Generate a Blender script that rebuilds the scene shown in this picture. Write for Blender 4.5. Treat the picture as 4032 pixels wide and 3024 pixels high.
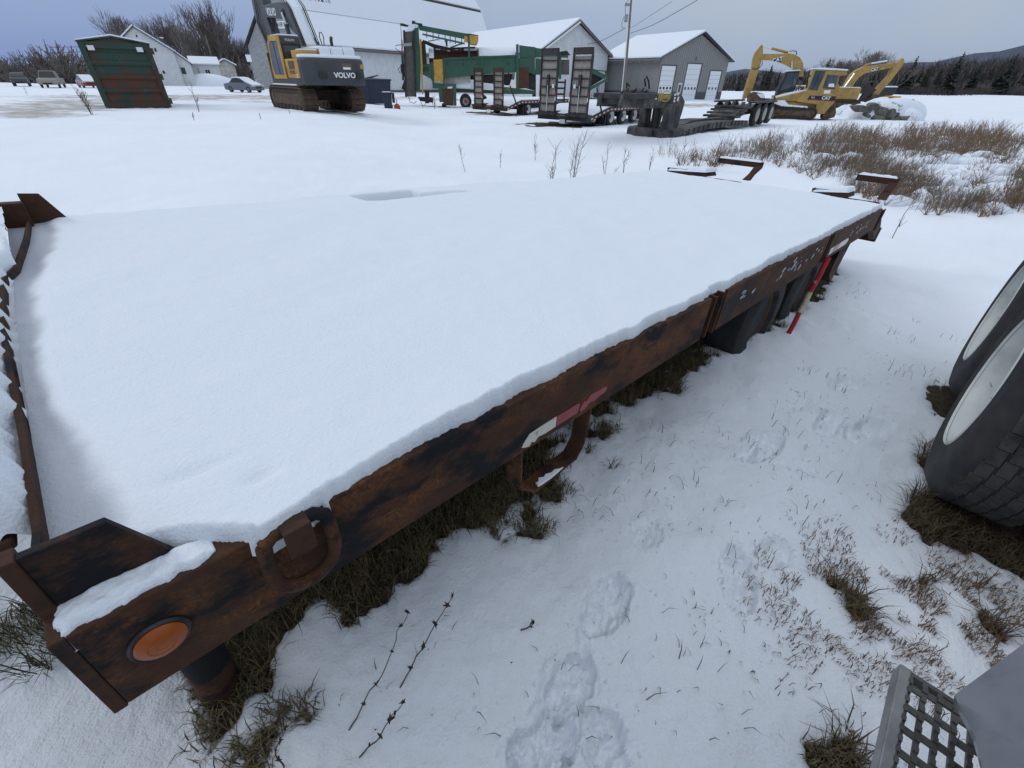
import bpy, bmesh, math, random
import numpy as np
from math import sin, cos, radians, degrees, atan, atan2, pi, sqrt
from mathutils import Vector, Matrix

for _o in list(bpy.data.objects): bpy.data.objects.remove(_o)
SC = bpy.context.scene
COL = SC.collection

# ------------------------------------------------------------------ camera
FPX, HOR, ROLL, CAMH = 430.0, 80.0, radians(1.0), 1.5
PITCH = atan((384 - HOR) / FPX)
cam_d = bpy.data.cameras.new('camera'); cam = bpy.data.objects.new('camera', cam_d); COL.objects.link(cam)
cam_d.sensor_width = 36; cam_d.lens = 36 * FPX / 1024; cam_d.clip_start = 0.02; cam_d.clip_end = 9000
cam.matrix_world = (Matrix.Translation((0, 0, CAMH)) @ Matrix.Rotation(pi / 2 - PITCH, 4, 'X') @ Matrix.Rotation(ROLL, 4, 'Z'))
SC.camera = cam

# ------------------------------------------------------------------ sky, sun, exposure
SUN_AZ, SUN_EL = radians(-75), radians(34)      # azimuth clockwise from +Y
W = bpy.data.worlds.new('World'); SC.world = W; W.use_nodes = True
nt = W.node_tree; nt.nodes.clear()
def wn(t, **k):
    n = nt.nodes.new(t)
    for a, b in k.items(): setattr(n, a, b)
    return n
wo = wn('ShaderNodeOutputWorld'); mixs = wn('ShaderNodeMixShader'); b1 = wn('ShaderNodeBackground'); b2 = wn('ShaderNodeBackground')
sky = wn('ShaderNodeTexSky'); sky.sky_type = 'NISHITA'; sky.sun_disc = False
sky.sun_elevation = SUN_EL; sky.sun_rotation = SUN_AZ % (2 * pi); sky.dust_density = 2.0
tc = wn('ShaderNodeTexCoord'); sx = wn('ShaderNodeSeparateXYZ')
nt.links.new(tc.outputs['Generated'], sx.inputs[0])
# overcast with thinner, bluer cloud towards the left; brighter towards the zenith as overcast skies are
azr = wn('ShaderNodeMapRange'); azr.inputs[1].default_value = -0.75; azr.inputs[2].default_value = 0.25; nt.links.new(sx.outputs['X'], azr.inputs[0])
hzc = wn('ShaderNodeMixRGB'); hzc.inputs[1].default_value = (0.175, 0.285, 0.57, 1); hzc.inputs[2].default_value = (0.37, 0.46, 0.60, 1); nt.links.new(azr.outputs[0], hzc.inputs[0])
rmp = wn('ShaderNodeMixRGB'); nt.links.new(hzc.outputs[0], rmp.inputs[1]); rmp.inputs[2].default_value = (0.97, 1.06, 1.18, 1)
zcl = wn('ShaderNodeMath'); zcl.operation = 'MAXIMUM'; zcl.inputs[1].default_value = 0; nt.links.new(sx.outputs['Z'], zcl.inputs[0]); nt.links.new(zcl.outputs[0], rmp.inputs[0])

mp = wn('ShaderNodeMapping'); mp.inputs['Scale'].default_value = (1.0, 1.0, 3.2)
cn = wn('ShaderNodeTexNoise'); cn.inputs['Scale'].default_value = 1.9; cn.inputs['Detail'].default_value = 5; cn.inputs['Roughness'].default_value = 0.5
nt.links.new(tc.outputs['Generated'], mp.inputs[0]); nt.links.new(mp.outputs[0], cn.inputs[0])
cr = wn('ShaderNodeValToRGB')
cr.color_ramp.elements[0].position = 0.34; cr.color_ramp.elements[0].color = (0.92, 0.95, 1.03, 1)
cr.color_ramp.elements[1].position = 0.66; cr.color_ramp.elements[1].color = (1.10, 1.06, 1.0, 1)
nt.links.new(cn.outputs[0], cr.inputs[0])
mul = wn('ShaderNodeMixRGB', blend_type='MULTIPLY'); mul.inputs[0].default_value = 1
nt.links.new(rmp.outputs[0], mul.inputs[1]); nt.links.new(cr.outputs[0], mul.inputs[2])
nt.links.new(mul.outputs[0], b2.inputs[0]); b2.inputs[1].default_value = 1.0
nt.links.new(sky.outputs[0], b1.inputs[0]); b1.inputs[1].default_value = 0.06
mixs.inputs[0].default_value = 0.86
nt.links.new(b1.outputs[0], mixs.inputs[1]); nt.links.new(b2.outputs[0], mixs.inputs[2]); nt.links.new(mixs.outputs[0], wo.inputs[0])

sl = bpy.data.lights.new('sun', 'SUN'); sl.energy = 0.6; sl.angle = radians(14); sl.color = (1.0, 0.97, 0.93)
so = bpy.data.objects.new('sun', sl); COL.objects.link(so)
_sd = Vector((sin(SUN_AZ) * cos(SUN_EL), cos(SUN_AZ) * cos(SUN_EL), sin(SUN_EL)))
so.rotation_euler = (-_sd).to_track_quat('-Z', 'Y').to_euler(); so.location = _sd * 30
SC.view_settings.view_transform = 'Standard'; SC.view_settings.look = 'None'
SC.view_settings.exposure = 0.0; SC.view_settings.gamma = 1.0; SC.view_settings.use_curve_mapping = False
SC.render.engine = 'CYCLES'; SC.render.resolution_x = 1024; SC.render.resolution_y = 768

# ------------------------------------------------------------------ survey helpers: a sight line of the photograph to a place in the yard
CAM = np.array([0, 0, CAMH])
def ray(x, y):
    dx = x - 512; u0 = 384 - y
    u = dx * sin(ROLL) + u0 * cos(ROLL); dx = dx * cos(ROLL) - u0 * sin(ROLL)
    return np.array([dx / FPX, (FPX * cos(PITCH) + u * sin(PITCH)) / FPX, (u * cos(PITCH) - FPX * sin(PITCH)) / FPX])
def gp(x, y, z=0.0):
    r = ray(x, y); return CAM + r * (z - CAMH) / r[2]
def ss(t):
    t = np.clip(t, 0, 1); return t * t * (3 - 2 * t)
GY = [6, 19, 30, 45, 80, 250, 700, 6000]; GR = [0, -.2, -.42, -.55, -.62, -1.2, -2.5, -20]
GYL = [6, 18, 25, 40, 60, 80, 250, 700, 6000]; GL = [0, .28, .2, 0, -.2, -.25, -1, -3, -20]
def terrain(x, y):
    az = np.degrees(np.arctan2(x, np.maximum(y, 1e-6))); w = ss((az + 25) / 17)
    yy = np.maximum(y, 0)
    return (1 - w) * np.interp(yy, GYL, GL) + w * np.interp(yy, GY, GR)
def gt(x, y):
    z = 0.0
    for _ in range(40):
        P = gp(x, y, z); zn = float(terrain(P[0], P[1]))
        if abs(zn - z) < 2e-4: break
        z = .45 * z + .55 * zn
    return gp(x, y, z)
CR = dict(r1=(2.212, 0, 0), r2=(3.16, 900, 0), r3=(2.212, 1500, 0), r4=(2.0109, 2050, 100), r5=(1.7955, 2800, 100), a1=(5.53, 980, 0),
          a2=(4.1475, 1560, 60), a3=(4.2538, 1900, 140), a4=(3.3515, 2400, 300), a5=(3.16, 2900, 150), a6=(5.267, 0, 200), a7=(3.8138, 420, 80), d=(2212 / 4032, 0, 0), p=(.25396825, 0, 0))
def K(n, x, y):
    s, ox, oy = CR[n]; return (ox + x / s) / 3.9375, (oy + y / s) / 3.9375

# ------------------------------------------------------------------ mesh helpers
class Frame:
    """local X along a compass heading, Y to its left, Z up; with an Empty that carries the parts"""
    def __init__(s, O, az=0.0, X=None, Y=None):
        s.O = np.array(O, float)
        s.X = np.array([sin(radians(az)), cos(radians(az)), 0]) if X is None else np.array(X, float) / np.linalg.norm(X)
        s.Y = np.cross([0, 0, 1], s.X) if Y is None else np.array(Y, float); s.Y = s.Y / np.linalg.norm(s.Y)
        s.Z = np.cross(s.X, s.Y)
    def hit(s, k, x, y, v, ax):
        n = (s.X, s.Y, s.Z)[ax]; r = ray(*K(k, x, y)); t = (v + np.dot(s.O - CAM, n)) / np.dot(r, n); q = CAM + r * t - s.O
        return float(np.dot(q, s.X)), float(np.dot(q, s.Y)), float(np.dot(q, s.Z))
    def sz(s, k, pts, v):                     # points on the plane Y = v -> (x, z)
        return [(h[0], h[2]) for h in (s.hit(k, a, b, v, 1) for a, b in pts)]
    def tz(s, k, pts, v):                     # points on the plane X = v -> (y, z)
        return [(h[1], h[2]) for h in (s.hit(k, a, b, v, 0) for a, b in pts)]
    def xy(s, k, pts, v):                     # points on the plane Z = v -> (x, y)
        return [(h[0], h[1]) for h in (s.hit(k, a, b, v, 2) for a, b in pts)]
    def matrix(s):
        m = Matrix.Identity(4)
        for i in range(3):
            m[i][0] = s.X[i]; m[i][1] = s.Y[i]; m[i][2] = s.Z[i]; m[i][3] = s.O[i]
        return m
    def root(s, name, label=None, cat=None, group=None):
        o = bpy.data.objects.new(name, None); o.empty_display_size = .2; COL.objects.link(o); o.matrix_world = s.matrix()
        tag(o, label, cat, group); return o
def tag(o, label=None, cat=None, group=None, kind=None):
    if label: o['label'] = label
    if cat: o['category'] = cat
    if group: o['group'] = group
    if kind: o['kind'] = kind
    return o
def sub(a, b): return (a[0] - b[0], a[1] - b[1], a[2] - b[2])
class MB:
    def __init__(s): s.v = []; s.f = []
    def add(s, V, Fc):
        n = len(s.v); s.v += [tuple(q) for q in V]; s.f += [tuple(n + i for i in q) for q in Fc]; return s
    def box(s, x0, x1, y0, y1, z0, z1):
        return s.add([(x0, y0, z0), (x1, y0, z0), (x1, y1, z0), (x0, y1, z0), (x0, y0, z1), (x1, y0, z1), (x1, y1, z1), (x0, y1, z1)],
                     [(0, 3, 2, 1), (4, 5, 6, 7), (0, 1, 5, 4), (1, 2, 6, 5), (2, 3, 7, 6), (3, 0, 4, 7)])
    def _ext(s, A, B):
        n = len(A); return s.add(list(A) + list(B), [tuple(range(n - 1, -1, -1)), tuple(range(n, 2 * n))] + [(i, (i + 1) % n, n + (i + 1) % n, n + i) for i in range(n)])
    def py(s, P, y0, y1): return s._ext([(a, y0, b) for a, b in P], [(a, y1, b) for a, b in P])
    def px(s, P, x0, x1): return s._ext([(x0, a, b) for a, b in P], [(x1, a, b) for a, b in P])
    def pz(s, P, z0, z1): return s._ext([(a, b, z0) for a, b in P], [(a, b, z1) for a, b in P])
    def tube(s, path, r, n=8, r1=None, cap=True):
        P = [Vector(q) for q in path]; m = len(P); rings = []; up = None
        for i in range(m):
            d = (P[min(i + 1, m - 1)] - P[max(i - 1, 0)]); d = d.normalized() if d.length > 1e-9 else Vector((0, 0, 1))
            if up is None: up = Vector((0, 0, 1)) if abs(d.z) < .9 else Vector((1, 0, 0))
            u = d.cross(up)
            if u.length < 1e-6: u = d.cross(Vector((0, 1, 0)))
            u.normalize(); w = u.cross(d); w.normalize(); up = w
            rr = r if r1 is None else r + (r1 - r) * i / max(1, m - 1)
            rings.append([P[i] + (u * cos(2 * pi * k / n) + w * sin(2 * pi * k / n)) * rr for k in range(n)])
        b = len(s.v); s.v += [tuple(q) for R in rings for q in R]
        for i in range(m - 1):
            for k in range(n): s.f.append((b + i * n + k, b + i * n + (k + 1) % n, b + (i + 1) * n + (k + 1) % n, b + (i + 1) * n + k))
        if cap: s.f.append(tuple(b + k for k in range(n - 1, -1, -1))); s.f.append(tuple(b + (m - 1) * n + k for k in range(n)))
        return s
    def bar(s, p0, p1, w, h=None):            # square bar
        h = w if h is None else h; p0 = Vector(p0); p1 = Vector(p1); d = (p1 - p0).normalized()
        u = d.cross(Vector((0, 0, 1)));
        if u.length < 1e-4: u = Vector((1, 0, 0))
        u.normalize(); q = u.cross(d)
        A = [p0 + u * a * w / 2 + q * b * h / 2 for a, b in ((-1, -1), (1, -1), (1, 1), (-1, 1))]; B = [t + (p1 - p0) for t in A]
        return s._ext(A, B)
    def lathe(s, prof, c, ax='y', n=24, cap=True):   # prof: list of (radius, offset along the axis)
        b = len(s.v); m = len(prof)
        for r, a in prof:
            for k in range(n):
                u, w = r * cos(2 * pi * k / n), r * sin(2 * pi * k / n)
                s.v.append({'y': (c[0] + u, c[1] + a, c[2] + w), 'x': (c[0] + a, c[1] + u, c[2] + w), 'z': (c[0] + u, c[1] + w, c[2] + a)}[ax])
        for i in range(m - 1):
            for k in range(n): s.f.append((b + i * n + k, b + i * n + (k + 1) % n, b + (i + 1) * n + (k + 1) % n, b + (i + 1) * n + k))
        if cap: s.f.append(tuple(b + k for k in range(n))); s.f.append(tuple(b + (m - 1) * n + k for k in range(n)))
        return s
    def blob(s, c, rx, ry, rz, seed=0, n=12, m=7, amp=.15, flat=True):   # lumpy heap (dome when flat)
        R = random.Random(seed); b = len(s.v); ph = [R.uniform(0, 6) for _ in range(6)]
        lo = 0.0 if flat else -pi / 2
        for j in range(m):
            e = lo + (pi / 2 - lo) * j / (m - 1) * .985
            for k in range(n):
                a = 2 * pi * k / n; q = 1 + amp * (sin(2 * a + ph[0] + 2 * e) + sin(3 * a + ph[1]) * .7 + sin(5 * a + 3 * e + ph[2]) * .5) * cos(e)
                s.v.append((c[0] + rx * q * cos(e) * cos(a), c[1] + ry * q * cos(e) * sin(a), c[2] + rz * q * sin(e)))
        for j in range(m - 1):
            for k in range(n): s.f.append((b + j * n + k, b + j * n + (k + 1) % n, b + (j + 1) * n + (k + 1) % n, b + (j + 1) * n + k))
        s.f.append(tuple(b + k for k in range(n))); s.f.append(tuple(b + (m - 1) * n + k for k in range(n)))
        return s
    def mesh(s, name, mat, smooth=False, fix=True):
        me = bpy.data.meshes.new(name); me.from_pydata(s.v, [], s.f)
        if fix:
            bm = bmesh.new(); bm.from_mesh(me); bmesh.ops.recalc_face_normals(bm, faces=bm.faces); bm.to_mesh(me); bm.free()
        if mat is not None: me.materials.append(mat if not isinstance(mat, str) else MT[mat])
        if smooth:
            me.polygons.foreach_set('use_smooth', [True] * len(me.polygons))
            if smooth == 'auto':
                try: me.set_sharp_from_angle(angle=radians(40))
                except Exception: pass
        me.update(); return me
    def build(s, name, mat, parent=None, smooth=False, bevel=0, fix=True):
        o = bpy.data.objects.new(name, s.mesh(name, mat, smooth, fix)); COL.objects.link(o); o.parent = parent
        if bevel:
            m = o.modifiers.new('bevel', 'BEVEL'); m.width = bevel; m.segments = 2; m.limit_method = 'ANGLE'; m.angle_limit = radians(35)
        return o
def inst(me, name, parent, loc=(0, 0, 0), rot=None, scale=None):
    o = bpy.data.objects.new(name, me); COL.objects.link(o); o.parent = parent; o.location = loc
    if rot is not None: o.rotation_euler = rot
    if scale is not None: o.scale = scale
    return o
def copy_tree(o, parent=None):
    c = o.copy(); COL.objects.link(c); c.parent = parent
    for ch in o.children: copy_tree(ch, c)
    return c
def lettering(name, txt, size, M4, mat, parent, depth=.006, shear=0.0, bold=0.0, sx=1.0):
    cu = bpy.data.curves.new(name, 'FONT'); cu.body = txt; cu.size = size; cu.extrude = depth; cu.align_x = 'CENTER'; cu.align_y = 'CENTER'
    cu.shear = shear; cu.offset = bold; cu.resolution_u = 3
    t = bpy.data.objects.new(name, cu); me = bpy.data.meshes.new_from_object(t); bpy.data.objects.remove(t); bpy.data.curves.remove(cu)
    me.transform(Matrix.Diagonal((sx, 1, 1, 1))); me.name = name
    me.materials.clear(); me.materials.append(MT[mat]); o = bpy.data.objects.new(name, me); COL.objects.link(o); o.parent = parent
    o.matrix_local = M4; return o
def facing(origin, right, up):                # matrix whose local x is 'right' and y is 'up'
    r = Vector(right).normalized(); u = Vector(up); u = (u - r * u.dot(r)).normalized(); n = r.cross(u)
    m = Matrix.Identity(4)
    for i in range(3): m[i][0] = r[i]; m[i][1] = u[i]; m[i][2] = n[i]; m[i][3] = origin[i]
    return m
# cheap lattice noise for shaping terrain and snow
_rs = np.random.RandomState(7); _LT = _rs.rand(256, 256)
def vnoise(x, y):
    x = np.asarray(x, float); y = np.asarray(y, float); xi = np.floor(x).astype(int); yi = np.floor(y).astype(int); fx = x - xi; fy = y - yi
    fx = fx * fx * (3 - 2 * fx); fy = fy * fy * (3 - 2 * fy); L = lambda a, b: _LT[a & 255, b & 255]
    return (L(xi, yi) * (1 - fx) + L(xi + 1, yi) * fx) * (1 - fy) + (L(xi, yi + 1) * (1 - fx) + L(xi + 1, yi + 1) * fx) * fy - .5
def fbm(x, y, o=4, g=.5):
    t = 0; a = 1.0; q = 1.0
    for i in range(o): t = t + a * vnoise(x * q + 17.3 * i, y * q + 5.1 * i); a *= g; q *= 2.03
    return t

# ------------------------------------------------------------------ materials
MT = {}
def mat(name, c1, c2=None, scale=6.0, lo=.4, hi=.62, rough=.6, metal=0.0, bump=0.0, bscale=None, c3=None, scale3=2.0, lo3=.5, hi3=.62, stretch=None, rough2=None, detail=6, coat=0, spec=.5, trans=0, emit=None):
    m = bpy.data.materials.new(name); m.use_nodes = True; t = m.node_tree; b = t.nodes['Principled BSDF']
    b.inputs['Roughness'].default_value = rough; b.inputs['Metallic'].default_value = metal; b.inputs['Specular IOR Level'].default_value = spec
    b.inputs['Coat Weight'].default_value = coat; b.inputs['Transmission Weight'].default_value = trans
    b.inputs['Base Color'].default_value = (*c1, 1)
    co = t.nodes.new('ShaderNodeTexCoord'); src = co.outputs['Object']
    if stretch:
        mpn = t.nodes.new('ShaderNodeMapping'); mpn.inputs['Scale'].default_value = stretch; t.links.new(src, mpn.inputs[0]); src = mpn.outputs[0]
    def noise(sc, det=detail, r=.6):
        n = t.nodes.new('ShaderNodeTexNoise'); n.inputs['Scale'].default_value = sc; n.inputs['Detail'].default_value = det; n.inputs['Roughness'].default_value = r
        t.links.new(src, n.inputs[0]); return n.outputs[0]
    def ramp(fac, a, bb):
        r = t.nodes.new('ShaderNodeMapRange'); r.inputs[1].default_value = a; r.inputs[2].default_value = bb; t.links.new(fac, r.inputs[0]); return r.outputs[0]
    cur = None
    if c2 is not None:
        fac = ramp(noise(scale), lo, hi); mx = t.nodes.new('ShaderNodeMixRGB'); t.links.new(fac, mx.inputs[0])
        mx.inputs[1].default_value = (*c1, 1); mx.inputs[2].default_value = (*c2, 1); cur = mx.outputs[0]
        if rough2 is not None:
            rr = t.nodes.new('ShaderNodeMapRange'); rr.inputs[3].default_value = rough; rr.inputs[4].default_value = rough2; t.links.new(fac, rr.inputs[0]); t.links.new(rr.outputs[0], b.inputs['Roughness'])
    if c3 is not None:
        fac3 = ramp(noise(scale3), lo3, hi3); mx = t.nodes.new('ShaderNodeMixRGB'); t.links.new(fac3, mx.inputs[0])
        if cur is None: mx.inputs[1].default_value = (*c1, 1)
        else: t.links.new(cur, mx.inputs[1])
        mx.inputs[2].default_value = (*c3, 1); cur = mx.outputs[0]
    if cur is not None: t.links.new(cur, b.inputs['Base Color'])
    if bump:
        bn = t.nodes.new('ShaderNodeBump'); bn.inputs['Strength'].default_value = 1; bn.inputs['Distance'].default_value = bump
        t.links.new(noise(bscale or scale * 3, 5), bn.inputs['Height']); t.links.new(bn.outputs[0], b.inputs['Normal'])
    MT[name] = m; return m
SNOW = (.78, .825, .875)
mat('snow', SNOW, rough=.75, bump=.0035, bscale=130, spec=.25)
mat('snow_far', SNOW, (.78, .81, .86), scale=2, rough=.8, spec=.2)
def rust_mat(name, base=(.07, .028, .012), orange=(.26, .10, .026), dark=(.007, .007, .009), dlo=.50, dhi=.57, dscale=4.2, flake=None):
    m = bpy.data.materials.new(name); m.use_nodes = True; t = m.node_tree; b = t.nodes['Principled BSDF']; b.inputs['Roughness'].default_value = .82; b.inputs['Specular IOR Level'].default_value = .3
    co = t.nodes.new('ShaderNodeTexCoord')
    def noise(sc, st=(1, 1, 1), det=7, rg=.65):
        mp_ = t.nodes.new('ShaderNodeMapping'); mp_.inputs['Scale'].default_value = st; t.links.new(co.outputs['Object'], mp_.inputs[0])
        n = t.nodes.new('ShaderNodeTexNoise'); n.inputs['Scale'].default_value = sc; n.inputs['Detail'].default_value = det; n.inputs['Roughness'].default_value = rg; t.links.new(mp_.outputs[0], n.inputs[0]); return n.outputs[0]
    def rng(f, a, c): r = t.nodes.new('ShaderNodeMapRange'); r.inputs[1].default_value = a; r.inputs[2].default_value = c; t.links.new(f, r.inputs[0]); return r.outputs[0]
    def mix(f, a, c):
        x = t.nodes.new('ShaderNodeMixRGB'); t.links.new(f, x.inputs[0])
        for i_, v in ((1, a), (2, c)):
            if isinstance(v, tuple): x.inputs[i_].default_value = (*v, 1)
            else: t.links.new(v, x.inputs[i_])
        return x.outputs[0]
    c = mix(rng(noise(140, det=3), .40, .68), base, orange)                 # grain of the scale
    c = mix(rng(noise(6, (.6, 1, 1)), .46, .68), (.055, .024, .013), c)
    c = mix(rng(noise(17), .56, .70), c, (.028, .014, .010))
    c = mix(rng(noise(dscale, (.55, 1, 1.1), 8, .68), dlo, dhi), c, dark)  # what is left of the black paint
    if flake: c = mix(rng(noise(16, (1, 1, .45), 8, .75), .665, .69), c, flake)
    t.links.new(c, b.inputs['Base Color'])
    bn = t.nodes.new('ShaderNodeBump'); bn.inputs['Strength'].default_value = 1; bn.inputs['Distance'].default_value = .0018; t.links.new(noise(90, det=5), bn.inputs['Height']); t.links.new(bn.outputs[0], b.inputs['Normal'])
    MT[name] = m; return m
rust_mat('rust')
rust_mat('rust_black', dlo=.43, dhi=.52, dscale=7)
rust_mat('rust_flaky', base=(.085, .036, .016), orange=(.17, .07, .028), dark=(.02, .02, .024), dlo=.55, dhi=.63, flake=(.42, .43, .45))
rust_mat('rust_dark', base=(.045, .022, .014), orange=(.085, .038, .018), dark=(.012, .011, .011), dlo=.52, dhi=.62, dscale=6)
mat('rust_far', (.06, .03, .018), (.025, .016, .012), scale=3, rough=.85)
mat('black_steel', (.018, .018, .02), (.045, .04, .036), scale=4, rough=.6, spec=.4)
mat('lowboy_grey', (.032, .033, .035), (.13, .12, .105), scale=2.2, lo=.42, hi=.7, rough=.7, spec=.35)
mat('deck_wood_grey', (.11, .10, .088), (.055, .05, .043), scale=5, rough=.9, stretch=(1, 6, 1))
mat('ramp_wood', (.38, .345, .30), (.22, .195, .165), scale=6, rough=.9, stretch=(5, 5, .6))
mat('rubber', (.017, .018, .02), (.035, .034, .033), scale=8, rough=.75, spec=.35, bump=.002, bscale=40)
mat('rubber_tread', (.062, .057, .050), (.022, .022, .022), scale=9, rough=.85, spec=.3, bump=.004, bscale=50)
mat('wheel_white', (.55, .585, .56), (.36, .37, .34), scale=3, lo=.5, hi=.72, rough=.45, c3=(.16, .08, .04), scale3=26, lo3=.68, hi3=.74)
mat('amber_lens', (.30, .066, .005), rough=.4, coat=.1, spec=.35)
mat('black_plastic', (.012, .012, .014), rough=.45)
mat('tape_white', (.62, .6, .52), (.28, .2, .12), scale=35, lo=.55, hi=.66, rough=.35)
mat('tape_red', (.33, .014, .03), (.2, .01, .02), scale=20, rough=.3)
mat('pole_red', (.42, .02, .025), (.5, .35, .3), scale=18, lo=.66, hi=.7, rough=.55)
mat('pole_white', (.62, .55, .38), (.35, .25, .12), scale=22, lo=.5, hi=.7, rough=.6)
mat('paint_scrap', (.62, .64, .66), (.3, .28, .27), scale=30, rough=.6)
mat('yellow', (.56, .32, .045), (.42, .22, .035), scale=1.6, rough=.45, c3=(.2, .13, .06), scale3=3.4, lo3=.62, hi3=.8)
mat('cat_yellow', (.43, .27, .07), (.31, .19, .055), scale=1.4, rough=.5, c3=(.14, .09, .045), scale3=2.6, lo3=.6, hi3=.78)
mat('volvo_grey', (.038, .041, .044), (.055, .057, .058), scale=1.2, rough=.5)
mat('boom_grey', (.075, .085, .088), (.055, .06, .062), scale=1.5, rough=.5)
mat('mud_steel', (.115, .075, .045), (.04, .03, .022), scale=3.5, lo=.42, hi=.66, rough=.9)
mat('mud_dark', (.03, .024, .02), (.06, .042, .028), scale=4, rough=.9)
mat('glass', (.03, .042, .046), (.10, .12, .12), scale=1.3, lo=.5, hi=.75, rough=.08, spec=.6)
mat('glass_dark', (.01, .012, .013), rough=.1, spec=.6)
mat('letter_white', (.78, .78, .78), rough=.5)
mat('letter_black', (.012, .012, .013), rough=.5)
mat('letter_gold', (.42, .30, .05), rough=.5)
mat('letter_grey', (.12, .10, .06), rough=.5)
mat('green', (.028, .085, .05), (.036, .105, .064), scale=.9, rough=.5, c3=(.10, .13, .07), scale3=2.1, lo3=.64, hi3=.82)
mat('green_dark', (.012, .04, .025), (.02, .03, .02), scale=2, rough=.6)
mat('belt', (.12, .105, .09), (.085, .078, .07), scale=5, rough=.9)
mat('drum_white', (.50, .48, .44), (.36, .34, .31), scale=1.4, rough=.7)
mat('plain_rust', (.095, .04, .018), (.07, .03, .015), scale=3, rough=.8)
mat('navy', (.012, .022, .045), (.02, .03, .055), scale=2, rough=.55)
mat('red_paint', (.38, .03, .02), rough=.5)
mat('steel', (.30, .30, .30), rough=.4, metal=.5)
mat('chrome', (.62, .62, .6), rough=.25, metal=.7)
mat('hose', (.012, .012, .012), rough=.6)
mat('container_green', (.022, .050, .036), (.075, .028, .014), scale=1.5, lo=.5, hi=.6, c3=(.05, .085, .07), scale3=5, lo3=.6, hi3=.75, rough=.7, stretch=(1, 1, .4))
mat('container_rust', (.085, .032, .015), (.028, .040, .028), scale=1.9, lo=.48, hi=.62, rough=.75, stretch=(1, 1, .5))
mat('siding_white', (.66, .67, .68), (.58, .59, .60), scale=1.2, rough=.75)
mat('siding_dirty', (.50, .49, .46), (.36, .33, .29), scale=1.5, rough=.85)
mat('shingle_grey', (.33, .34, .335), (.25, .26, .255), scale=2, rough=.9, stretch=(1, 1, 3))
mat('roof_dark', (.075, .066, .058), (.045, .04, .036), scale=2, rough=.9)
mat('garage_grey', (.255, .25, .235), (.235, .23, .215), scale=.8, rough=.7)
mat('garage_dark', (.07, .072, .078), rough=.7)
mat('door_white', (.74, .76, .79), rough=.5)
mat('trim_white', (.72, .73, .73), rough=.6)
mat('trim_brown', (.13, .115, .10), rough=.7)
mat('pole_wood', (.24, .20, .165), (.15, .125, .10), scale=4, rough=.9, stretch=(6, 6, .5))
mat('galv', (.34, .36, .37), (.26, .28, .29), scale=3, rough=.5, metal=.3)
mat('car_grey', (.10, .12, .14), rough=.3, coat=.5)
mat('car_dark', (.035, .036, .04), rough=.35, coat=.4)
mat('car_beige', (.27, .25, .21), rough=.4)
mat('car_red', (.22, .02, .02), rough=.35, coat=.4)
mat('truck_grey', (.17, .19, .215), (.155, .175, .20), scale=1.5, rough=.33, coat=.25)
mat('aluminium', (.27, .275, .27), (.19, .19, .185), scale=9, rough=.45, metal=.65, bump=.0006, bscale=120)
mat('step_plate', (.12, .12, .112), (.075, .073, .066), scale=10, rough=.55, metal=.45)
mat('bark', (.062, .052, .046), (.10, .086, .078), scale=3, rough=.95)
mat('twig', (.17, .145, .13), (.12, .10, .092), scale=.5, rough=.95)
mat('needles', (.018, .030, .020), (.030, .042, .026), scale=.7, rough=.9)
mat('brush_far', (.060, .050, .045), (.042, .037, .035), scale=.05, rough=.95)
mat('hill', (.10, .115, .15), (.125, .14, .175), scale=.004, rough=1, spec=.0)  # bluish haze of distance put into the base colour
mat('grass_dry', (.19, .15, .075), (.085, .07, .035), scale=30, rough=.9)
mat('grass_straw', (.23, .145, .08), (.11, .062, .035), scale=25, rough=.9)
mat('grass_green', (.055, .062, .026), (.11, .095, .045), scale=30, rough=.9)
mat('hay', (.14, .10, .055), (.06, .045, .026), scale=25, rough=.9)
mat('weed', (.075, .052, .038), (.12, .09, .06), scale=20, rough=.9)
mat('weed_dark', (.030, .020, .016), (.05, .034, .026), scale=30, rough=.9)
mat('brush_stem', (.26, .185, .115), (.14, .095, .06), scale=1.2, rough=.95)
mat('brush_grey', (.21, .185, .155), (.12, .10, .082), scale=1.5, rough=.95)
mat('snow_heap', SNOW, (.30, .27, .23), scale=1.6, lo=.60, hi=.68, rough=.85, spec=.2, bump=.05, bscale=4)
mat('rock', (.15, .145, .125), (.085, .08, .07), scale=3, rough=.95)
mat('soil', (.045, .033, .024), rough=.95)
MT['glass'].node_tree.nodes['Principled BSDF'].inputs['Coat Weight'].default_value = .3

# ================================================================== the two parked rigs' frames (needed by the ground)
_ta, _ts = radians(44.89), radians(-3.555)
TF = Frame((-.589, .2659, .8857), X=(sin(_ta) * cos(_ts), cos(_ta) * cos(_ts), sin(_ts)), Y=(-cos(_ta), sin(_ta), 0))
_ka = radians(45.0)
KF = Frame((0, 0, .533), X=(sin(_ka) * cos(_ts), cos(_ka) * cos(_ts), sin(_ts)), Y=(-cos(_ka), sin(_ka), 0))
def tcoord(x, y):                               # ground position in the trailer's plan
    dx, dy = x + .589, y - .2659
    return dx * sin(_ta) + dy * cos(_ta), -dx * cos(_ta) + dy * sin(_ta)
def dd(x, y, z=0.0): return gp(x / 2.16, y / 2.16, z)

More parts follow.
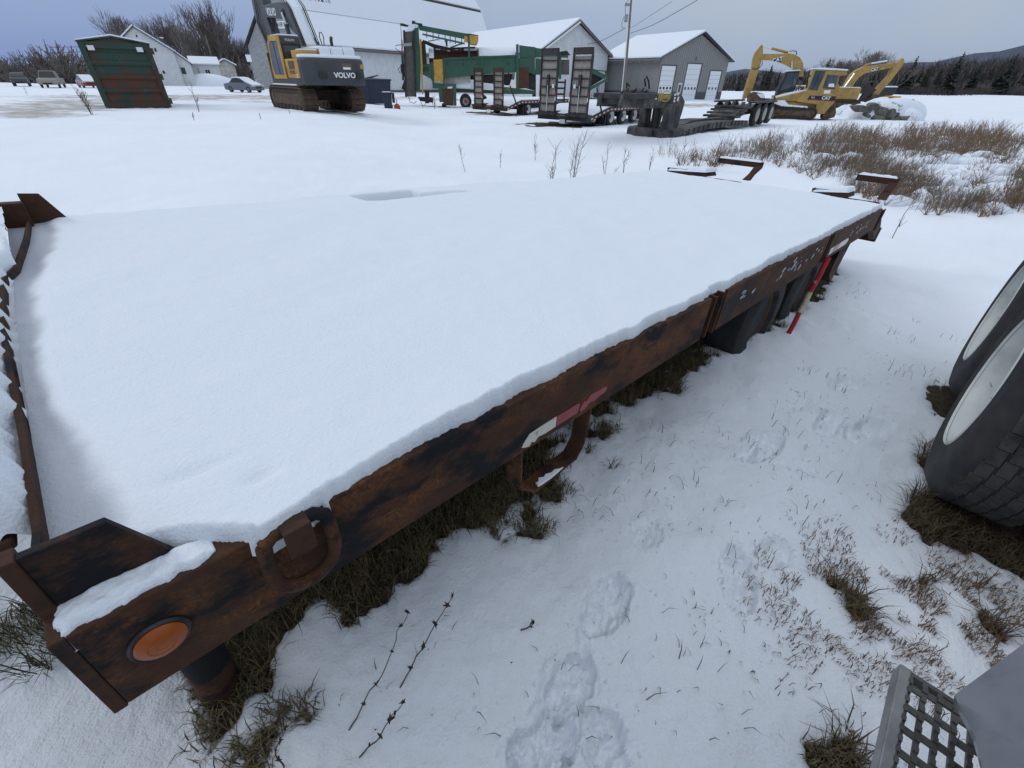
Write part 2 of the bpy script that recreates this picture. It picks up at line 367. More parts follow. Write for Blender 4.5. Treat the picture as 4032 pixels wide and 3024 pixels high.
# ================================================================== ground
FEET = [((1262, 1400), (1352, 1258), 1), ((1590, 1352), (1578, 1196), 1), ((1640, 1235), (1680, 1190), .8), ((1572, 1003), (1695, 962), 1), ((1775, 955), (1800, 890), 1),
        ((1800, 965), (1930, 905), .8), ((1770, 835), (1885, 815), .7), ((1195, 1545), (1262, 1452), 1), ((1100, 1650), (1235, 1590), 1.2), ((1330, 1655), (1265, 1565), .9), ((1850, 790), (1890, 765), .5),
        ((1690, 1010), (1745, 1030), .35), ((1385, 1180), (1400, 1165), .3), ((1700, 880), (1760, 860), .5)]
FEETW = [(dd(*a, -.03)[:2], dd(*b, -.05)[:2], s) for a, b, s in FEET]
def ground_z(x, y, fine=True):
    x = np.asarray(x, float); y = np.asarray(y, float); z = terrain(x, y); tx, ty = tcoord(x, y); r = np.hypot(x, y)
    z = z - .30 * ss((tx - 1.5) / 6.5) * (1 - ss((tx - 9) / 9)) * (1 - ss((np.abs(ty) - 6) / 6))
    near = 1 - ss((r - 5) / 9)
    z = z + fbm(x * .35, y * .35, 3) * .10 * ss((r - 3) / 8) * (1 - ss((r - 60) / 80)) + fbm(x * 1.4, y * 1.4, 3) * .045 * (.35 + .65 * near) * (1 - ss((r - 25) / 40))
    z = z + fbm(x * .02, y * .02, 3) * 1.2 * ss((r - 120) / 200)
    if fine:
        z = z + fbm(x * 5, y * 5, 4, .5) * .026 * near + fbm(x * 2.3 + 4, y * 2.3, 2) * .03 * near + fbm(x * 2.6 + 9, y * 5.2, 3) * .034 * ss((r - 6) / 6) * (1 - ss((r - 32) / 20))
        shp = z.shape; xf, yf, zf = np.atleast_1d(x).ravel(), np.atleast_1d(y).ravel(), np.array(np.atleast_1d(z)).ravel()
        for (a, b, s) in FEETW:                 # boot prints: a trodden sole with a crumbled rim
            sel = np.nonzero((np.abs(xf - (a[0] + b[0]) / 2) < .45) & (np.abs(yf - (a[1] + b[1]) / 2) < .45))[0]
            if len(sel) == 0: continue
            x_, y_ = xf[sel], yf[sel]
            ax = np.array(b) - np.array(a); L = np.linalg.norm(ax); ax = ax / L; px, py = x_ - a[0], y_ - a[1]
            u = (px * ax[0] + py * ax[1]) / L; v = (-px * ax[1] + py * ax[0]) / (.055 * (.85 + .3 * np.sin(np.clip(u, 0, 1) * 3.0)))
            dist = np.sqrt(np.clip(np.abs(u - .5) * 2 - .45, 0, None) ** 2 * (L / .11) ** 2 * .8 + v ** 2) + fbm(x_ * 16, y_ * 16, 3) * .42 + fbm(x_ * 60, y_ * 60, 2) * .2
            msk = 1 - ss((dist - .80) / .24)
            zf[sel] += -s * .046 * msk * (.75 + .9 * fbm(x_ * 30, y_ * 30, 2)) + s * .022 * np.exp(-((dist - 1.2) / .25) ** 2) * np.clip(fbm(x_ * 9 + 3, y_ * 9, 2) + .1, 0, 1) + s * .020 * fbm(x_ * 55, y_ * 55, 3) * (1 - ss((dist - .8) / .8))
        z = zf.reshape(shp)
    return z
def bare_mask(x, y):
    """where the dead grass shows: below the flatbed, round the truck's wheels, a thin patch beside the step"""
    tx, ty = tcoord(x, y); n = fbm(x * 3.2, y * 3.2, 4) ; n2 = fbm(x * 11, y * 11, 3)
    m = ss((ty - .20 + .10 * ss((tx - 2.5) / 2) + n * .32 + n2 * .22) / .16) * (1 - ss((ty - 2.35 + n * .3) / .2)) * ss((tx + .18) / .2) * (1 - ss((tx - 6.1) / .4))
    kx, ky = x * sin(_ka) + y * cos(_ka), -x * cos(_ka) + y * sin(_ka)
    w1 = ss((-ky - .29 + n * .2 + n2 * .12) / .1) * ss((kx - 1.93 + n * .3 + n2 * .15) / .1) * (1 - ss((kx - 2.62 + n * .3) / .15))
    w2 = ss((-ky - .55 + n * .25) / .15) * ss((kx - 1.98 + n * .3 + n2 * .15) / .12) * (1 - ss((kx - 5.5) / .5))
    w3 = ss((-ky - .27 + n2 * .1) / .08) * (1 - ss((np.abs(kx - 3.45) - .2 + n2 * .2) / .1))
    c = dd(1800, 1560); w4 = (1 - ss((np.hypot((x - c[0]) * 1.0, y - c[1]) - .035 + n * .2 + n2 * .2) / .06)) * .9
    c = dd(1850, 1330); w5 = .8 * (1 - ss((np.hypot(x - c[0], y - c[1]) - .0 + n * .2 + n2 * .15) / .04))
    c = dd(2140, 1320); w6 = (1 - ss((np.hypot(x - c[0], y - c[1]) - .015 + n * .2 + n2 * .15) / .05))
    return np.clip(np.maximum.reduce([m, w1, w2, w3, w4, w5, w6]), 0, 1)
ROADL = [K('a6', 0, 1260), K('a6', 500, 1180), K('a6', 1200, 1115), K('a6', 2000, 1110)]
def dirt_mask(x, y):
    """the ploughed drive: sandy slush across the left of the yard"""
    n = fbm(x * .25, y * .9, 4); n2 = fbm(x * .9, y * 3, 3)
    a = dirt_mask.a; m = np.zeros_like(x)
    for i in range(len(a) - 1):
        p, q = a[i], a[i + 1]; dv = q - p; L2 = dv @ dv; t = np.clip(((x - p[0]) * dv[0] + (y - p[1]) * dv[1]) / L2, 0, 1)
        dist = np.hypot(x - p[0] - t * dv[0], y - p[1] - t * dv[1]); w = dirt_mask.w[i] + (dirt_mask.w[i + 1] - dirt_mask.w[i]) * t
        m = np.maximum(m, 1 - ss((dist / w - .62 + n * .9) / .5))
    return np.clip(m * (.75 + n2 * 1.2), 0, 1)
dirt_mask.a = [gt(*K('a6', -500, 1330))[:2], gt(*K('a6', 300, 1185))[:2], gt(*K('a6', 1500, 1120))[:2], gt(*K('a7', 1100, 1150))[:2], gt(*K('a7', 1600, 1160))[:2], gt(*K('r2', 480, 1200))[:2], gt(*K('r2', 2100, 1215))[:2], gt(*K('r4', 1250, 640))[:2], gt(*K('r4', 1700, 620))[:2]]
dirt_mask.w = [3.2, 3.0, 2.6, 9, 10, 8, 3, 2.5, 4]
def make_ground():
    a1 = np.radians(np.linspace(-68, 68, 640)); a2 = np.radians(np.linspace(68, 292, 60)[1:-1]); A = np.concatenate([a1, a2]); n = len(A)
    Rr = [0.12]
    while Rr[-1] < 7000: Rr.append(Rr[-1] * (1.0125 if Rr[-1] < 6 else 1.02 if Rr[-1] < 60 else 1.06))
    Rr = np.array(Rr); m = len(Rr)
    X = (Rr[:, None] * np.sin(A)[None, :]).ravel(); Y = (Rr[:, None] * np.cos(A)[None, :]).ravel(); Z = ground_z(X, Y)
    B = bare_mask(X, Y) * (np.hypot(X, Y) < 14)
    for k_, c_, rx_, ry_ in (('r4', (330, 785), 2.6, 1.0), ('r3', (900, 980), 2.4, .9), ('r2', (1450, 1375), 2.0, .8), ('r4', (1150, 850), 2.0, .7)):      # bare brown ground under parked machines, the shade beneath them painted in too
        c_ = gt(*K(k_, *c_)); B = np.maximum(B, .95 * (1 - ss((np.hypot((X - c_[0]) / rx_, (Y - c_[1]) / ry_ / 1.6) - .6 + fbm(X * 1.5, Y * 1.5, 3) * .8) / .4)))
    Dm = dirt_mask(X, Y) * (np.hypot(X, Y) > 8)
    Z = Z - B * .022
    co = np.stack([X, Y, Z], 1); co = np.vstack([co, [[0, 0, float(ground_z(0., 0.))]]])
    i = np.arange(m - 1)[:, None] * n; k = np.arange(n)[None, :]; k2 = (k + 1) % n
    q = np.stack([i + k, i + k2, i + n + k2, i + n + k], -1).reshape(-1, 4)[:, ::-1]
    me = bpy.data.meshes.new('ground'); nq = len(q); tri = np.stack([np.full(n, m * n), (np.arange(n) + 1) % n, np.arange(n)], 1)
    me.vertices.add(len(co)); me.vertices.foreach_set('co', co.astype(np.float32).ravel())
    li = np.concatenate([q.ravel(), tri.ravel()]).astype(np.int32); me.loops.add(len(li)); me.loops.foreach_set('vertex_index', li)
    me.polygons.add(nq + n); st = np.concatenate([np.arange(nq) * 4, nq * 4 + np.arange(n) * 3]).astype(np.int32); me.polygons.foreach_set('loop_start', st)
    me.polygons.foreach_set('loop_total', np.concatenate([np.full(nq, 4), np.full(n, 3)]).astype(np.int32)); me.update(calc_edges=True); me.validate()
    me.polygons.foreach_set('use_smooth', [True] * len(me.polygons))
    for nm, arr in (('bare', B), ('dirt', Dm)):
        at = me.attributes.new(nm, 'FLOAT', 'POINT'); at.data.foreach_set('value', np.append(arr, 0).astype(np.float32))
    mt = bpy.data.materials.new('snowy_ground'); mt.use_nodes = True; t = mt.node_tree; b = t.nodes['Principled BSDF']; b.inputs['Roughness'].default_value = .8; b.inputs['Specular IOR Level'].default_value = .2
    N = lambda ty, **kw: [setattr(x, k_, v_) for x in [t.nodes.new(ty)] for k_, v_ in kw.items()] and t.nodes[-1] or t.nodes[-1]
    co_ = t.nodes.new('ShaderNodeTexCoord')
    def noise(sc, det=5, rg=.6):
        x = t.nodes.new('ShaderNodeTexNoise'); x.inputs['Scale'].default_value = sc; x.inputs['Detail'].default_value = det; x.inputs['Roughness'].default_value = rg; t.links.new(co_.outputs['Object'], x.inputs[0]); return x.outputs[0]
    def math_(op, a, b_=None, c=None):
        x = t.nodes.new('ShaderNodeMath'); x.operation = op
        for ii, vv in enumerate((a, b_, c)):
            if vv is None: continue
            if isinstance(vv, (int, float)): x.inputs[ii].default_value = vv
            else: t.links.new(vv, x.inputs[ii])
        return x.outputs[0]
    def rng(fac, a, bb):
        x = t.nodes.new('ShaderNodeMapRange'); x.inputs[1].default_value = a; x.inputs[2].default_value = bb; t.links.new(fac, x.inputs[0]); return x.outputs[0]
    def mixc(f, a, bb):
        x = t.nodes.new('ShaderNodeMixRGB')
        t.links.new(f, x.inputs[0])
        for ii, vv in ((1, a), (2, bb)):
            if isinstance(vv, tuple): x.inputs[ii].default_value = (*vv, 1)
            else: t.links.new(vv, x.inputs[ii])
        return x.outputs[0]
    ab = t.nodes.new('ShaderNodeAttribute'); ab.attribute_name = 'bare'; ad = t.nodes.new('ShaderNodeAttribute'); ad.attribute_name = 'dirt'
    earth = mixc(rng(noise(55, 6, .7), .42, .6), (.075, .058, .032), (.028, .022, .015))
    sand = mixc(rng(noise(.9, 6, .65), .40, .62), (.44, .40, .35), (.27, .225, .175))
    snow = mixc(rng(noise(.35, 4), .4, .65), (.86, .90, .94), (.82, .86, .90))
    c = mixc(math_('MULTIPLY', ad.outputs['Fac'], .85), snow, sand)
    f = rng(math_('ADD', ab.outputs['Fac'], math_('MULTIPLY', math_('SUBTRACT', noise(28, 6, .72), .5), 1.15)), .38, .62)
    c = mixc(f, c, earth); t.links.new(c, b.inputs['Base Color'])
    bn = t.nodes.new('ShaderNodeBump'); bn.inputs['Strength'].default_value = 1; bn.inputs['Distance'].default_value = .012
    t.links.new(math_('ADD', noise(16, 6, .6), math_('MULTIPLY', noise(120, 3, .6), .35)), bn.inputs['Height']); t.links.new(bn.outputs[0], b.inputs['Normal'])
    me.materials.append(mt); o = bpy.data.objects.new('ground', me); COL.objects.link(o); tag(o, kind='structure'); return o
make_ground()

# distant hill, right of the yard
def make_hill(name, pts, dist, depth):
    P = [np.array([ray(x, y)[0], ray(x, y)[1], ray(x, y)[2]]) for x, y in pts]; V = []; F_ = []
    ridge = [CAM + p * dist / p[1] for p in P]; n = len(P)
    for j, (k, s) in enumerate(((0, 1.0), (.35, .78), (.7, .4), (1, 0))):
        for i, r in enumerate(ridge):
            z = r[2] * s - (1 - s) * 30 + 5 * sin(i * 2.3 + j); V.append((r[0], r[1] - depth * k, z))
    for j in range(3):
        for i in range(n - 1): F_.append((j * n + i, j * n + i + 1, (j + 1) * n + i + 1, (j + 1) * n + i))
    for i, r in enumerate(ridge): V.append((r[0] * 1.02, r[1] + depth, -40))
    for i in range(n - 1): F_.append((i + 1, i, 4 * n + i, 4 * n + i + 1))
    m = MB(); m.add(V, F_); o = m.build(name, 'hill', smooth=True); tag(o, kind='structure'); return o
make_hill('hill', [(660, 75), (700, 73), (725, 71), (745, 69.5), (765, 71), (790, 74), (815, 75), (850, 68), (885, 64.5), (915, 63.5), (935, 61), (955, 57.5), (975, 54), (1000, 50), (1024, 46), (1070, 38), (1150, 30), (1300, 22)], 2600, 900)

# ================================================================== the snow-covered flatbed trailer
TR = TF.root('flatbed_trailer', 'long rusty flatbed trailer with its whole deck under snow', 'trailer')
LT = 6.0
for (a, b, mtl) in ((.0, 2.035, 'rust'), (2.20, 3.99, 'rust_flaky'), (4.14, LT, 'rust_flaky')):
    m = MB(); m.px([(0, -.005), (.0, -.2), (.065, -.2), (.065, -.188), (.014, -.188), (.014, -.018), (.07, -.018), (.07, -.002), (.004, -.002)], a, b); m.build('side_rail', mtl, TR, bevel=.003)
for a, b in ((2.035, 2.20), (3.99, 4.14)):
    m = MB(); m.box(a + .002, b - .002, .03, .06, -.185, -.012); m.box(a + .035, a + .05, -.004, .03, -.2, -.004); m.box(b - .05, b - .035, -.004, .03, -.2, -.004); m.build('stake_pocket', 'rust_dark', TR, bevel=.002)
m = MB(); m.px([(2.59, 0), (2.59, -.2), (2.53, -.2), (2.53, -.188), (2.575, -.188), (2.575, -.018), (2.52, -.018), (2.52, -.002)], 0, LT); m.build('side_rail', 'rust', TR, bevel=.003)
for i in range(11):                                # deck planks run the length of the bed
    y0 = .075 + i * .2215; m = MB()
    if i == 10: m.box(.05, 1.62, y0, 2.515, -.055, -.012); m.box(2.6, LT, y0, 2.515, -.055, -.012)
    else: m.box(.05, LT, y0, y0 + .214, -.055, -.012)
    m.build('plank', 'deck_wood_grey', TR)
FW = [(-.004, .05), (.006, .17), (.0, .47), (-.006, .64), (-.02, 1.1), (-.014, 1.55), (.02, 1.68), (.06, 2.1), (.09, 2.56)]
m = MB()
for (p, q) in zip(FW[:-1], FW[1:]): m.pz([(p[0] - .010, p[1]), (p[0], p[1]), (q[0], q[1] + .001), (q[0] - .010, q[1] + .001)], -.2, .052)
m.build('headboard', 'rust_dark', TR)
m = MB(); m.px([(.20, .015), (.20, .035), (2.5, .035), (2.5, .015)], -.55, -.03); m.build('gooseneck_crossmember', 'rust_dark', TR, bevel=.006)
m = MB(); m.py([(-.001, .112), (.088, .112), (.138, -.002), (-.001, -.002)],   .052, .066); m.build('gusset', 'rust_black', TR, bevel=.002)
m = MB(); m.py([(.085, .16), (.155, .155), (.235, .0), (.085, .0)], 2.50, 2.514); m.build('gusset', 'rust_dark', TR, bevel=.002)
m = MB(); m.box(.0, .09, 2.44, 2.5, .0, .13); m.build('neck_bracket', 'rust_dark', TR, bevel=.004)
m = MB(); m.py([(-.30, .05), (-.30, .26), (-.12, .24), (-.02, .10), (-.02, .05)], 2.05, 2.2); m.build('neck_arm', 'rust_dark', TR, bevel=.004)
m = MB(); m.px([(.0, -.205), (.0, -.001), (.045, .0), (.048, .114), (.078, .114), (.078, -.205)], -.0185, -.0006); m.build('end_flange', 'rust_dark', TR, bevel=.002)
# support leg and frame below
m = MB(); m.tube([(.06, .36, -.19), (.045, .37, -1.02)], .052, 14); m.tube([(.04, .37, -.94), (.04, .37, -1.03)], .1, 14); m.build('landing_leg', 'rust', TR, smooth='auto')
for y in (.75, 1.84): MB().px([(y - .06, -.055), (y + .06, -.055), (y + .06, -.07), (y + .006, -.07), (y + .006, -.29), (y + .06, -.29), (y + .06, -.305), (y - .06, -.305), (y - .06, -.29), (y - .006, -.29), (y - .006, -.07), (y - .06, -.07)], .0, LT).build('main_beam', 'rust_dark', TR)
for i in range(9): MB().box(.3 + i * .66, .36 + i * .66, .07, 2.52, -.16, -.057).build('crossmember', 'rust_dark', TR)
for xw in (3.52, 4.5):
    MB().tube([(xw, .25, -.56), (xw, 2.34, -.56)], .06, 10).build('axle', 'rust_dark', TR)
    for y0, s in ((.10, 1), (2.49, -1)):
        wme = MB().lathe([(.20, .04), (.23, .0), (.34, .0), (.385, .03), (.39, .08), (.39, .17), (.385, .22), (.34, .25), (.2, .25)], (0, 0, 0), 'y', 28)
        w = wme.build('wheel', 'rubber', TR, smooth='auto'); w.location = (xw, y0 if s == 1 else y0 - .25, -.56)
        MB().lathe([(.0, .1 if s == 1 else .15), (.12, .1 if s == 1 else .15), (.14, .06 if s == 1 else .19), (.21, .03 if s == 1 else .22)], (0, 0, 0), 'y', 20, cap=False).build('rim', 'plain_rust', w, smooth='auto')
m = MB(); m.py([(5.02, -.2), (5.02, -.5), (5.3, -.62), (5.42, -.2)], .05, .3); m.build('spring_hanger', 'rust', TR)
# tail: the bed slopes down at the rear
m = MB(); m.py([(LT, 0), (6.55, -.24), (6.55, -.30), (6.5, -.37), (LT, -.2)], .0, .05); m.build('tail_rail', 'rust_flaky', TR, bevel=.003)
m = MB(); m.py([(LT, 0), (6.55, -.24), (6.55, -.30), (6.5, -.37), (LT, -.2)], 2.54, 2.59); m.build('tail_rail', 'rust', TR, bevel=.003)
m = MB(); m.py([(LT + .001, -.014), (6.53, -.245), (6.53, -.28), (LT + .001, -.06)], .052, 2.538); m.build('tail_plate', 'rust_dark', TR)
m = MB(); m.box(6.551, 6.60, -.01, 2.60, -.40, -.25); m.build('rear_bumper', 'rust_flaky', TR, bevel=.004)
for i, x in enumerate((6.03, 6.12)): MB().py([(x, -.01), (x + .03, -.023), (x + .03, -.22), (x, -.2)], -.012, -.001).build('tail_rib', 'rust_dark', TR)
# stirrup step of flat bar
m = MB(); S = [(.895, -.198), (.905, -.36), (.985, -.432), (1.20, -.415), (1.235, -.36), (1.238, -.198)]
for (p, q) in zip(S[:-1], S[1:]):
    d_ = np.array([q[0] - p[0], q[1] - p[1]]); d_ = d_ / np.linalg.norm(d_) * .003; nrm = np.array([-d_[1], d_[0]]) / .003 * .009
    m.py([(p[0] - d_[0], p[1] - d_[1]), (q[0] + d_[0], q[1] + d_[1]), (q[0] + d_[0] + nrm[0], q[1] + d_[1] + nrm[1]), (p[0] - d_[0] + nrm[0], p[1] - d_[1] + nrm[1])], .004, .062)
st = m.build('stirrup_step', 'rust', TR, bevel=.0015)
m = MB(); m.pz([(1.0, .008), (1.02, .006), (1.06, .005), (1.10, .006), (1.135, .007), (1.13, .012), (1.115, .016), (1.10, .024), (1.08, .021), (1.06, .03), (1.045, .024), (1.03, .034), (1.015, .022), (1.005, .026)], -.4195, -.4105); m.build('snow_dusting', 'snow', st, bevel=.003)
# tie-down ring with its strap
m = MB(); ring = []
for k in range(25):
    a = pi + pi * k / 24; ring.append((.292 + .055 * cos(a), -.024, -.082 + .062 * sin(a)))
ring = [(.240, -.016, -.012), (.237, -.02, -.035)] + ring + [(.347, -.02, -.035), (.344, -.016, -.012), (.328, -.014, .0), (.258, -.014, .0)]
m.tube(ring + [ring[0]], .0128, 10); rg = m.build('tie_down_ring', 'rust', TR, smooth='auto')
m = MB(); m.px([(-.0445, -.046), (-.039, -.046), (-.036, .008), (.03, .010), (.03, .015), (-.041, .014)], .268, .314); m.build('ring_strap', 'rust_dark', TR, bevel=.002)
# amber side marker
lt = MB().lathe([(.0405, .0), (.0405, -.005), (.037, -.009), (.0345, -.008), (.0345, -.0)], (.074, 0, -.098), 'y', 32).build('marker_light', 'black_plastic', TR, smooth='auto')
MB().lathe([(.034, -.004), (.034, -.009), (.029, -.014), (.019, -.0175), (.018, -.0165), (.009, -.018), (.008, -.0172), (.0008, -.0178)], (.074, 0, -.098), 'y', 32).build('lens', 'amber_lens', lt, smooth='auto')
# torn reflective tape
def patch(name, P, mtl, y=-.0018, par=TR): return MB().py(P, y, -.0002).build(name, mtl, par)
patch('reflective_tape', [(.905, -.185), (.89, -.178), (.896, -.166), (.912, -.150), (.918, -.143), (.97, -.140), (1.034, -.138), (1.036, -.176), (.99, -.178), (.958, -.174), (.944, -.186), (.93, -.178), (.922, -.19)], 'tape_white')
patch('reflective_tape', [(1.037, -.138), (1.145, -.138), (1.15, -.15), (1.142, -.176), (1.039, -.177)], 'tape_red')
patch('reflective_tape', [(1.152, -.17), (1.168, -.145), (1.185, -.150), (1.20, -.132), (1.285, -.136), (1.30, -.146), (1.29, -.160), (1.25, -.163), (1.235, -.17), (1.205, -.163), (1.185, -.178), (1.165, -.182)], 'tape_red')
R_ = random.Random(4)
for x0, x1, z0, z1, n_ in ((2.42, 2.62, -.10, -.04, 5), (2.95, 3.9, -.13, -.03, 26), (4.8, 5.5, -.12, -.03, 12)):
    for _ in range(n_):
        cx, cz = R_.uniform(x0, x1), R_.uniform(z0, z1); sx_, sz_ = R_.uniform(.008, .03), R_.uniform(.006, .022); q = [(cx + R_.uniform(.35, 1) * sx_ * cos(k * pi / 5) + .8 * sz_ * sin(k * pi / 5), cz + R_.uniform(.35, 1) * sz_ * sin(k * pi / 5)) for k in range(10)]
        patch('paint_flake', q, 'paint_scrap', -.0012)
patch('reflective_tape', [(4.2, -.12), (4.75, -.115), (4.8, -.14), (4.75, -.165), (4.2, -.17)], 'tape_white')
patch('reflective_tape', [(4.32, -.117), (4.5, -.116), (4.47, -.166), (4.3, -.168)], 'tape_red', -.003)
# folded loading ramps behind the bed
for y0, y1, dz in ((1.50, 2.50, 0), (.08, .72, 0)):
    ym = y0 + (y1 - y0) * .48
    r = MB().px([(ym - .02, .02), (y1, -.01), (y1 + .01, .065), (ym + .02, .085)], 6.28, 6.62).build('ramp', 'rust_dark', TR, bevel=.003)
    MB().box(6.74, 6.80, y0, ym + .06, .16, .225).build('ramp_bar', 'rust_dark', r); MB().py([(6.44, .03), (6.52, .03), (6.80, .225), (6.80, .16)], y0 - .02, y0 + .06).build('ramp_arm', 'rust_dark', r); MB().box(6.28, 6.30, y0, y1, -.02, .02).build('ramp_hinge', 'rust_dark', r)

# snow blanket on the bed
def snow_sheet(name, fr_, x, y, zf, parent, base=-.004, mtl='snow', smooth=True):
    X, Y = np.meshgrid(x, y, indexing='ij'); Z, Xs, Ys = zf(X, Y); nx, ny = X.shape
    V = np.stack([Xs, Ys, Z], -1).reshape(-1, 3); idx = np.arange(nx * ny).reshape(nx, ny)
    q = np.stack([idx[:-1, :-1], idx[1:, :-1], idx[1:, 1:], idx[:-1, 1:]], -1).reshape(-1, 4)
    me = bpy.data.meshes.new(name); me.from_pydata(V.tolist(), [], q.tolist())
    me.polygons.foreach_set('use_smooth', [True] * len(me.polygons)); me.materials.append(MT[mtl]); me.update()
    o = bpy.data.objects.new(name, me); COL.objects.link(o); o.parent = parent; return o
def bed_z(X, Y):
    h = .050 + fbm(X * 1.1, Y * 1.1, 3) * .026 + fbm(X * 5, Y * 5, 3) * .008 + fbm(X * 2.2 + Y * 5, Y * 9 - X * 3, 3) * .003 + fbm(X * 30, Y * 30, 2) * .0016
    hx = np.interp(Y, [p[1] for p in FW], [p[0] for p in FW])                                  # hollow blown out behind the headboard
    sw = np.interp(Y, [0, .15, .32, .45, .61, .77, 1.0, 1.34, 1.78, 2.05, 2.6], [.085, .082, .078, .065, .055, .056, .062, .072, .075, .09, .09]) + .02 * fbm(Y * 5, X * 5, 3)
    sc = ss((X - hx - .35 * sw) / (sw * 1.0)); h = h * (.60 + .40 * sc) + .004 * (1 - sc)
    h = h - .012 * np.exp(-((X - .289) / .03) ** 2 - ((Y - .10) / .012) ** 2) - .010 * np.exp(-((X - .21) / .06) ** 2 - ((Y - .185) / .012) ** 2)
    jag = fbm(X * 9, Y * 0, 3) * .010 + fbm(X * 34, 3.3 + Y * 0, 3) * .009 + fbm(X * 120, 1.3 + Y * 0, 2) * .004
    edge = .006 + jag; edge = edge + .064 * (1 - ss((X - .12) / .13)); edge = edge - .016 * np.exp(-((X - .26) / .05) ** 2) + .02 * ss((X - 2.03) / .03) * (1 - ss((X - 2.16) / .04)) + .014 * ss((X - .35) / .1)
    e1 = ss((Y - edge) / .018); e2 = ss((2.585 + jag * .5 - Y) / .05); e3 = ss((LT + .45 - X) / .05)
    h = h * np.sqrt(np.clip(e1, 0, 1)) * np.sqrt(np.clip(e2, 0, 1)) * e3
    hole = ss((X - 1.66) / .03) * (1 - ss((X - 2.12 - .02 * fbm(Y * 30, X * 9, 2)) / .05)) * ss((Y - 2.19) / .015) * (1 - ss((Y - 2.40) / .05)) + .4 * ss((X - 2.1) / .03) * (1 - ss((X - 2.55) / .03)) * ss((Y - 2.20) / .015) * (1 - ss((Y - 2.28) / .03))
    bed_z.thin = 1 - ss((X - hx - .62 * sw - .02 * fbm(X * 9, Y * 9, 3)) / (sw * .55)); z = -.006 + h - hole * .20  # mask of the greyer snow band along the headboard
    z = z - .03 * (1 - ss(np.minimum(e1, e2) / .05))
    z = np.where(X > LT, z - (X - LT) * .436, z)
    Ys = np.where((e1 <= 0), np.maximum(Y, edge), Y) - .012 * np.exp(-((Y - edge - .02) / .02) ** 2) * (X > .24)
    return z, X, Ys
xs = np.concatenate([np.linspace(-.0, 1.4, 260), np.linspace(1.4, LT + .5, 330)[1:]]); ys = np.concatenate([np.linspace(-.025, .09, 34), np.linspace(.09, .9, 70)[1:], np.linspace(.9, 2.6, 120)[1:]])
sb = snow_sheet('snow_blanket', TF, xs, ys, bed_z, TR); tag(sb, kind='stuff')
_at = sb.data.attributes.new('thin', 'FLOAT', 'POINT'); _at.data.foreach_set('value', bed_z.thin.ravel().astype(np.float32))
bs = MT['snow'].copy(); bs.name = 'snow_grey_band'; sb.data.materials[0] = bs; _t = bs.node_tree     # snow coloured greyer in a band along the headboard
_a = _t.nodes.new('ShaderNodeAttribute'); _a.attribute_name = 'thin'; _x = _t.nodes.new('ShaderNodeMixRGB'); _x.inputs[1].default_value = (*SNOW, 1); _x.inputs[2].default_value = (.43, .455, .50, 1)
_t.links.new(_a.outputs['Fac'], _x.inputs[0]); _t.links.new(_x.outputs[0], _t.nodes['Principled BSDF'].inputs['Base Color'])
def shelf_z(X, Y):
    h = .10 + fbm(X * 4, Y * 4, 3) * .03 + fbm(X * 25, Y * 25, 2) * .012
    jag = fbm(Y * 22, X * 0 + 2, 3) * .03; hx = np.interp(Y, [p[1] for p in FW], [p[0] for p in FW]) - .006 + jag
    e = ss((hx - X) / .03) * ss((Y - .21 - (fbm(X * 20, Y * 0, 2) + .3) * .04) / .05) * ss((2.49 - Y) / .05) * ss((X + .548) / .06)
    return .022 + (h - .007) * np.sqrt(e), X, Y
sh = snow_sheet('snow_blanket', TF, np.linspace(-.549, .02, 110), np.linspace(.206, 2.495, 250), shelf_z, TR); tag(sh, kind='stuff')
def lip_z(X, Y):
    e = ss((X + .008 - .01 * fbm(Y * 80, X * 0, 2)) / .015) * ss((.19 - X) / .05) * ss((Y - .006 - fbm(X * 60, Y * 0, 2) * .008) / .012) * ss((.056 - Y) / .006)
    return -.004 + np.sqrt(e) * (.016 + fbm(X * 50, Y * 50, 2) * .008) - .03 * (1 - ss(e / .06)), X, Y
lp = snow_sheet('snow_blanket', TF, np.linspace(-.012, .2, 70), np.linspace(.0, .056, 24), lip_z, TR); tag(lp, kind='stuff')
for y0, y1 in ((1.96, 2.50), (.38, .72)):
    tag(snow_sheet('snow_blanket', TF, np.linspace(6.27, 6.63, 24), np.linspace(y0, y1, 40), lambda X, Y, y0=y0, y1=y1: (.03 + .04 * (y1 - Y) / (y1 - y0) + (.05 + fbm(X * 9, Y * 9, 2) * .02) * np.sqrt(ss((X - 6.27) / .03) * ss((6.63 - X) / .03) * ss((Y - y0) / .03) * ss((y1 - Y) / .03)), X, Y), TR), kind='stuff')
for y0, y1 in ((1.50, 2.04), (.08, .44)):
    tag(snow_sheet('snow_blanket', TF, np.linspace(6.735, 6.805, 10), np.linspace(y0, y1, 40), lambda X, Y, y0=y0, y1=y1: (.222 + (.022 + fbm(X * 30, Y * 30, 2) * .012) * np.sqrt(ss((X - 6.735) / .02) * ss((6.805 - X) / .02) * ss((Y - y0) / .03) * ss((y1 - Y) / .03)), X, Y), TR), kind='stuff')

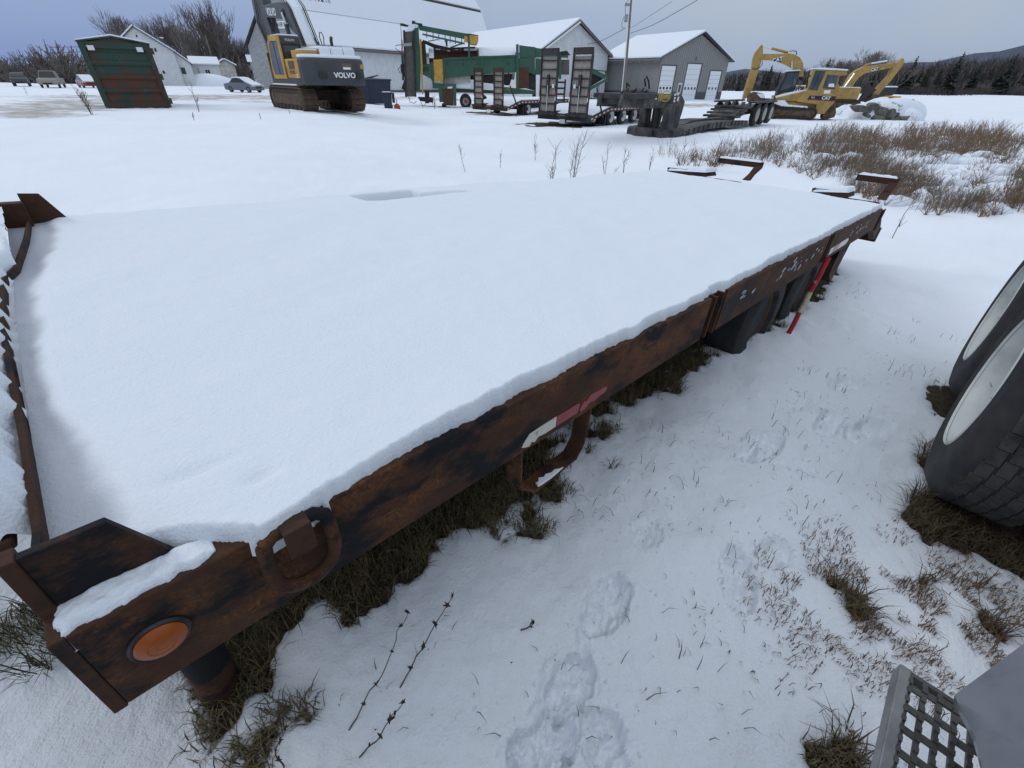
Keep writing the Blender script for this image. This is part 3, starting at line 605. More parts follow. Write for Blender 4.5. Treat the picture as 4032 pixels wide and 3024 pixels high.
# red and white marker pole leaning on the rail
p0 = dd(1703, 720, -.1); p0 = dd(1703, 720, float(ground_z(p0[0], p0[1]))); p0 = dd(1703, 720, float(ground_z(p0[0], p0[1]))); p1 = TF.O + TF.X * 4.05 + TF.Y * -.03 + TF.Z * -.17
PF = Frame(p0, 90); pr = PF.root('marker_pole', 'red and white banded marker pole leaning against the rusty flatbed rail', 'marker pole')
dv = p1 - p0
for a, b, mt_ in ((-.05, .30, 'pole_red'), (.30, .58, 'pole_white'), (.58, 1.0, 'pole_red')):
    q0, q1 = dv * a, dv * b; MB().tube([q0, q0 * .5 + q1 * .5 + np.array([.004, 0, 0]), q1], .0185 if mt_ == 'pole_white' else .0175, 12).build('band', mt_, pr, smooth='auto')
MB().tube([dv * 1.0, dv * 1.03], .021, 10).build('cap', 'pole_red', pr, smooth='auto')

# ================================================================== the truck the photographer stands beside
KR = KF.root('truck', 'grey highway tractor with an aluminium side step and deep white rear wheels', 'truck')
def lk(s, z): return z - .533 + s * math.tan(-_ts)         # world height to the truck's own
P = [(.939, -.037), (.941, .24), (.925, .30), (.86, .335), (-1.6, .22), (-1.6, .10), (.2, .14), (.5, .115), (.64, .095), (.717, .074), (.783, .049), (.873, -.004)]
MB().py(P, -1.0, -.400).build('side_fairing', 'truck_grey', KR, bevel=.018)
c = MB().py([(s, lk(s, z)) for s, z in [(-2.4, .8), (-2.4, 2.2), (-2.5, 2.6), (-4.0, 2.6), (-4.2, 2.3), (-4.5, 1.5), (-4.5, .8)]], -2.35, -.372).build('cab', 'truck_grey', KR, bevel=.05)
MB().py([(s, lk(s, z)) for s, z in [(-4.0, 1.6), (-2.8, 1.6), (-2.8, 2.4), (-3.85, 2.4)]], -.371, -.365).build('window', 'glass', c)
MB().lathe([(.02, -1.1), (.25, -1.1), (.285, -1.06), (.285, .70), (.25, .745), (.02, .75)], (0, -.76, lk(.3, .36)), 'x', 36).build('fuel_tank', 'aluminium', KR, smooth='auto')
stp = MB(); zr = lk(.84, .40); stp.box(.2, .982, -.354, -.331, zr - .035, zr + .004); stp.box(.2, .976, -.62, -.60, zr - .035, zr + .002)
step = stp.build('side_step', 'aluminium', KR, bevel=.003)
g = MB(); rows = 10; pitch = .0268
for i in range(rows + 1):
    y = -.354 - i * pitch
    g.box(.2, .974, y - .0045, y + .0045, zr - .006, zr)
    for k in range(30):                             # serrated tread
        s0 = .21 + k * .0254; g.box(s0, s0 + .012, y - .0045, y + .0045, zr - .001, zr + .004)
    if i < rows:
        for k in range(15):
            s0 = .205 + k * .056 + .009 * (i % 3)
            if s0 < .96: g.box(s0, s0 + .016, y - pitch + .0045, y - .0045, zr - .006, zr - .0008)
g.box(.972, .982, -.60, -.354, zr - .03, zr - .0004)
g.build('grating', 'step_plate', step)
for y in (-.95, -1.78): MB().box(.9, 5.2, y - .04, y + .04, .12, .38).build('frame_rail', 'black_steel', KR)
def truck_wheel(nm, s, y_out, side):
    """outer dual: deep dish facing out"""
    d_ = -side
    prof = [(.285, .0), (.30, -.006), (.335, .004), (.40, -.012), (.455, .0), (.492, .03), (.506, .06), (.507, .13), (.507, .19), (.506, .24), (.49, .27), (.44, .295), (.3, .295)]
    w = MB().lathe([(r, d_ * a) for r, a in prof], (0, 0, 0), 'y', 56, cap=False).build(nm, 'rubber', KR, smooth='auto'); w.location = (s, y_out, 0)
    rim = [(.300, -.004), (.292, -.010), (.284, .004), (.272, .02), (.262, .06), (.258, .13), (.25, .16), (.22, .175), (.13, .18), (.12, .15), (.10, .10), (.02, .09)]
    MB().lathe([(r, d_ * a) for r, a in rim], (0, 0, 0), 'y', 56, cap=False).build('rim', 'wheel_white', w, smooth='auto')
    blk = MB(); n = 46; Rr = random.Random(3)
    for k in range(n):                              # tread blocks in five ribs
        for j in range(5):
            a = 2 * pi * (k + .5 * (j % 2)) / n; y0 = .045 + j * .044; wd = .036; h = .005; ca = .472 * 2 * pi / n
            V = []
            for rr in (.500, .507 + h * Rr.uniform(.55, 1)):
                for aa, yy in ((a - ca, y0), (a + ca, y0 + .006), (a + ca, y0 + wd + .006), (a - ca, y0 + wd)): V.append((rr * cos(aa), d_ * yy, rr * sin(aa)))
            blk.add(V, [(4, 5, 6, 7), (0, 1, 5, 4), (1, 2, 6, 5), (2, 3, 7, 6), (3, 0, 4, 7)])
    blk.build('tread', 'rubber_tread', w)
    return w
for s, zw in ((2.43, .128), (3.55, .145)):
    truck_wheel('wheel', s, -.35, 1).location.z = zw
    i_ = MB().lathe([(.28, 0), (.45, 0), (.50, .04), (.50, .24), (.45, .28), (.28, .28)], (s, -.97, zw), 'y', 40).build('inner_tyre', 'rubber', KR, smooth='auto')
    truck_wheel('wheel', s, -2.42, -1).location.z = zw
    MB().tube([(s, -.5, zw), (s, -2.2, zw)], .1, 14).build('axle', 'black_steel', KR, smooth='auto')
MB().box(1.3, 5.0, -1.8, -.93, .385, .46).build('chassis_deck', 'black_steel', KR)

# ================================================================== buildings
def wall_boards(parent, P0, P1, z0, z1, pitch, mtl, name='siding_board', off=.012, axis='x', v=0, lap=False):
    """horizontal boards in one run, shared mesh"""
    n = int((z1 - z0) / pitch)
    me = MB().box(P0, P1, v - off, v - .002, 0, pitch - (.012 if not lap else .004)).mesh(name, mtl) if axis == 'x' else MB().box(v - off, v - .002, P0, P1, 0, pitch - .012).mesh(name, mtl)
    for i in range(n): inst(me, name, parent, (0, 0, z0 + i * pitch))
def window_on(parent, x0, x1, z0, z1, y, fr='trim_white', gl='glass_dark', bars=1, side=-1, t=.06):
    w = MB().box(x0, x1, min(y, y + side * t * .5), max(y, y + side * t * .5), z0, z1).build('window', gl, parent)
    f = MB(); ya, yb = sorted((y + side * t * .4, y + side * t)); fw = min(.09, (x1 - x0) * .14)
    f.box(x0 - fw, x0, ya, yb, z0 - fw, z1 + fw); f.box(x1, x1 + fw, ya, yb, z0 - fw, z1 + fw); f.box(x0, x1, ya, yb, z1, z1 + fw); f.box(x0, x1, ya, yb, z0 - fw, z0)
    for b in range(bars): q = x0 + (x1 - x0) * (b + 1) / (bars + 1); f.box(q - .03, q + .03, ya, yb, z0, z1)
    fo = f.build('frame', fr, w); tag(fo, kind='stuff') if False else None
    return w

# ---- grey metal garage with three overhead doors
O = gt(*K('r4', 1060, 590)); GF = Frame(O, 57); GA = GF.root('garage', 'grey metal-clad garage with three white overhead doors and snowy gable roof', 'building')
WD, DP, EH, AP = 15.3, 12.6, 5.05, 8.0
MB().px([(0, -.6), (0, EH), (DP, EH), (DP, -.6)], .05, WD - .05).build('wall', 'garage_grey', GA)
MB().py([(0, -.6), (0, EH + .1), (WD / 2, AP - .15), (WD, EH + .1), (WD, -.6)], -.04, .04).build('gable_wall', 'garage_grey', GA)
rib = MB().box(-.02, .02, -.075, -.041, 0, 1).mesh('wall_rib', 'garage_grey')
sk = MB().box(-.012, WD + .012, -.07, -.042, -.6, 1.0).build('wainscot', 'garage_dark', GA)
for i in range(34):
    x = .25 + i * .45
    if x > WD - .1: break
    zt = EH + (AP - EH - .3) * (1 - abs(x - WD / 2) / (WD / 2)); inst(rib, 'wall_rib', GA, (x, .0, 1.0), None, (1, 1, zt - 1.0))
ribs = MB().box(-.034, -.001, -.02, .02, 0, EH - 1).mesh('wall_rib', 'garage_grey')
for i in range(28): inst(ribs, 'wall_rib', GA, (.05, .3 + i * .44, 1.0))
MB().box(.018, .049, .02, DP, -.6, 1.0).build('wainscot', 'garage_dark', GA)
for sgn in (0, 1):
    ov = .75; x0, x1 = (-ov, WD / 2) if sgn == 0 else (WD / 2, WD + ov)
    zz = lambda x: EH + .12 + (AP - EH) * (1 - abs(x - WD / 2) / (WD / 2))
    MB().py([(x0, zz(x0)), (x1, zz(x1)), (x1, zz(x1) + .12), (x0, zz(x0) + .12)], -.55, DP + .5).build('roof', 'garage_dark', GA)
    r = MB().py([(x0, zz(x0) + .121), (x1, zz(x1) + .121), (x1, zz(x1) + .32), (x0, zz(x0) + .27)], -.5, DP + .5).build('roof_snow', 'snow_far', GA)
MB().px([(-.57, EH - .45), (-.55, EH - .28), (DP, EH - .28), (DP, EH - .45)], -.86, -.76).build('gutter', 'trim_brown', GA)
ic = MB()
for i in range(60):
    y = -.4 + i * .22; L_ = .15 + .3 * abs(sin(i * 2.7)) * abs(cos(i * 1.1)); ic.lathe([(.035, 0), (.004, -L_)], (-.80, y, EH - .2), 'z', 5)
tag(ic.build('icicles', 'snow_far', GA), kind='stuff')
for x0, x1, zt, panes in ((.3, 3.15, 4.1, 4), (5.75, 8.75, 4.45, 4), (11.35, 13.9, 3.7, 3)):
    d_ = MB().box(x0 - .12, x1 + .35, -.078, -.071, -.3, zt + .12).build('door', 'garage_dark', GA); n = 7; hh = zt / n; ps = MB().box(x0, x1, -.125, -.079, 0, hh - .02).mesh('door_panel', 'door_white')
    for i in range(n): inst(ps, 'door_panel', d_, (0, 0, i * hh))
    pm = MB().box(-.19, .19, -.132, -.126, 0, .3).mesh('pane', 'glass_dark')
    for i in range(panes): inst(pm, 'pane', d_, (x0 + (x1 - x0) * (i + .5) / panes, 0, 1.3))
dr = MB().box(4.45, 5.25, -.12, -.071, .0, 2.1).build('door', 'trim_white', GA); MB().box(4.57, 5.13, -.126, -.121, .9, 1.9).build('pane', 'glass', dr)
MB().lathe([(.16, 0), (.12, -.25), (.02, -.28)], (7.35, -.08, 5.1), 'y', 10).build('wall_lamp', 'steel', GA)

# ---- white gabled shed between barn and garage
O = gt(*K('r3', 1935, 850)); MF = Frame(O, 57); MD = MF.root('white_shed', 'long white shed with snow roof and brown-edged gable beside the grey garage', 'building')
WD2, DP2, EH2, AP2 = 13.0, 31., 5.5, 9.1
MB().px([(0, -.6), (0, EH2), (DP2, EH2), (DP2, -.6)], -WD2 + .05, -.05).build('wall', 'siding_white', MD)
MB().py([(-WD2, -.6), (-WD2, EH2 + .1), (-WD2 / 2, AP2 - .1), (0, EH2 + .1), (0, -.6)], -.05, .05).build('gable_wall', 'siding_white', MD)
vr = MB().box(-.02, .02, -.085, -.051, 0, 1).mesh('siding_board', 'siding_white')
for i in range(28):
    x = -WD2 + .3 + i * .46
    if x > -.1: break
    inst(vr, 'siding_board', MD, (x, 0, .2), None, (1, 1, EH2 - .35 + (AP2 - EH2) * (1 - abs(x + WD2 / 2) / (WD2 / 2))))
MB().box(-WD2, 0, -.10, -.086, EH2 - .06, EH2 + .06).build('trim_band', 'trim_white', MD)
for sgn in (0, 1):
    x0, x1 = (-WD2 - .6, -WD2 / 2) if sgn == 0 else (-WD2 / 2, .6); zz = lambda x: EH2 + .12 + (AP2 - EH2) * (1 - abs(x + WD2 / 2) / (WD2 / 2))
    MB().py([(x0, zz(x0)), (x1, zz(x1)), (x1, zz(x1) + .12), (x0, zz(x0) + .12)], -.6, DP2 + .5).build('roof', 'roof_dark', MD)
    MB().py([(x0, zz(x0) + .121), (x1, zz(x1) + .121), (x1, zz(x1) + .36), (x0, zz(x0) + .3)], -.5, DP2 + .5).build('roof_snow', 'snow_far', MD)
    MB().py([(x0, zz(x0) - .28), (x1, zz(x1) - .28), (x1, zz(x1) - .01), (x0, zz(x0) - .01)], -.64, -.602).build('rake_board', 'trim_brown' if sgn else 'trim_white', MD)

# ---- big gambrel dairy barn
O = gt(*K('r2', 2150, 1150)); BF = Frame(O, 30); BA = BF.root('barn', 'huge white dairy barn with flared gambrel roof under snow', 'barn')
S0, S1 = -15.85, 36.
prof = [(0, 6.0), (5.05, 9.8), (5.2, 10.0), (7.15, 14.7), (8.7, 16.4), (10.25, 14.7), (12.2, 10), (17.4, 6.0)]
MB().px([(.25, -.8), (.25, 5.9), (17.1, 5.9), (17.1, -.8)], S0 + .05, S1 - .05).build('wall', 'siding_white', BA)
MB().px([(.25, -.8), (.25, 5.9), (5.05, 9.6), (7.15, 14.5), (8.7, 16.2), (10.25, 14.5), (12.35, 9.6), (17.1, 5.9), (17.1, -.8)], S0, S0 + .049).build('gable_wall', 'shingle_grey', BA)
vb = MB().box(-.02, .02, -.03, -.001, 0, 5.8).mesh('siding_board', 'siding_white')
for i in range(80): inst(vb, 'siding_board', BA, (S0 + .4 + i * .64, .25, 0))
for (p, q) in zip(prof[:-1], prof[1:]):
    if abs(p[0] - q[0]) < .3: continue
    d_ = np.array([q[0] - p[0], q[1] - p[1]]); nn = np.array([-d_[1], d_[0]]) / np.linalg.norm(d_); e = d_ / np.linalg.norm(d_) * .12
    a, b = np.array(p), np.array(q)
    if p[0] < 1: a = a - e * 4
    if q[0] > 17: b = b + e * 4
    MB().px([tuple(a), tuple(b), tuple(b + nn * .12), tuple(a + nn * .12)], S0 - .35, S1 + .3).build('roof', 'roof_dark', BA)
    if q[0] <= 8.8:
        hi_ = b - e * (4.5 if p[0] > 5.1 and q[0] < 8 else .2); lo_ = a
        def sl_(t0, t1, name='roof_snow', s0=S0 - .33, s1=S1 + .28, th=.22): u0, u1 = lo_ + (hi_ - lo_) * t0, lo_ + (hi_ - lo_) * t1; return MB().px([tuple(u0 + nn * .121), tuple(u1 + nn * .121), tuple(u1 + nn * (.121 + th)), tuple(u0 + nn * (.121 + th))], s0, s1).build(name, 'snow_far', BA)
        if p[0] > 5.1 and q[0] < 8:                      # steep pitch: the snow has slid off one patch
            A1 = BF.sz('a1', [(930, 100), (1560, 190)], 6.5); sl_(0, .30); sl_(.30, 1.0, s0=A1[1][0] + .6); sl_(.30, 1.0, s0=S0 - .33, s1=A1[0][0] - .4) if A1[0][0] - .4 > S0 else None
            RR_ = random.Random(5)
            for k in range(9):
                s_ = A1[0][0] + (A1[1][0] - A1[0][0] + .8) * k / 8; sl_(.30, .30 + RR_.choice((.06, .12, .2, .45)), s0=s_, s1=s_ + RR_.uniform(.2, .5))
        else: sl_(0, 1)
MB().box(S0 - .2, S1, -.55, -.42, 5.35, 5.6).build('eave_board', 'trim_brown', BA)
MB().box(S0, S1, .12, .249, -.8, .35).build('sill', 'trim_brown', BA)
sg = BF.tz('a1', [(585, 520), (770, 455), (775, 575), (590, 610)], S0 - .06); yc, zc = sum(q[0] for q in sg) / 4, sum(q[1] for q in sg) / 4
hh = abs(sg[0][1] - sg[3][1]) * 1.25; ww = abs(sg[0][0] - sg[1][0]) * 1.15
MB().box(S0 - .12, S0 - .06, yc - ww / 2 - .6, yc + ww / 2 + .6, zc - hh * .75, zc + hh * .75).build('sign_board', 'trim_white', BA)
lettering('sign_lettering', 'DAIRY', hh * 1.2, facing((S0 - .13, yc, zc), (0, -1, 0), (0, 0, 1)), 'letter_black', BA, sx=ww / (hh * 3.2))

# ---- low white outbuilding with two dishes, left of the barn
O = gt(*K('r2', 560, 1058)); DF = Frame(O, 62); DA = DF.root('milk_house', 'low white outbuilding with two narrow windows and satellite dishes', 'building')
e0, e1, e2 = DF.sz('r2', [(255, 790), (545, 765), (300, 800)], 0)[:3]; lx = DF.sz('r2', [(300, 900)], 0)[0][0]; eh = (e0[1] + e1[1]) / 2
MB().box(lx, lx + 9, 0, 7, -1.2, eh).build('wall', 'siding_white', DA)
MB().px([(-.5, eh - .05), (3.5, eh + 2.1), (7.5, eh - .05)], lx - .6, lx + 9).build('roof', 'roof_dark', DA)
MB().px([(-.52, eh + .0), (-.52, eh + .2), (2.2, eh + 1.6), (2.2, eh + 1.42)], lx - .6, lx + 9).build('roof_snow', 'snow_far', DA)
for a, b in ((370, 430), (470, 535)):
    q = DF.sz('r2', [(a + 5, 815), (b, 815), (b, 960)], 0); window_on(DA, q[0][0], q[0][0] + .75, q[2][1], q[0][1], 0, 'trim_brown', 'glass')
for (kx, ky, yy, nm) in ((400, 612, 3.4, 'dark'), (285, 845, -.6, 'grey')):
    c = DF.sz('r2', [(kx, ky)], yy)[0]; dz = DF.sz('r2', [(kx, ky + 60)], yy)[0]
    dh = MB().lathe([(.62, .1), (.45, .02), (.2, -.04), (.02, -.06)], (c[0], yy, c[1]), 'y', 18, cap=False).build('satellite_dish', 'car_dark' if nm == 'dark' else 'galv', DA, smooth=True)
    MB().tube([(c[0], yy + .05, c[1] - .1), (c[0] + .5, yy + .25, c[1] - 1.4), (c[0] + .55, yy + .6, c[1] - 1.9)], .035, 6).build('dish_arm', 'galv', dh)

# ---- white farmhouse, its gable to the camera
O = gt(*K('a7', 1150, 985)); HF = Frame(O, 58); HA = HF.root('farmhouse', 'white clapboard farmhouse with long catslide gable behind the green container', 'house')
ap = (-4.45, 8.5); k1 = (.33, 5.25); lw = (2.4, 3.5); lf = (-9.6, 4.6)
MB().py([(lf[0], -1.5), lf, ap, k1, (.33, -1.5)], 0, 9).build('wall', 'siding_white', HA)
MB().py([(.331, -1.5), (.331, 5.22), lw, (2.4, -1.5)], 1.2, 8).build('lean_to', 'siding_white', HA)
nb = 42
for i in range(nb):                                   # clapboards cut to the gable
    z = -.2 + i * .205
    xl = lf[0] if z < lf[1] else lf[0] + (ap[0] - lf[0]) * (z + .2 - lf[1]) / (ap[1] - lf[1]); xr = .33 if z < 5.0 else k1[0] + (ap[0] - k1[0]) * (z + .2 - k1[1]) / (ap[1] - k1[1])
    if xr - xl > .3: MB().py([(xl + .05, z), (xr - .05, z), (xr - .05, z + .19), (xl + .05, z + .19)], -.03, -.002).build('clapboard', 'siding_white', HA)
for (p, q, y0, y1) in ((lf, ap, -.4, 9.3), (ap, k1, -.4, 9.3), (k1, lw, .9, 8.2)):
    d_ = np.array(q) - np.array(p); nn = np.array([-d_[1], d_[0]]) / np.linalg.norm(d_); a = np.array(p); b = np.array(q) + d_ / np.linalg.norm(d_) * .25
    if p == lf: a = a - d_ / np.linalg.norm(d_) * .4
    MB().py([tuple(a), tuple(b), tuple(b + nn * .14), tuple(a + nn * .14)], y0, y1).build('roof', 'roof_dark', HA); MB().py([tuple(a + nn * .141), tuple(b + nn * .141), tuple(b + nn * .34), tuple(a + nn * .34)], y0 + .05, y1).build('roof_snow', 'snow_far', HA)
for k_ in (((430, 215), (470, 255)), ((705, 415), (760, 475)), ((830, 755), (885, 805))):
    q = HF.sz('a7', k_, 0); window_on(HA, q[0][0], q[1][0], q[1][1], q[0][1], -.031, bars=0)
q = HF.sz('a7', [(1100, 705), (1165, 810)], 1.2); window_on(HA, q[0][0], q[0][0] + .75, q[1][1], q[0][1], 1.2, gl='glass', bars=0)
c = HF.sz('a7', [(845, 320), (845, 270)], 4); ch = MB().box(c[0][0] - .25, c[0][0] + .25, 3.8, 4.3, c[0][1] - 1.6, c[1][1]).build('chimney', 'garage_dark', HA); MB().box(c[0][0] - .3, c[0][0] + .3, 3.75, 4.35, c[1][1], c[1][1] + .15).build('chimney_snow', 'snow_far', ch)
q = HF.sz('a7', [(1320, 670), (1650, 670), (1650, 885), (1325, 885)], 6); wx0, wx1, wz0, wz1 = q[0][0] - .6, q[1][0] + .3, q[2][1], q[1][1]
wg = MB().box(wx0, wx1, 6, 12, -1.5, wz1).build('wing', 'siding_white', HA)
MB().px([(5.6, wz1), (9, wz1 + 1.2), (12.4, wz1)], wx0 - .2, wx1 + .3).build('wing_roof', 'roof_dark', HA); MB().px([(5.55, wz1 + .02), (5.55, wz1 + .22), (9, wz1 + 1.42), (9, wz1 + 1.22)], wx0 - .2, wx1 + .3).build('roof_snow', 'snow_far', HA)
q = HF.sz('a7', [(1475, 740), (1565, 815)], 6); window_on(HA, q[0][0], q[1][0], q[1][1], q[0][1], 6, bars=1)
q = HF.sz('a7', [(1355, 715), (1430, 875)], 6); MB().box(q[0][0], q[1][0], 5.95, 5.999, q[1][1], q[0][1]).build('door', 'galv', HA)
# snow bank in front of the wing
bc = HF.O + HF.X * 4.5 + HF.Y * 4; bk = MB().blob((bc[0], bc[1], -1.0), 7, 4.2, 1.05 + wz0 + .55, 3, 28, 9, .06).build('snow_bank', 'snow_far', smooth=True); tag(bk, kind='structure')

# ---- small white shed
O = gt(*K('a7', 1720, 972)); SF = Frame(O, 58); SH = SF.root('garden_shed', 'small weathered white board shed with snowy gable roof beside the sedan', 'shed')
q = SF.sz('a7', [(1640, 665), (1760, 600), (1915, 665), (1945, 960)], 0); wL, wR = SF.sz('a7', [(1650, 670)], 0)[0][0], SF.sz('a7', [(1915, 670)], 0)[0][0]; zE, zA = q[0][1], q[1][1]; xm = (wL + wR) / 2
MB().py([(wL, -.5), (wL, zE), (xm, zA), (wR, zE), (wR, -.5)], 0, 3.2).build('wall', 'siding_dirty', SH)
n = 11
for i in range(n):
    a = wL + (wR - wL) * i / n; b = wL + (wR - wL) * (i + 1) / n - .03; m_ = (a + b) / 2; MB().box(a, b, -.04, -.002, .05 + .12 * abs(sin(i * 3.1)), zE + (zA - zE) * (1 - abs(m_ - xm) / ((wR - wL) / 2)) - .12).build('board', 'siding_dirty', SH)
for (p, r_) in (((wL - .35, zE - .2), (xm, zA + .08)), ((xm, zA + .08), (wR + .35, zE - .2))):
    d_ = np.array(r_) - np.array(p); nn = np.array([-d_[1], d_[0]]) / np.linalg.norm(d_); p_ = np.array(p); r2_ = np.array(r_)
    MB().py([p, r_, tuple(r2_ + nn * .1), tuple(p_ + nn * .1)], -.35, 3.5).build('roof', 'roof_dark', SH); MB().py([tuple(p_ + nn * .101), tuple(r2_ + nn * .101), tuple(r2_ + nn * .36), tuple(p_ + nn * .36)], -.3, 3.5).build('roof_snow', 'snow_far', SH)

# ================================================================== utility poles and wires
def upole(k, base, top, r, label, Hmin=None):
    O = gt(*K(k, *base)); Fp = Frame(O, 90); t = Fp.sz(k, [top], 0)[0]; b = Fp.sz(k, [base], 0)[0]
    rt = Fp.root('utility_pole', label, 'utility pole'); MB().tube([(b[0], 0, -.6), t_mid(b, t), (t[0], 0, t[1])], r, 10, r * .7).build('shaft', 'pole_wood', rt, smooth='auto'); return Fp, rt, t
def t_mid(b, t): return ((b[0] + t[0]) / 2, 0, t[1] / 2)
UF, UP, ut = upole('r4', (815, 586), (886, -330), .17, 'weathered wooden utility pole with grey transformer and conduit by the garage')
h0 = UF.sz('r3', [(2135, 160)], -.3)[0]; tr_ = MB().lathe([(.05, .42), (.24, .4), (.24, -.4), (.05, -.42)], (h0[0], -.42, h0[1]), 'z', 16).build('transformer', 'galv', UP, smooth='auto')
q = UF.sz('r4', [(795, 580), (850, 20)], -.25); MB().tube([(q[0][0], -.25, 0), (q[1][0], -.22, q[1][1])], .06, 8).build('conduit', 'trim_white', UP, smooth='auto')
MB().tube([UF_ for UF_ in [(h0[0] - .3, -.4, h0[1] + .2), (h0[0] - .55, -.5, h0[1] - .5), (h0[0] - .4, -.5, h0[1] - 1.1), (h0[0] - .1, -.4, h0[1] - .9)]], .03, 6).build('jumper_cable', 'hose', UP)
MB().tube([(h0[0] - .2, -.4, h0[1] + .4), (h0[0] - .35, -.4, h0[1] + 1.4), (h0[0] + .1, -.2, h0[1] + 2)], .03, 6).build('jumper_cable', 'hose', UP)
MB().box(h0[0] - .35, h0[0] + .3, -.3, -.12, h0[1] + 1.25, h0[1] + 1.55).build('cutout_bracket', 'galv', UP)
def wire(nm, k, pts, D0, D1, label, sag=0, r=.03):
    P = []
    for i, (x, y) in enumerate(pts): t = i / (len(pts) - 1); rr = ray(*K(k, x, y)); P.append(CAM + rr * ((D0 + (D1 - D0) * t) / rr[1]))
    o = MB().tube([tuple(p) for p in P], r, 5).build(nm, 'hose'); return tag(o, label, 'cable')
ud = UF.O[1]
wire('service_cable', 'r3', [(1800, 385), (1900, 365), (2010, 310), (2130, 245)], 72, ud - .4, 'sagging service cable from the gable of the white shed to the pole')
wire('service_cable', 'r4', [(868, 62), (950, 35), (1040, 0), (1120, -40), (1400, -200)], ud - .4, 60, 'overhead cable climbing away from the pole across the sky', r=.028)
wire('service_cable', 'r4', [(868, 20), (905, 0), (1000, -60), (1200, -190)], ud - .4, 60, 'thin upper cable leaving the pole top above the garage roof', r=.018)
upole('a7', (1350, 930), (1120, 250), .16, 'slim bare wooden pole standing before the farmhouse wing')
upole('a7', (1700, 960), (1480, 230), .2, 'tall leaning wooden pole touching the small white shed')
wire('distant_cable', 'r1', [(430, 412), (560, 410), (690, 408)], 120, 120, 'thin power line in the sky left of the container', r=.05)
wire('distant_cable', 'r1', [(430, 462), (560, 458), (700, 452)], 120, 120, 'lower power line in the sky left of the container', r=.05)

# ================================================================== rusty green container
O = gt(*K('r1', 925, 945)); CF = Frame(O, 55); CO = CF.root('container', 'tall rusty dark-green steel container with ribbed panels and a peaked snowy lid', 'container')
W_ = CF.sz('r1', [(1505, 950)], 0)[0][0]; Hs, Ha, D_ = 2.32, 2.52, 4.6; print('container', W_)
MB().box(.06, W_ - .06, .05, D_, .1, Hs - .02).build('body', 'container_green', CO)
for x0, x1 in ((0, .2), (W_ - .2, W_)): MB().box(x0, x1, -.06, .12, .02, Hs).build('corner_post', 'container_green', CO, bevel=.01)
MB().box(.2, W_ - .2, -.05, .1, .02, .22).build('bottom_beam', 'container_rust', CO)
MB().py([(.2, Hs - .22), (.2, Hs - .001), (W_ - .2, Hs - .001), (W_ - .2, Hs - .22)], -.05, .1).build('top_beam', 'container_green', CO)
zs = [.22, .72, 1.20, 1.68, Hs - .22]
for i in range(4):
    MB().add([(.2, .0, zs[i]), (W_ - .2, .0, zs[i]), (W_ - .2, .04, zs[i + 1] - .16), (.2, .04, zs[i + 1] - .16)], [(0, 1, 2, 3)]).py([(.2, zs[i]), (W_ - .2, zs[i]), (W_ - .2, zs[i + 1] - .14), (.2, zs[i + 1] - .14)], .03, .049).build('panel', 'container_rust' if i < 2 else 'container_green', CO)
    if i < 3: MB().px([(-.03, zs[i + 1] - .14), (-.055, zs[i + 1] - .06), (-.055, zs[i + 1]), (.049, zs[i + 1]), (.049, zs[i + 1] - .14)], .2, W_ - .2).build('rib', 'container_rust' if i == 1 else 'container_green', CO)
MB().py([(-.03, Hs), (W_ / 2, Ha), (W_ + .03, Hs), (W_ + .03, Hs - .04), (W_ / 2, Ha - .05), (-.03, Hs - .04)], -.10, D_).build('lid', 'container_green', CO)
MB().py([(.2, Hs - .041), (W_ / 2, Ha - .052), (W_ - .2, Hs - .041)], -.03, -.005).build('lid_face', 'container_rust', CO)
MB().py([(-.02, Hs + .002), (W_ / 2, Ha + .002), (W_ + .02, Hs + .002), (W_ + .01, Hs + .05), (W_ / 2, Ha + .06), (0, Hs + .05)], -.09, D_).build('lid_snow', 'snow_far', CO, bevel=.02)
for x in (.27, W_ - .5): MB().box(x, x + .22, -.058, -.051, Hs - .3, Hs - .14).build('reflector_plate', 'trim_white', CO)
for z in (.15, 1.05, 1.95): MB().box(W_ + .001, W_ + .09, -.05, .06, z, z + .22).build('hinge', 'container_green', CO)
for x in (.1, W_ - .35): MB().box(x, x + .25, .0, D_, -.12, .1).build('skid', 'rust_far', CO)
MB().tube([(W_ - .12, -.09, .1), (W_ - .12, -.09, Hs - .2)], .025, 6).build('latch_rod', 'container_green', CO)

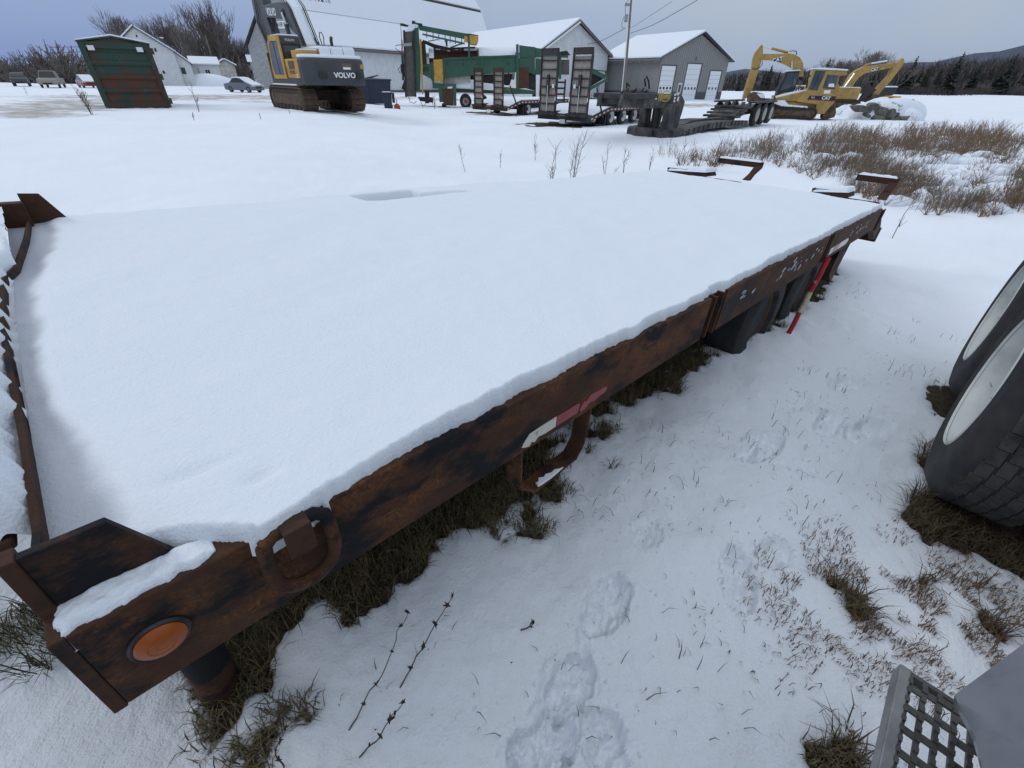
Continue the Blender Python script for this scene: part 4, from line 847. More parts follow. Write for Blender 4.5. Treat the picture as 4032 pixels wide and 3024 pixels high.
# ================================================================== cars and pickups
def car(k, base, az, label, cat, body, L=4.5, Wd=1.75, Hh=1.42, kind='sedan', snow=True, name='sedan'):
    Fc = Frame(gt(*K(k, *base)), az); c = Fc.root(name, label, cat); h = Wd / 2
    if kind == 'sedan':
        pr = [(-L / 2, .35), (-L / 2, .8), (-L / 2 + .5, .92), (-.95, .98), (.9, .98), (L / 2 - .6, .86), (L / 2 - .08, .68), (L / 2, .4), (L / 2 - .1, .22), (-L / 2 + .1, .22)]; cabp = [(-1.45, .95), (-.85, Hh - .04), (-.2, Hh), (.35, Hh - .05), (1.25, .95)]; dk = [(1.28, .985), (L / 2 - .6, .875), (L / 2 - .15, .72)]
    else:
        pr = [(-L / 2, .45), (-L / 2, 1.05), (.2, 1.08), (1.0, 1.08), (L / 2 - .15, 1.0), (L / 2, .85), (L / 2, .42), (L / 2 - .2, .35), (-L / 2 + .1, .38)]; cabp = ([(-2.1, 1.06), (-1.95, Hh - .06), (-.3, Hh), (.45, Hh - .03), (1.05, 1.06)] if kind == 'suv' else [(-.7, 1.06), (-.6, Hh - .04), (.5, Hh), (1.1, 1.06)]); dk = [(1.15, 1.09), (L / 2 - .1, 1.02)]
    bo = MB().py(pr, -h, h).build('body', body, c, bevel=.06)
    cb = MB(); A = [(a, -h + .06, b) for a, b in cabp]; A = [(a, -h + (.05 if b < 1.1 else .22), b) for a, b in cabp]; B = [(a, -y, b) for a, y, b in A]; cb._ext(A, B); cb.build('cabin', body, c, bevel=.04)
    for s in (-1, 1):
        g_ = [(a * .86 + .03, 1.0 + (b - 1.0) * .84) for a, b in cabp]; q = MB(); q.add([(a, s * (h - (.035 if b < 1.12 else .175)), b + .03) for a, b in g_], [tuple(range(len(g_)))]); q.build('side_window', 'glass_dark', c)
        for xw in (-L * .30, L * .31):
            w = MB().lathe([(.19, .0), (.3, .0), (.33, .03), (.33, .17), (.3, .2), (.19, .2)], (xw, s * (h - .19) - (.0 if s > 0 else 0.2) + (0 if s > 0 else .0), .32), 'y', 20).build('wheel', 'rubber', c, smooth='auto'); MB().lathe([(.02, .0), (.19, .0)], (xw, s * (h + .012), .32), 'y', 16, cap=True).build('rim', 'steel', w)
    for s in (-1, 1):
        MB().box(L / 2 - .22, L / 2 - .02, s * h * .82 - .18, s * h * .82 + .18, .62, .76).build('headlight', 'chrome', c); MB().box(-L / 2 - .012, -L / 2 + .05, s * h * .8 - .12, s * h * .8 + .12, .68, .85).build('tail_light', 'red_paint', c)
    MB().box(L / 2 - .06, L / 2 + .02, -h * .5, h * .5, .42, .58).build('grille', 'black_plastic', c)
    if snow:
        sn = [(a, b + .012) for a, b in cabp]; m = MB(); top = [(a, b) for a, b in sn]; A = [(a, -h * .8, b) for a, b in top] ; n_ = len(top)
        off = [(a, b + .09) for a, b in top]; m._ext([(a, -h * .82, b) for a, b in top] + [(a, -h * .78, b) for a, b in off[::-1]], [(a, h * .82, b) for a, b in top] + [(a, h * .78, b) for a, b in off[::-1]]); m.build('roof_snow', 'snow_far', c)
        m = MB(); m._ext([(a, -h * .86, b) for a, b in dk] + [(a, -h * .82, b + .09) for a, b in dk[::-1]], [(a, h * .86, b) for a, b in dk] + [(a, h * .82, b + .09) for a, b in dk[::-1]]); m.build('bonnet_snow', 'snow_far', c)
    else:
        MB().add([(cabp[-1][0] - .03, -h + .12, cabp[-1][1] + .06), (cabp[-1][0] - .03, h - .12, cabp[-1][1] + .06), (cabp[-2][0] + .05, h - .27, cabp[-2][1] - .06), (cabp[-2][0] + .05, -h + .27, cabp[-2][1] - .06)], [(0, 1, 2, 3)]).build('windscreen', 'glass_dark', c)
    return c
car('r2', (215, 1148), 108, 'dark grey sedan with snow over its windscreen and bonnet', 'car', 'car_grey', Hh=1.45)
car('a6', (480, 735), 140, 'dark hatchback far off across the drive, dusted green and grey', 'car', 'car_dark', L=3.9, Wd=1.75, Hh=1.6, kind='suv', snow=False, name='hatchback')
car('a6', (1130, 765), 148, 'beige pickup truck facing the road under bare trees', 'pickup', 'car_beige', L=5.2, Wd=1.95, Hh=1.85, kind='pickup', snow=False, name='pickup')
car('a6', (1850, 765), 130, 'red car buried under snow beside the green container', 'car', 'car_red', L=4.2, Wd=1.7, Hh=1.4, name='hatchback')

# ================================================================== excavators and crawler machines
def crawler(root, y0, y1, xr, xf, h, mtl='mud_steel', shoes=44, sag=0.0, inner=1):
    """one track: frame, wheels and separate shoes round a stadium"""
    r = h / 2; t = MB(); L_ = xf - xr - 2 * r
    st_ = [(xr + r + r * .86 * cos(a), r + r * .86 * sin(a)) for a in np.linspace(pi / 2, 3 * pi / 2, 9)] + [(xf - r + r * .86 * cos(a), r + r * .86 * sin(a)) for a in np.linspace(-pi / 2, pi / 2, 9)]
    tr = t.py(st_, y0 + .06, y1 - .06).build('track', 'mud_dark', root)
    per = 2 * L_ + 2 * pi * r; sw = per / shoes; g = MB(); g.box(-sw * .46, sw * .46, y0, y1, -.05, .0); g.box(sw * .18, sw * .30, y0, y1, -.0, .045); me = g.mesh('track_shoe', mtl)
    for i in range(shoes):
        d_ = (i + .5) * sw
        if d_ < L_: x, z, a = xr + r + d_, h, 0
        elif d_ < L_ + pi * r: q = (d_ - L_) / r; x, z, a = xf - r + r * sin(q), r + r * cos(q), q
        elif d_ < 2 * L_ + pi * r: x, z, a = xf - r - (d_ - L_ - pi * r), 0, pi
        else: q = (d_ - 2 * L_ - pi * r) / r; x, z, a = xr + r - r * sin(q), r - r * cos(q), pi + q
        inst(me, 'track_shoe', tr, (x, 0, z), (0, a, 0))
    ym = y1 if inner > 0 else y0
    for s_, y_ in ((1, y1), (-1, y0)):
        MB().lathe([(.02, 0), (r * .55, 0), (r * .62, s_ * -.02), (r * .7, s_ * -.08)], (xr + r, y_ - s_ * .02, r), 'y', 18).build('sprocket', mtl, tr, smooth='auto'); MB().lathe([(.02, 0), (r * .5, 0), (r * .66, s_ * -.06)], (xf - r, y_ - s_ * .02, r), 'y', 18).build('idler', mtl, tr, smooth='auto')
        ro = MB().lathe([(.02, 0), (.11, 0), (.13, s_ * -.04)], (0, y_ - s_ * .03, .16), 'y', 12).mesh('roller', 'mud_dark', 'auto')
        for i in range(7): inst(ro, 'roller', tr, (xr + r + L_ * (i + .5) / 7, 0, 0))
    MB().box(xr + r, xf - r, y0 + .03, y1 - .03, .26, h * .72).build('track_frame', mtl, tr)
    return tr
def hoses(parent, P, offs, r=.022, mtl='hose'):
    for dx, dy, dz in offs: MB().tube([(a + dx, b + dy, c + dz) for a, b, c in P], r, 6).build('hose', mtl, parent, smooth=True)
def snow_cap(parent, P, z, th, name='snow_cap', mtl='snow_far', bevel=.05):
    return MB().pz(P, z, z + th).build(name, mtl, parent, bevel=bevel)

# ---- large grey and yellow excavator, seen from behind
_O = gt(*K('r2', 1050, 1388)); _V = Frame(_O, -42); VF = Frame(_O + _V.X * 2.2 - _V.Y * 1.15 + np.array([0, 0, -.04]), -42)
VO = VF.root('excavator', 'large grey and yellow tracked excavator seen from behind, boom raised over a dairy barn', 'excavator')
crawler(VO, .82, 1.50, -2.25, 2.4, .95, inner=-1); crawler(VO, -1.50, -.82, -2.25, 2.4, .95)
MB().box(-1.0, 1.1, -.85, .85, .42, .85).build('car_body', 'mud_dark', VO); MB().lathe([(.8, .8), (.8, 1.06)], (0, 0, 0), 'z', 24).build('slew_ring', 'black_steel', VO)
for y in (1.16, -1.16): snow_cap(VO, [(-1.6, y - .28), (1.7, y - .28), (1.7, y + .28), (-1.6, y + .28)], 1.0, .07)
# counterweight: rounded in plan
cwp = [(-2.25, 1.42), (-2.7, 1.42), (-2.95, 1.30), (-3.12, .95), (-3.2, .4), (-3.2, -.4), (-3.12, -.95), (-2.95, -1.30), (-2.7, -1.42), (-2.25, -1.42)]
cw = MB().pz(cwp, 1.05, 2.02).build('counterweight', 'volvo_grey', VO, bevel=.07)
snow_cap(cw, [(x * .985, y * .97) for x, y in cwp], 2.02, .13)
for y in (.72, -.95): MB().box(-3.26, -3.1, y - .17, y + .17, 1.32, 1.52).build('lifting_pocket', 'black_steel', cw, bevel=.03)
lettering('maker_lettering', 'VOLVO', .27, facing((-3.21, -.25, 1.42), (0, -1, 0), (0, 0, 1)), 'letter_white', cw, bold=.008, sx=1.1)
MB().box(-3.216, -3.203, -.62, -.18, 1.62, 1.86).build('decal', 'letter_grey', cw); MB().box(-3.219, -3.2165, -.56, -.22, 1.64, 1.72).build('decal', 'letter_white', cw); MB().box(-3.06, -3.035, -1.27, -1.10, 1.68, 1.84).build('warning_sticker', 'yellow', cw)
# upper house
MB().box(-2.25, 1.6, -1.38, 1.38, 1.03, 1.28).build('deck', 'volvo_grey', VO)
hs = MB().box(-2.24, -.62, .25, 1.37, 1.28, 2.0).build('engine_side', 'yellow', VO, bevel=.03)
MB().box(-2.24, .2, -1.37, .25, 1.28, 2.05).build('engine_bay', 'yellow', VO, bevel=.03)
for i in range(6): MB().box(-1.75 + i * .13, -1.68 + i * .13, 1.371, 1.385, 1.62, 1.92).build('louvre', 'letter_grey', hs)
lettering('maker_lettering', 'VOLVO', .2, facing((-1.35, 1.376, 1.5), (-1, 0, 0), (0, 0, 1)), 'letter_grey', hs); lettering('model_lettering', 'EC', .2, facing((-1.9, 1.376, 1.2 + .16), (-1, 0, 0), (0, 0, 1)), 'letter_white', hs)
MB().box(-2.15, -1.45, .35, 1.3, 2.0, 2.30).build('filter_box', 'yellow', VO, bevel=.04); snow_cap(VO, [(-2.15, .38), (-1.5, .38), (-1.5, 1.1), (-2.15, 1.1)], 2.30, .05)
hd = MB().box(-2.2, -.3, -1.3, .30, 2.05, 2.36).build('hood', 'yellow', VO, bevel=.05)
for y0, y1 in ((-1.32, -.78), (-.76, -.2), (-.18, .33)): snow_cap(hd, [(-2.24, y0), (-.3, y0), (-.3, y1), (-2.24, y1)], 2.34, .14, bevel=.06); MB().box(-2.27, -2.21, y0, y1, 2.06, 2.42).build('snow_cap', 'snow_far', hd, bevel=.03)
MB().tube([(-1.2, -.75, 2.3), (-1.2, -.75, 2.75), (-1.28, -.75, 2.86)], .07, 10).build('exhaust', 'black_steel', VO, smooth='auto')
MB().tube([(-1.4, -.28, 2.4), (-1.4, -.34, 2.85), (-1.4, -.28, 3.0), (-1.4, -.2, 3.0), (-1.4, -.15, 2.85), (-1.4, -.24, 2.4)], .022, 6).build('hand_rail', 'plain_rust', VO)
# cab
cy0, cy1 = .42, 1.40; cprof = [(-.52, 1.28), (-.52, 2.84), (.75, 2.86), (1.0, 2.6), (1.22, 1.85), (1.22, 1.28)]
cb = MB().py(cprof, cy0 + .02, cy1 - .02).build('cab', 'volvo_grey', VO, bevel=.04)
for nm, P in (('door_frame', [(-.53, 1.26), (-.33, 1.26), (-.30, 2.88), (-.53, 2.86)]), ('door_frame', [(-.31, 2.66), (.78, 2.68), (.75, 2.89), (-.31, 2.87)]), ('door_frame', [(1.0, 1.26), (1.24, 1.26), (1.24, 1.86), (1.02, 2.62), (.76, 2.88), (.70, 2.68), (.9, 2.5), (1.08, 1.8)]), ('door_sill', [(-.33, 1.26), (1.0, 1.26), (1.0, 1.42), (-.33, 1.42)])): MB().py(P, cy1 - .05, cy1 + .012).build(nm, 'yellow', cb)
MB().py([(-.29, 1.44), (.98, 1.44), (1.04, 1.8), (.86, 2.48), (.68, 2.64), (-.28, 2.64)], cy1 - .03, cy1 - .004).build('side_window', 'glass', cb)
MB().box(.28, .33, cy1 - .02, cy1 + .006, 1.44, 2.64).build('window_post', 'black_plastic', cb)
MB().px([(cy0 + .14, 1.72), (cy1 - .14, 1.72), (cy1 - .14, 2.5), (cy0 + .14, 2.5)], -.545, -.515).build('rear_window', 'glass', cb, bevel=.01); MB().px([(cy0 + .06, 1.62), (cy1 - .07, 1.62), (cy1 - .07, 2.58), (cy0 + .06, 2.58)], -.535, -.521).build('window_seal', 'black_plastic', cb)
lettering('maker_lettering', 'VOLVO', .13, facing((-.535, (cy0 + cy1) / 2, 2.70), (0, -1, 0), (0, 0, 1)), 'letter_white', cb)
snow_cap(cb, [(-.48, cy0 + .05), (.7, cy0 + .05), (.7, cy1 - .05), (-.48, cy1 - .05)], 2.85, .06)
# boom and stick
bp = VF.sz('a1', [(250, 125), (430, 75), (620, 35), (780, 40), (880, 185), (1000, 480), (1100, 720), (1215, 1010), (1085, 1010), (1035, 770), (960, 700), (880, 600), (800, 470), (730, 410), (590, 400), (350, 375), (275, 300)], .0)
bp = [(min(s_, 5.6), z) for s_, z in bp]
bm_ = MB().py(bp, -.62, -.02).build('boom', 'boom_grey', VO, bevel=.03)
bt = VF.sz('a1', [(780, 40), (880, 185), (1000, 480), (1100, 720), (1215, 1010)], .0)
for (p, q) in zip(bt[:-1], bt[1:]): MB().py([p, q, (q[0] - .01, q[1] + .09), (p[0] - .01, p[1] + .09)], -.56, -.1).build('boom_snow', 'snow_far', bm_)
P3 = [(s_ - .06, -.05, z + .1) for s_, z in bt]; hoses(bm_, P3, ((0, .05, 0), (0, .11, -.05), (0, -.55, .05), (.0, -.6, -.03), (-.05, -.64, .02)))
c0, c1 = VF.sz('a1', [(690, 280), (865, 740)], .12); MB().tube([(c0[0], .06, c0[1]), (c0[0] * .45 + c1[0] * .55, .06, c0[1] * .45 + c1[1] * .55)], .06, 10).build('boom_cylinder', 'chrome', VO, smooth='auto'); MB().tube([(c0[0] * .45 + c1[0] * .55, .06, c0[1] * .45 + c1[1] * .55), (c1[0], .06, c1[1] - .9)], .1, 10).build('cylinder_barrel', 'boom_grey', VO, smooth='auto')
MB().tube([(c0[0], -.68, c0[1]), (c1[0], -.68, c1[1] - .9)], .085, 10).build('boom_cylinder', 'boom_grey', VO, smooth='auto'); MB().lathe([(.02, .03), (.16, .03), (.16, -.1)], (c0[0], .0, c0[1]), 'y', 14).build('pivot_pin', 'black_steel', bm_)
vp = VF.sz('a1', [(360, 260), (600, 265)], 0.0); lc = VF.sz('a1', [(475, 265)], 0.0)[0]; up_ = VF.sz('a1', [(475, 200)], 0.)[0]
lettering('maker_lettering', 'VOLVO', .42, facing((lc[0], -.016, lc[1]), (vp[1][0] - vp[0][0], 0, vp[1][1] - vp[0][1]), (0, 0, 1)), 'letter_white', bm_, bold=.01, sx=max(.6, abs(vp[1][0] - vp[0][0]) / 1.75))
sp = VF.sz('a1', [(120, -150), (330, -150), (400, 60), (480, 380), (580, 690), (600, 900), (520, 1200), (430, 900), (320, 660), (220, 380), (165, 100)], -.32)
sk_ = MB().py(sp, -.55, -.1).build('stick', 'boom_grey', VO, bevel=.02)
hq = VF.sz('a1', [(145, 0), (200, 260), (225, 500), (300, 640), (420, 900)], -.05); hoses(sk_, [(a, -.05, b) for a, b in hq], ((0, 0, 0), (.08, .05, .03), (-.05, .1, -.04)))
hq = VF.sz('a1', [(520, 420), (575, 530), (560, 650), (575, 700)], -.1); hoses(sk_, [(a, -.06, b) for a, b in hq], ((0, 0, 0), (.05, .03, 0)))
q = VF.sz('a1', [(545, 1150)], -.3); MB().py([q[0], (q[0][0] + .1, 1.0), (q[0][0] - .1, .35), (q[0][0] - .9, .15), (q[0][0] - 1.1, .7), (q[0][0] - .5, 1.1)], -1.0, .1).build('bucket', 'mud_steel', VO)

# ---- yellow crawler excavator behind the dozer (boom to the left)
def cat_excavator(base, az, label, pts_boom, pts_stick, yb, letters, k='a5', cabz=True, flip=1):
    Fc = Frame(gt(*K(k, *base)), az); E = Fc.root('excavator', label, 'excavator'); return Fc, E
EF, EX = cat_excavator((560, 900), -75, 'yellow tracked excavator with arched boom and bucket resting by the lowboy', 0, 0, 0, 0)
crawler(EX, .85, 1.45, -2.2, 2.0, .9); crawler(EX, -1.45, -.85, -2.2, 2.0, .9)
MB().box(-1, 1, -.9, .9, .4, .9).build('car_body', 'mud_dark', EX)
MB().box(-2.6, 1.0, -1.3, 1.3, .98, 1.2).build('deck', 'cat_yellow', EX)
MB().box(-2.9, -.7, -1.3, 1.3, 1.2, 1.95).build('engine_bay', 'cat_yellow', EX, bevel=.06); snow_cap(EX, [(-2.85, -1.25), (-.75, -1.25), (-.75, 1.25), (-2.85, 1.25)], 1.95, .1)
cp = EF.sz('a5', [(480, 770), (515, 640), (635, 415), (790, 405), (740, 600), (700, 770)], 1.25)
cb = MB().py(cp, .35, 1.25).build('cab', 'black_plastic', EX, bevel=.03)
g1 = EF.sz('a5', [(545, 650), (645, 440), (715, 435), (680, 610), (600, 640)], 1.26); MB().py(g1, 1.251, 1.262).build('side_window', 'glass', cb); g2 = EF.sz('a5', [(725, 435), (775, 432), (730, 590), (690, 605)], 1.26); MB().py(g2, 1.251, 1.262).build('side_window', 'glass', cb)
g3 = EF.sz('a5', [(480, 770), (500, 715), (700, 640), (690, 770)], 1.26); MB().py(g3, 1.2505, 1.27).build('cab_base', 'cat_yellow', cb)
sn = EF.sz('a5', [(635, 418), (640, 400), (790, 392), (800, 405)], 1.2); MB().py(sn, .4, 1.22).build('snow_cap', 'snow_far', cb)
bpts = [(290, 250), (330, 195), (560, 195), (640, 185), (720, 200), (790, 240), (830, 310), (835, 395), (835, 480), (770, 480), (690, 370), (640, 340), (560, 305), (450, 275), (300, 270)]
bp = EF.sz('a5', bpts, .35); bo = MB().py(bp, -.3, .35).build('boom', 'cat_yellow', EX, bevel=.03)
stp_ = EF.sz('a5', [(315, 80), (330, 95), (330, 190), (300, 330), (255, 470), (200, 640), (130, 740), (85, 770), (100, 650), (190, 370), (205, 260), (235, 180)], .3); sk = MB().py(stp_, -.2, .3).build('stick', 'cat_yellow', EX, bevel=.03)
q = EF.sz('a5', [(325, 100), (440, 128), (640, 180)], .1); MB().tube([(q[0][0], .05, q[0][1]), (q[1][0], .05, q[1][1])], .05, 8).build('cylinder_rod', 'chrome', EX); MB().tube([(q[1][0], .05, q[1][1]), (q[2][0], .05, q[2][1])], .1, 10).build('stick_cylinder', 'cat_yellow', EX, smooth='auto')
q = EF.sz('a5', [(690, 290), (690, 395)], .42); MB().tube([(q[0][0], .42, q[0][1]), (q[1][0], .42, q[1][1])], .06, 8).build('boom_cylinder', 'chrome', EX)
q = EF.sz('a5', [(655, 165), (700, 158), (740, 165), (750, 200), (720, 215)], .1); hoses(EX, [(a, .1, b) for a, b in q], ((0, 0, 0), (0, .1, .0)), .03)
q = EF.sz('a5', [(320, 280), (320, 330), (295, 365), (240, 385), (190, 380)], .36); hoses(EX, [(a, .36, b) for a, b in q], ((0, 0, 0),), .03)
q = EF.sz('a5', [(105, 640), (70, 790)], .32); MB().tube([(q[0][0], .1, q[0][1]), (q[1][0], .1, q[1][1])], .07, 8).build('bucket_cylinder', 'chrome', EX)
q = EF.sz('a5', [(160, 700), (240, 670), (340, 690), (355, 760), (330, 800), (160, 800)], .9); bk = MB().py(q, -.6, .9).build('bucket', 'mud_steel', EX, bevel=.04); q = EF.sz('a5', [(245, 690), (340, 690), (352, 745), (300, 745)], .8); MB().py(q, -.55, .92).build('snow_cap', 'snow_far', bk, bevel=.03)
dk = EF.sz('a5', [(440, 290), (490, 250), (575, 235), (550, 298)], .36); MB().py(dk, .351, .358).build('decal', 'letter_black', bo); lc = EF.sz('a5', [(510, 270), (480, 278), (540, 262)], .36)
lettering('maker_lettering', 'CAT', .42, facing((lc[0][0], .361, lc[0][1]), (lc[2][0] - lc[1][0], 0, lc[2][1] - lc[1][1]), (0, 0, 1)), 'letter_white', bo, bold=.012)
el = EF.sz('a5', [(605, 670), (840, 600), (835, 640), (780, 680), (610, 672)], 1.31); eb = MB().py(el, 1.30, 1.315).build('decal', 'letter_black', EX); lc = EF.sz('a5', [(755, 655), (725, 662), (790, 645)], 1.32)
lettering('maker_lettering', 'CAT', .28, facing((lc[0][0], 1.317, lc[0][1]), (lc[2][0] - lc[1][0], 0, lc[2][1] - lc[1][1]), (0, 0, 1)), 'letter_white', EX, bold=.006)

# ---- yellow crawler loader in front of it
LF = Frame(gt(*K('a5', 860, 1015)) + np.array([0, 0, -.05]), -66); LD = LF.root('crawler_dozer', 'yellow crawler dozer with boxy glazed cab and muddy tracks', 'dozer')
crawler(LD, -.55, .0, -.55, 2.35, .78, shoes=36); crawler(LD, -2.2, -1.65, -.55, 2.35, .78, shoes=36)
MB().box(-.6, 2.4, -1.64, -.56, .4, 1.0).build('main_frame', 'cat_yellow', LD)
q = LF.sz('a5', [(745, 790), (880, 640), (1250, 690), (1225, 790), (1090, 945), (960, 945), (1000, 830)], -.3); MB().py(q, -1.9, -.3).build('rear_body', 'cat_yellow', LD, bevel=.04)
tl = LF.sz('a5', [(1090, 850), (1235, 840), (1240, 930), (1220, 985), (1085, 1020), (1060, 1000)], -.5); MB().py(tl, -1.7, -.5).build('ripper_box', 'mud_steel', LD, bevel=.04)
cp = LF.sz('a5', [(875, 650), (955, 385), (1375, 405), (1380, 460), (1285, 470), (1240, 640), (1240, 700)], -.35); cb = MB().py(cp, -1.85, -.35).build('cab', 'cat_yellow', LD, bevel=.04)
q = LF.sz('a5', [(945, 385), (950, 370), (1100, 366), (1390, 388), (1392, 405)], -.3); MB().py(q, -1.9, -.3).build('snow_cap', 'snow_far', cb)
q = LF.sz('a5', [(893, 645), (985, 405), (1112, 410), (1005, 655)], -.34); w = MB().py(q, -.349, -.338).build('side_window', 'glass', cb); q = LF.sz('a5', [(935, 650), (1045, 407), (1055, 407), (945, 650)], -.33); MB().py(q, -.337, -.33).build('window_post', 'black_plastic', w)
q = LF.sz('a5', [(1075, 605), (1130, 455), (1275, 465), (1225, 612)], -.34); w = MB().py(q, -.349, -.338).build('side_window', 'glass', cb); q = LF.sz('a5', [(1075, 612), (1225, 620), (1222, 632), (1072, 622)], -.33); MB().py(q, -.349, -.33).build('window_sill', 'black_plastic', w)
q = LF.sz('a5', [(1140, 605), (1150, 570), (1215, 565), (1215, 610)], -.335); MB().py(q, -.337, -.333).build('window_snow', 'snow_far', cb)
q = LF.sz('a5', [(915, 715), (1240, 725), (1225, 780), (880, 760)], -.29); dc = MB().py(q, -.299, -.292).build('decal', 'letter_black', LD); q = LF.sz('a5', [(880, 762), (1222, 782), (1220, 790), (880, 768)], -.29); MB().py(q, -.298, -.29).build('stripe', 'red_paint', dc)
lc = LF.sz('a5', [(1115, 748), (1085, 746), (1150, 750)], -.29); lettering('maker_lettering', 'CAT', .26, facing((lc[0][0], -.288, lc[0][1]), (lc[2][0] - lc[1][0], 0, lc[2][1] - lc[1][1]), (0, 0, 1)), 'letter_white', LD, bold=.006)
lc = LF.sz('a5', [(950, 740), (920, 738), (985, 742)], -.29); lettering('model_lettering', '963', .15, facing((lc[0][0], -.288, lc[0][1]), (lc[2][0] - lc[1][0], 0, lc[2][1] - lc[1][1]), (0, 0, 1)), 'letter_white', LD)
q = LF.sz('a5', [(1090, 650), (1175, 645), (1165, 690), (1085, 690)], -.29); MB().py(q, -.3, -.294).build('decal', 'trim_white', LD)
q = LF.sz('a5', [(470, 780), (600, 775), (650, 830), (890, 850), (885, 870), (560, 845), (470, 815)], .02); MB().py(q, -.5, .0).build('track_snow', 'snow_far', LD)
q = LF.sz('a5', [(490, 790), (740, 790), (880, 700), (880, 650), (700, 690), (490, 740)], -.6); MB().py(q, -1.6, -.6).build('hood', 'cat_yellow', LD, bevel=.05); q = LF.sz('a5', [(490, 742), (700, 692), (880, 655), (880, 640), (700, 672), (490, 725)], -.6); MB().py(q, -1.6, -.62).build('snow_cap', 'snow_far', LD)
q = LF.sz('a5', [(870, 620), (890, 480), (905, 465), (915, 480)], -.7); MB().tube([(a, -.7, b) for a, b in q], .05, 8).build('exhaust', 'black_steel', LD)
q = LF.sz('a5', [(1245, 580), (1275, 575), (1290, 640), (1270, 670), (1240, 640)], -.4); MB().py(q, -.8, -.4).build('tail_lamp', 'yellow', LD)
bl = LF.sz('a5', [(430, 770), (470, 760), (475, 980), (440, 985)], .25); MB().py(bl, -2.45, .2).build('blade', 'mud_steel', LD)

# ---- second yellow excavator, boom to the right
SF2 = Frame(gt(*K('a5', 1400, 890)), 90); SX = SF2.root('excavator', 'yellow excavator parked behind the dozer with boom reaching over a snow heap', 'excavator')
crawler(SX, -.6, .0, -3.4, .6, .85, shoes=36); crawler(SX, 1.8, 2.4, -3.4, .6, .85, shoes=36)
MB().box(-3.3, .2, -.4, 2.2, .9, 1.9).build('engine_bay', 'cat_yellow', SX, bevel=.05); snow_cap(SX, [(-3.25, -.35), (.1, -.35), (.1, 2.1), (-3.25, 2.1)], 1.9, .08)
q = SF2.sz('a5', [(1330, 740), (1360, 640), (1445, 545), (1440, 640), (1400, 740)], 1.0); MB().py(q, 1.0, 1.9).build('cab', 'glass_dark', SX, bevel=.03)
bp = SF2.sz('a5', [(1290, 720), (1285, 640), (1400, 450), (1470, 395), (1560, 355), (1850, 320), (1930, 300), (1945, 340), (1890, 370), (1560, 440), (1480, 500), (1340, 700)], .8); bo = MB().py(bp, .3, .8).build('boom', 'cat_yellow', SX, bevel=.03)
q = SF2.sz('a5', [(2040, 250), (2055, 270), (2040, 330), (1900, 520), (1700, 740), (1640, 750), (1660, 690), (1860, 470), (1920, 340)], .75); sk = MB().py(q, .35, .75).build('stick', 'cat_yellow', SX, bevel=.03)
q = SF2.sz('a5', [(1560, 350), (1650, 318), (1850, 285)], .8); MB().tube([(q[0][0], .55, q[0][1]), (q[1][0], .55, q[1][1])], .1, 8).build('stick_cylinder', 'cat_yellow', SX); MB().tube([(q[1][0], .55, q[1][1]), (q[2][0], .55, q[2][1])], .07, 8).build('cylinder_rod', 'snow_far', SX)
q = SF2.sz('a5', [(1290, 680), (1465, 440)], .28); MB().tube([(q[0][0], .25, q[0][1]), (q[1][0], .25, q[1][1])], .06, 8).build('boom_cylinder', 'chrome', SX)
q = SF2.sz('a5', [(1500, 790), (1560, 690), (1640, 560), (1650, 600), (1720, 640), (1560, 790)], .6); MB().py(q, .3, .6).build('linkage', 'black_steel', SX)
q = SF2.sz('a5', [(1640, 690), (1730, 710), (1720, 760), (1600, 800), (1590, 760)], .9); MB().py(q, .1, 1.1).build('bucket', 'mud_steel', SX, bevel=.03)
dk = SF2.sz('a5', [(1670, 410), (1680, 378), (1770, 372), (1785, 385)], .29); MB().py(dk, .285, .2985).build('decal', 'letter_black', bo); lc = SF2.sz('a5', [(1718, 390), (1690, 393), (1745, 386)], .28)
lettering('maker_lettering', 'CAT', .34, facing((lc[0][0], .283, lc[0][1]), (lc[2][0] - lc[1][0], 0, lc[2][1] - lc[1][1]), (0, 0, 1)), 'letter_white', bo, bold=.01)

# ---- little orange machine farther off
NF = Frame(gt(*K('a5', 1950, 832)), 90); NX = NF.root('mini_excavator', 'small orange and black digger far beyond the snow heap', 'excavator')
q = NF.sz('a5', [(1825, 760), (1860, 715), (2055, 725), (2040, 800), (2020, 830), (1870, 815)], 0); MB().py(q, 0, 1.6).build('body', 'yellow', NX, bevel=.05)
q = NF.sz('a5', [(1850, 810), (1900, 740), (1950, 740), (1925, 815)], -.01); MB().py(q, -.02, -.005).build('panel', 'letter_black', NX)
q = NF.sz('a5', [(1780, 720), (1790, 640), (1845, 610), (2005, 610), (1990, 660), (1940, 715)], .1); cb = MB().py(q, .1, 1.5).build('cab', 'glass_dark', NX, bevel=.04); q = NF.sz('a5', [(1840, 612), (1850, 597), (2005, 597), (2010, 612)], .05); MB().py(q, .05, 1.55).build('snow_cap', 'snow_far', cb)
q = NF.sz('a5', [(1760, 640), (1720, 540), (1640, 550), (1600, 680)], .6); MB().tube([(a, .7, b) for a, b in q], .12, 8).build('boom', 'black_steel', NX)
crawler(NX, -.1, .3, -2.0, .4, .6, shoes=24); crawler(NX, 1.2, 1.6, -2.0, .4, .6, shoes=24)

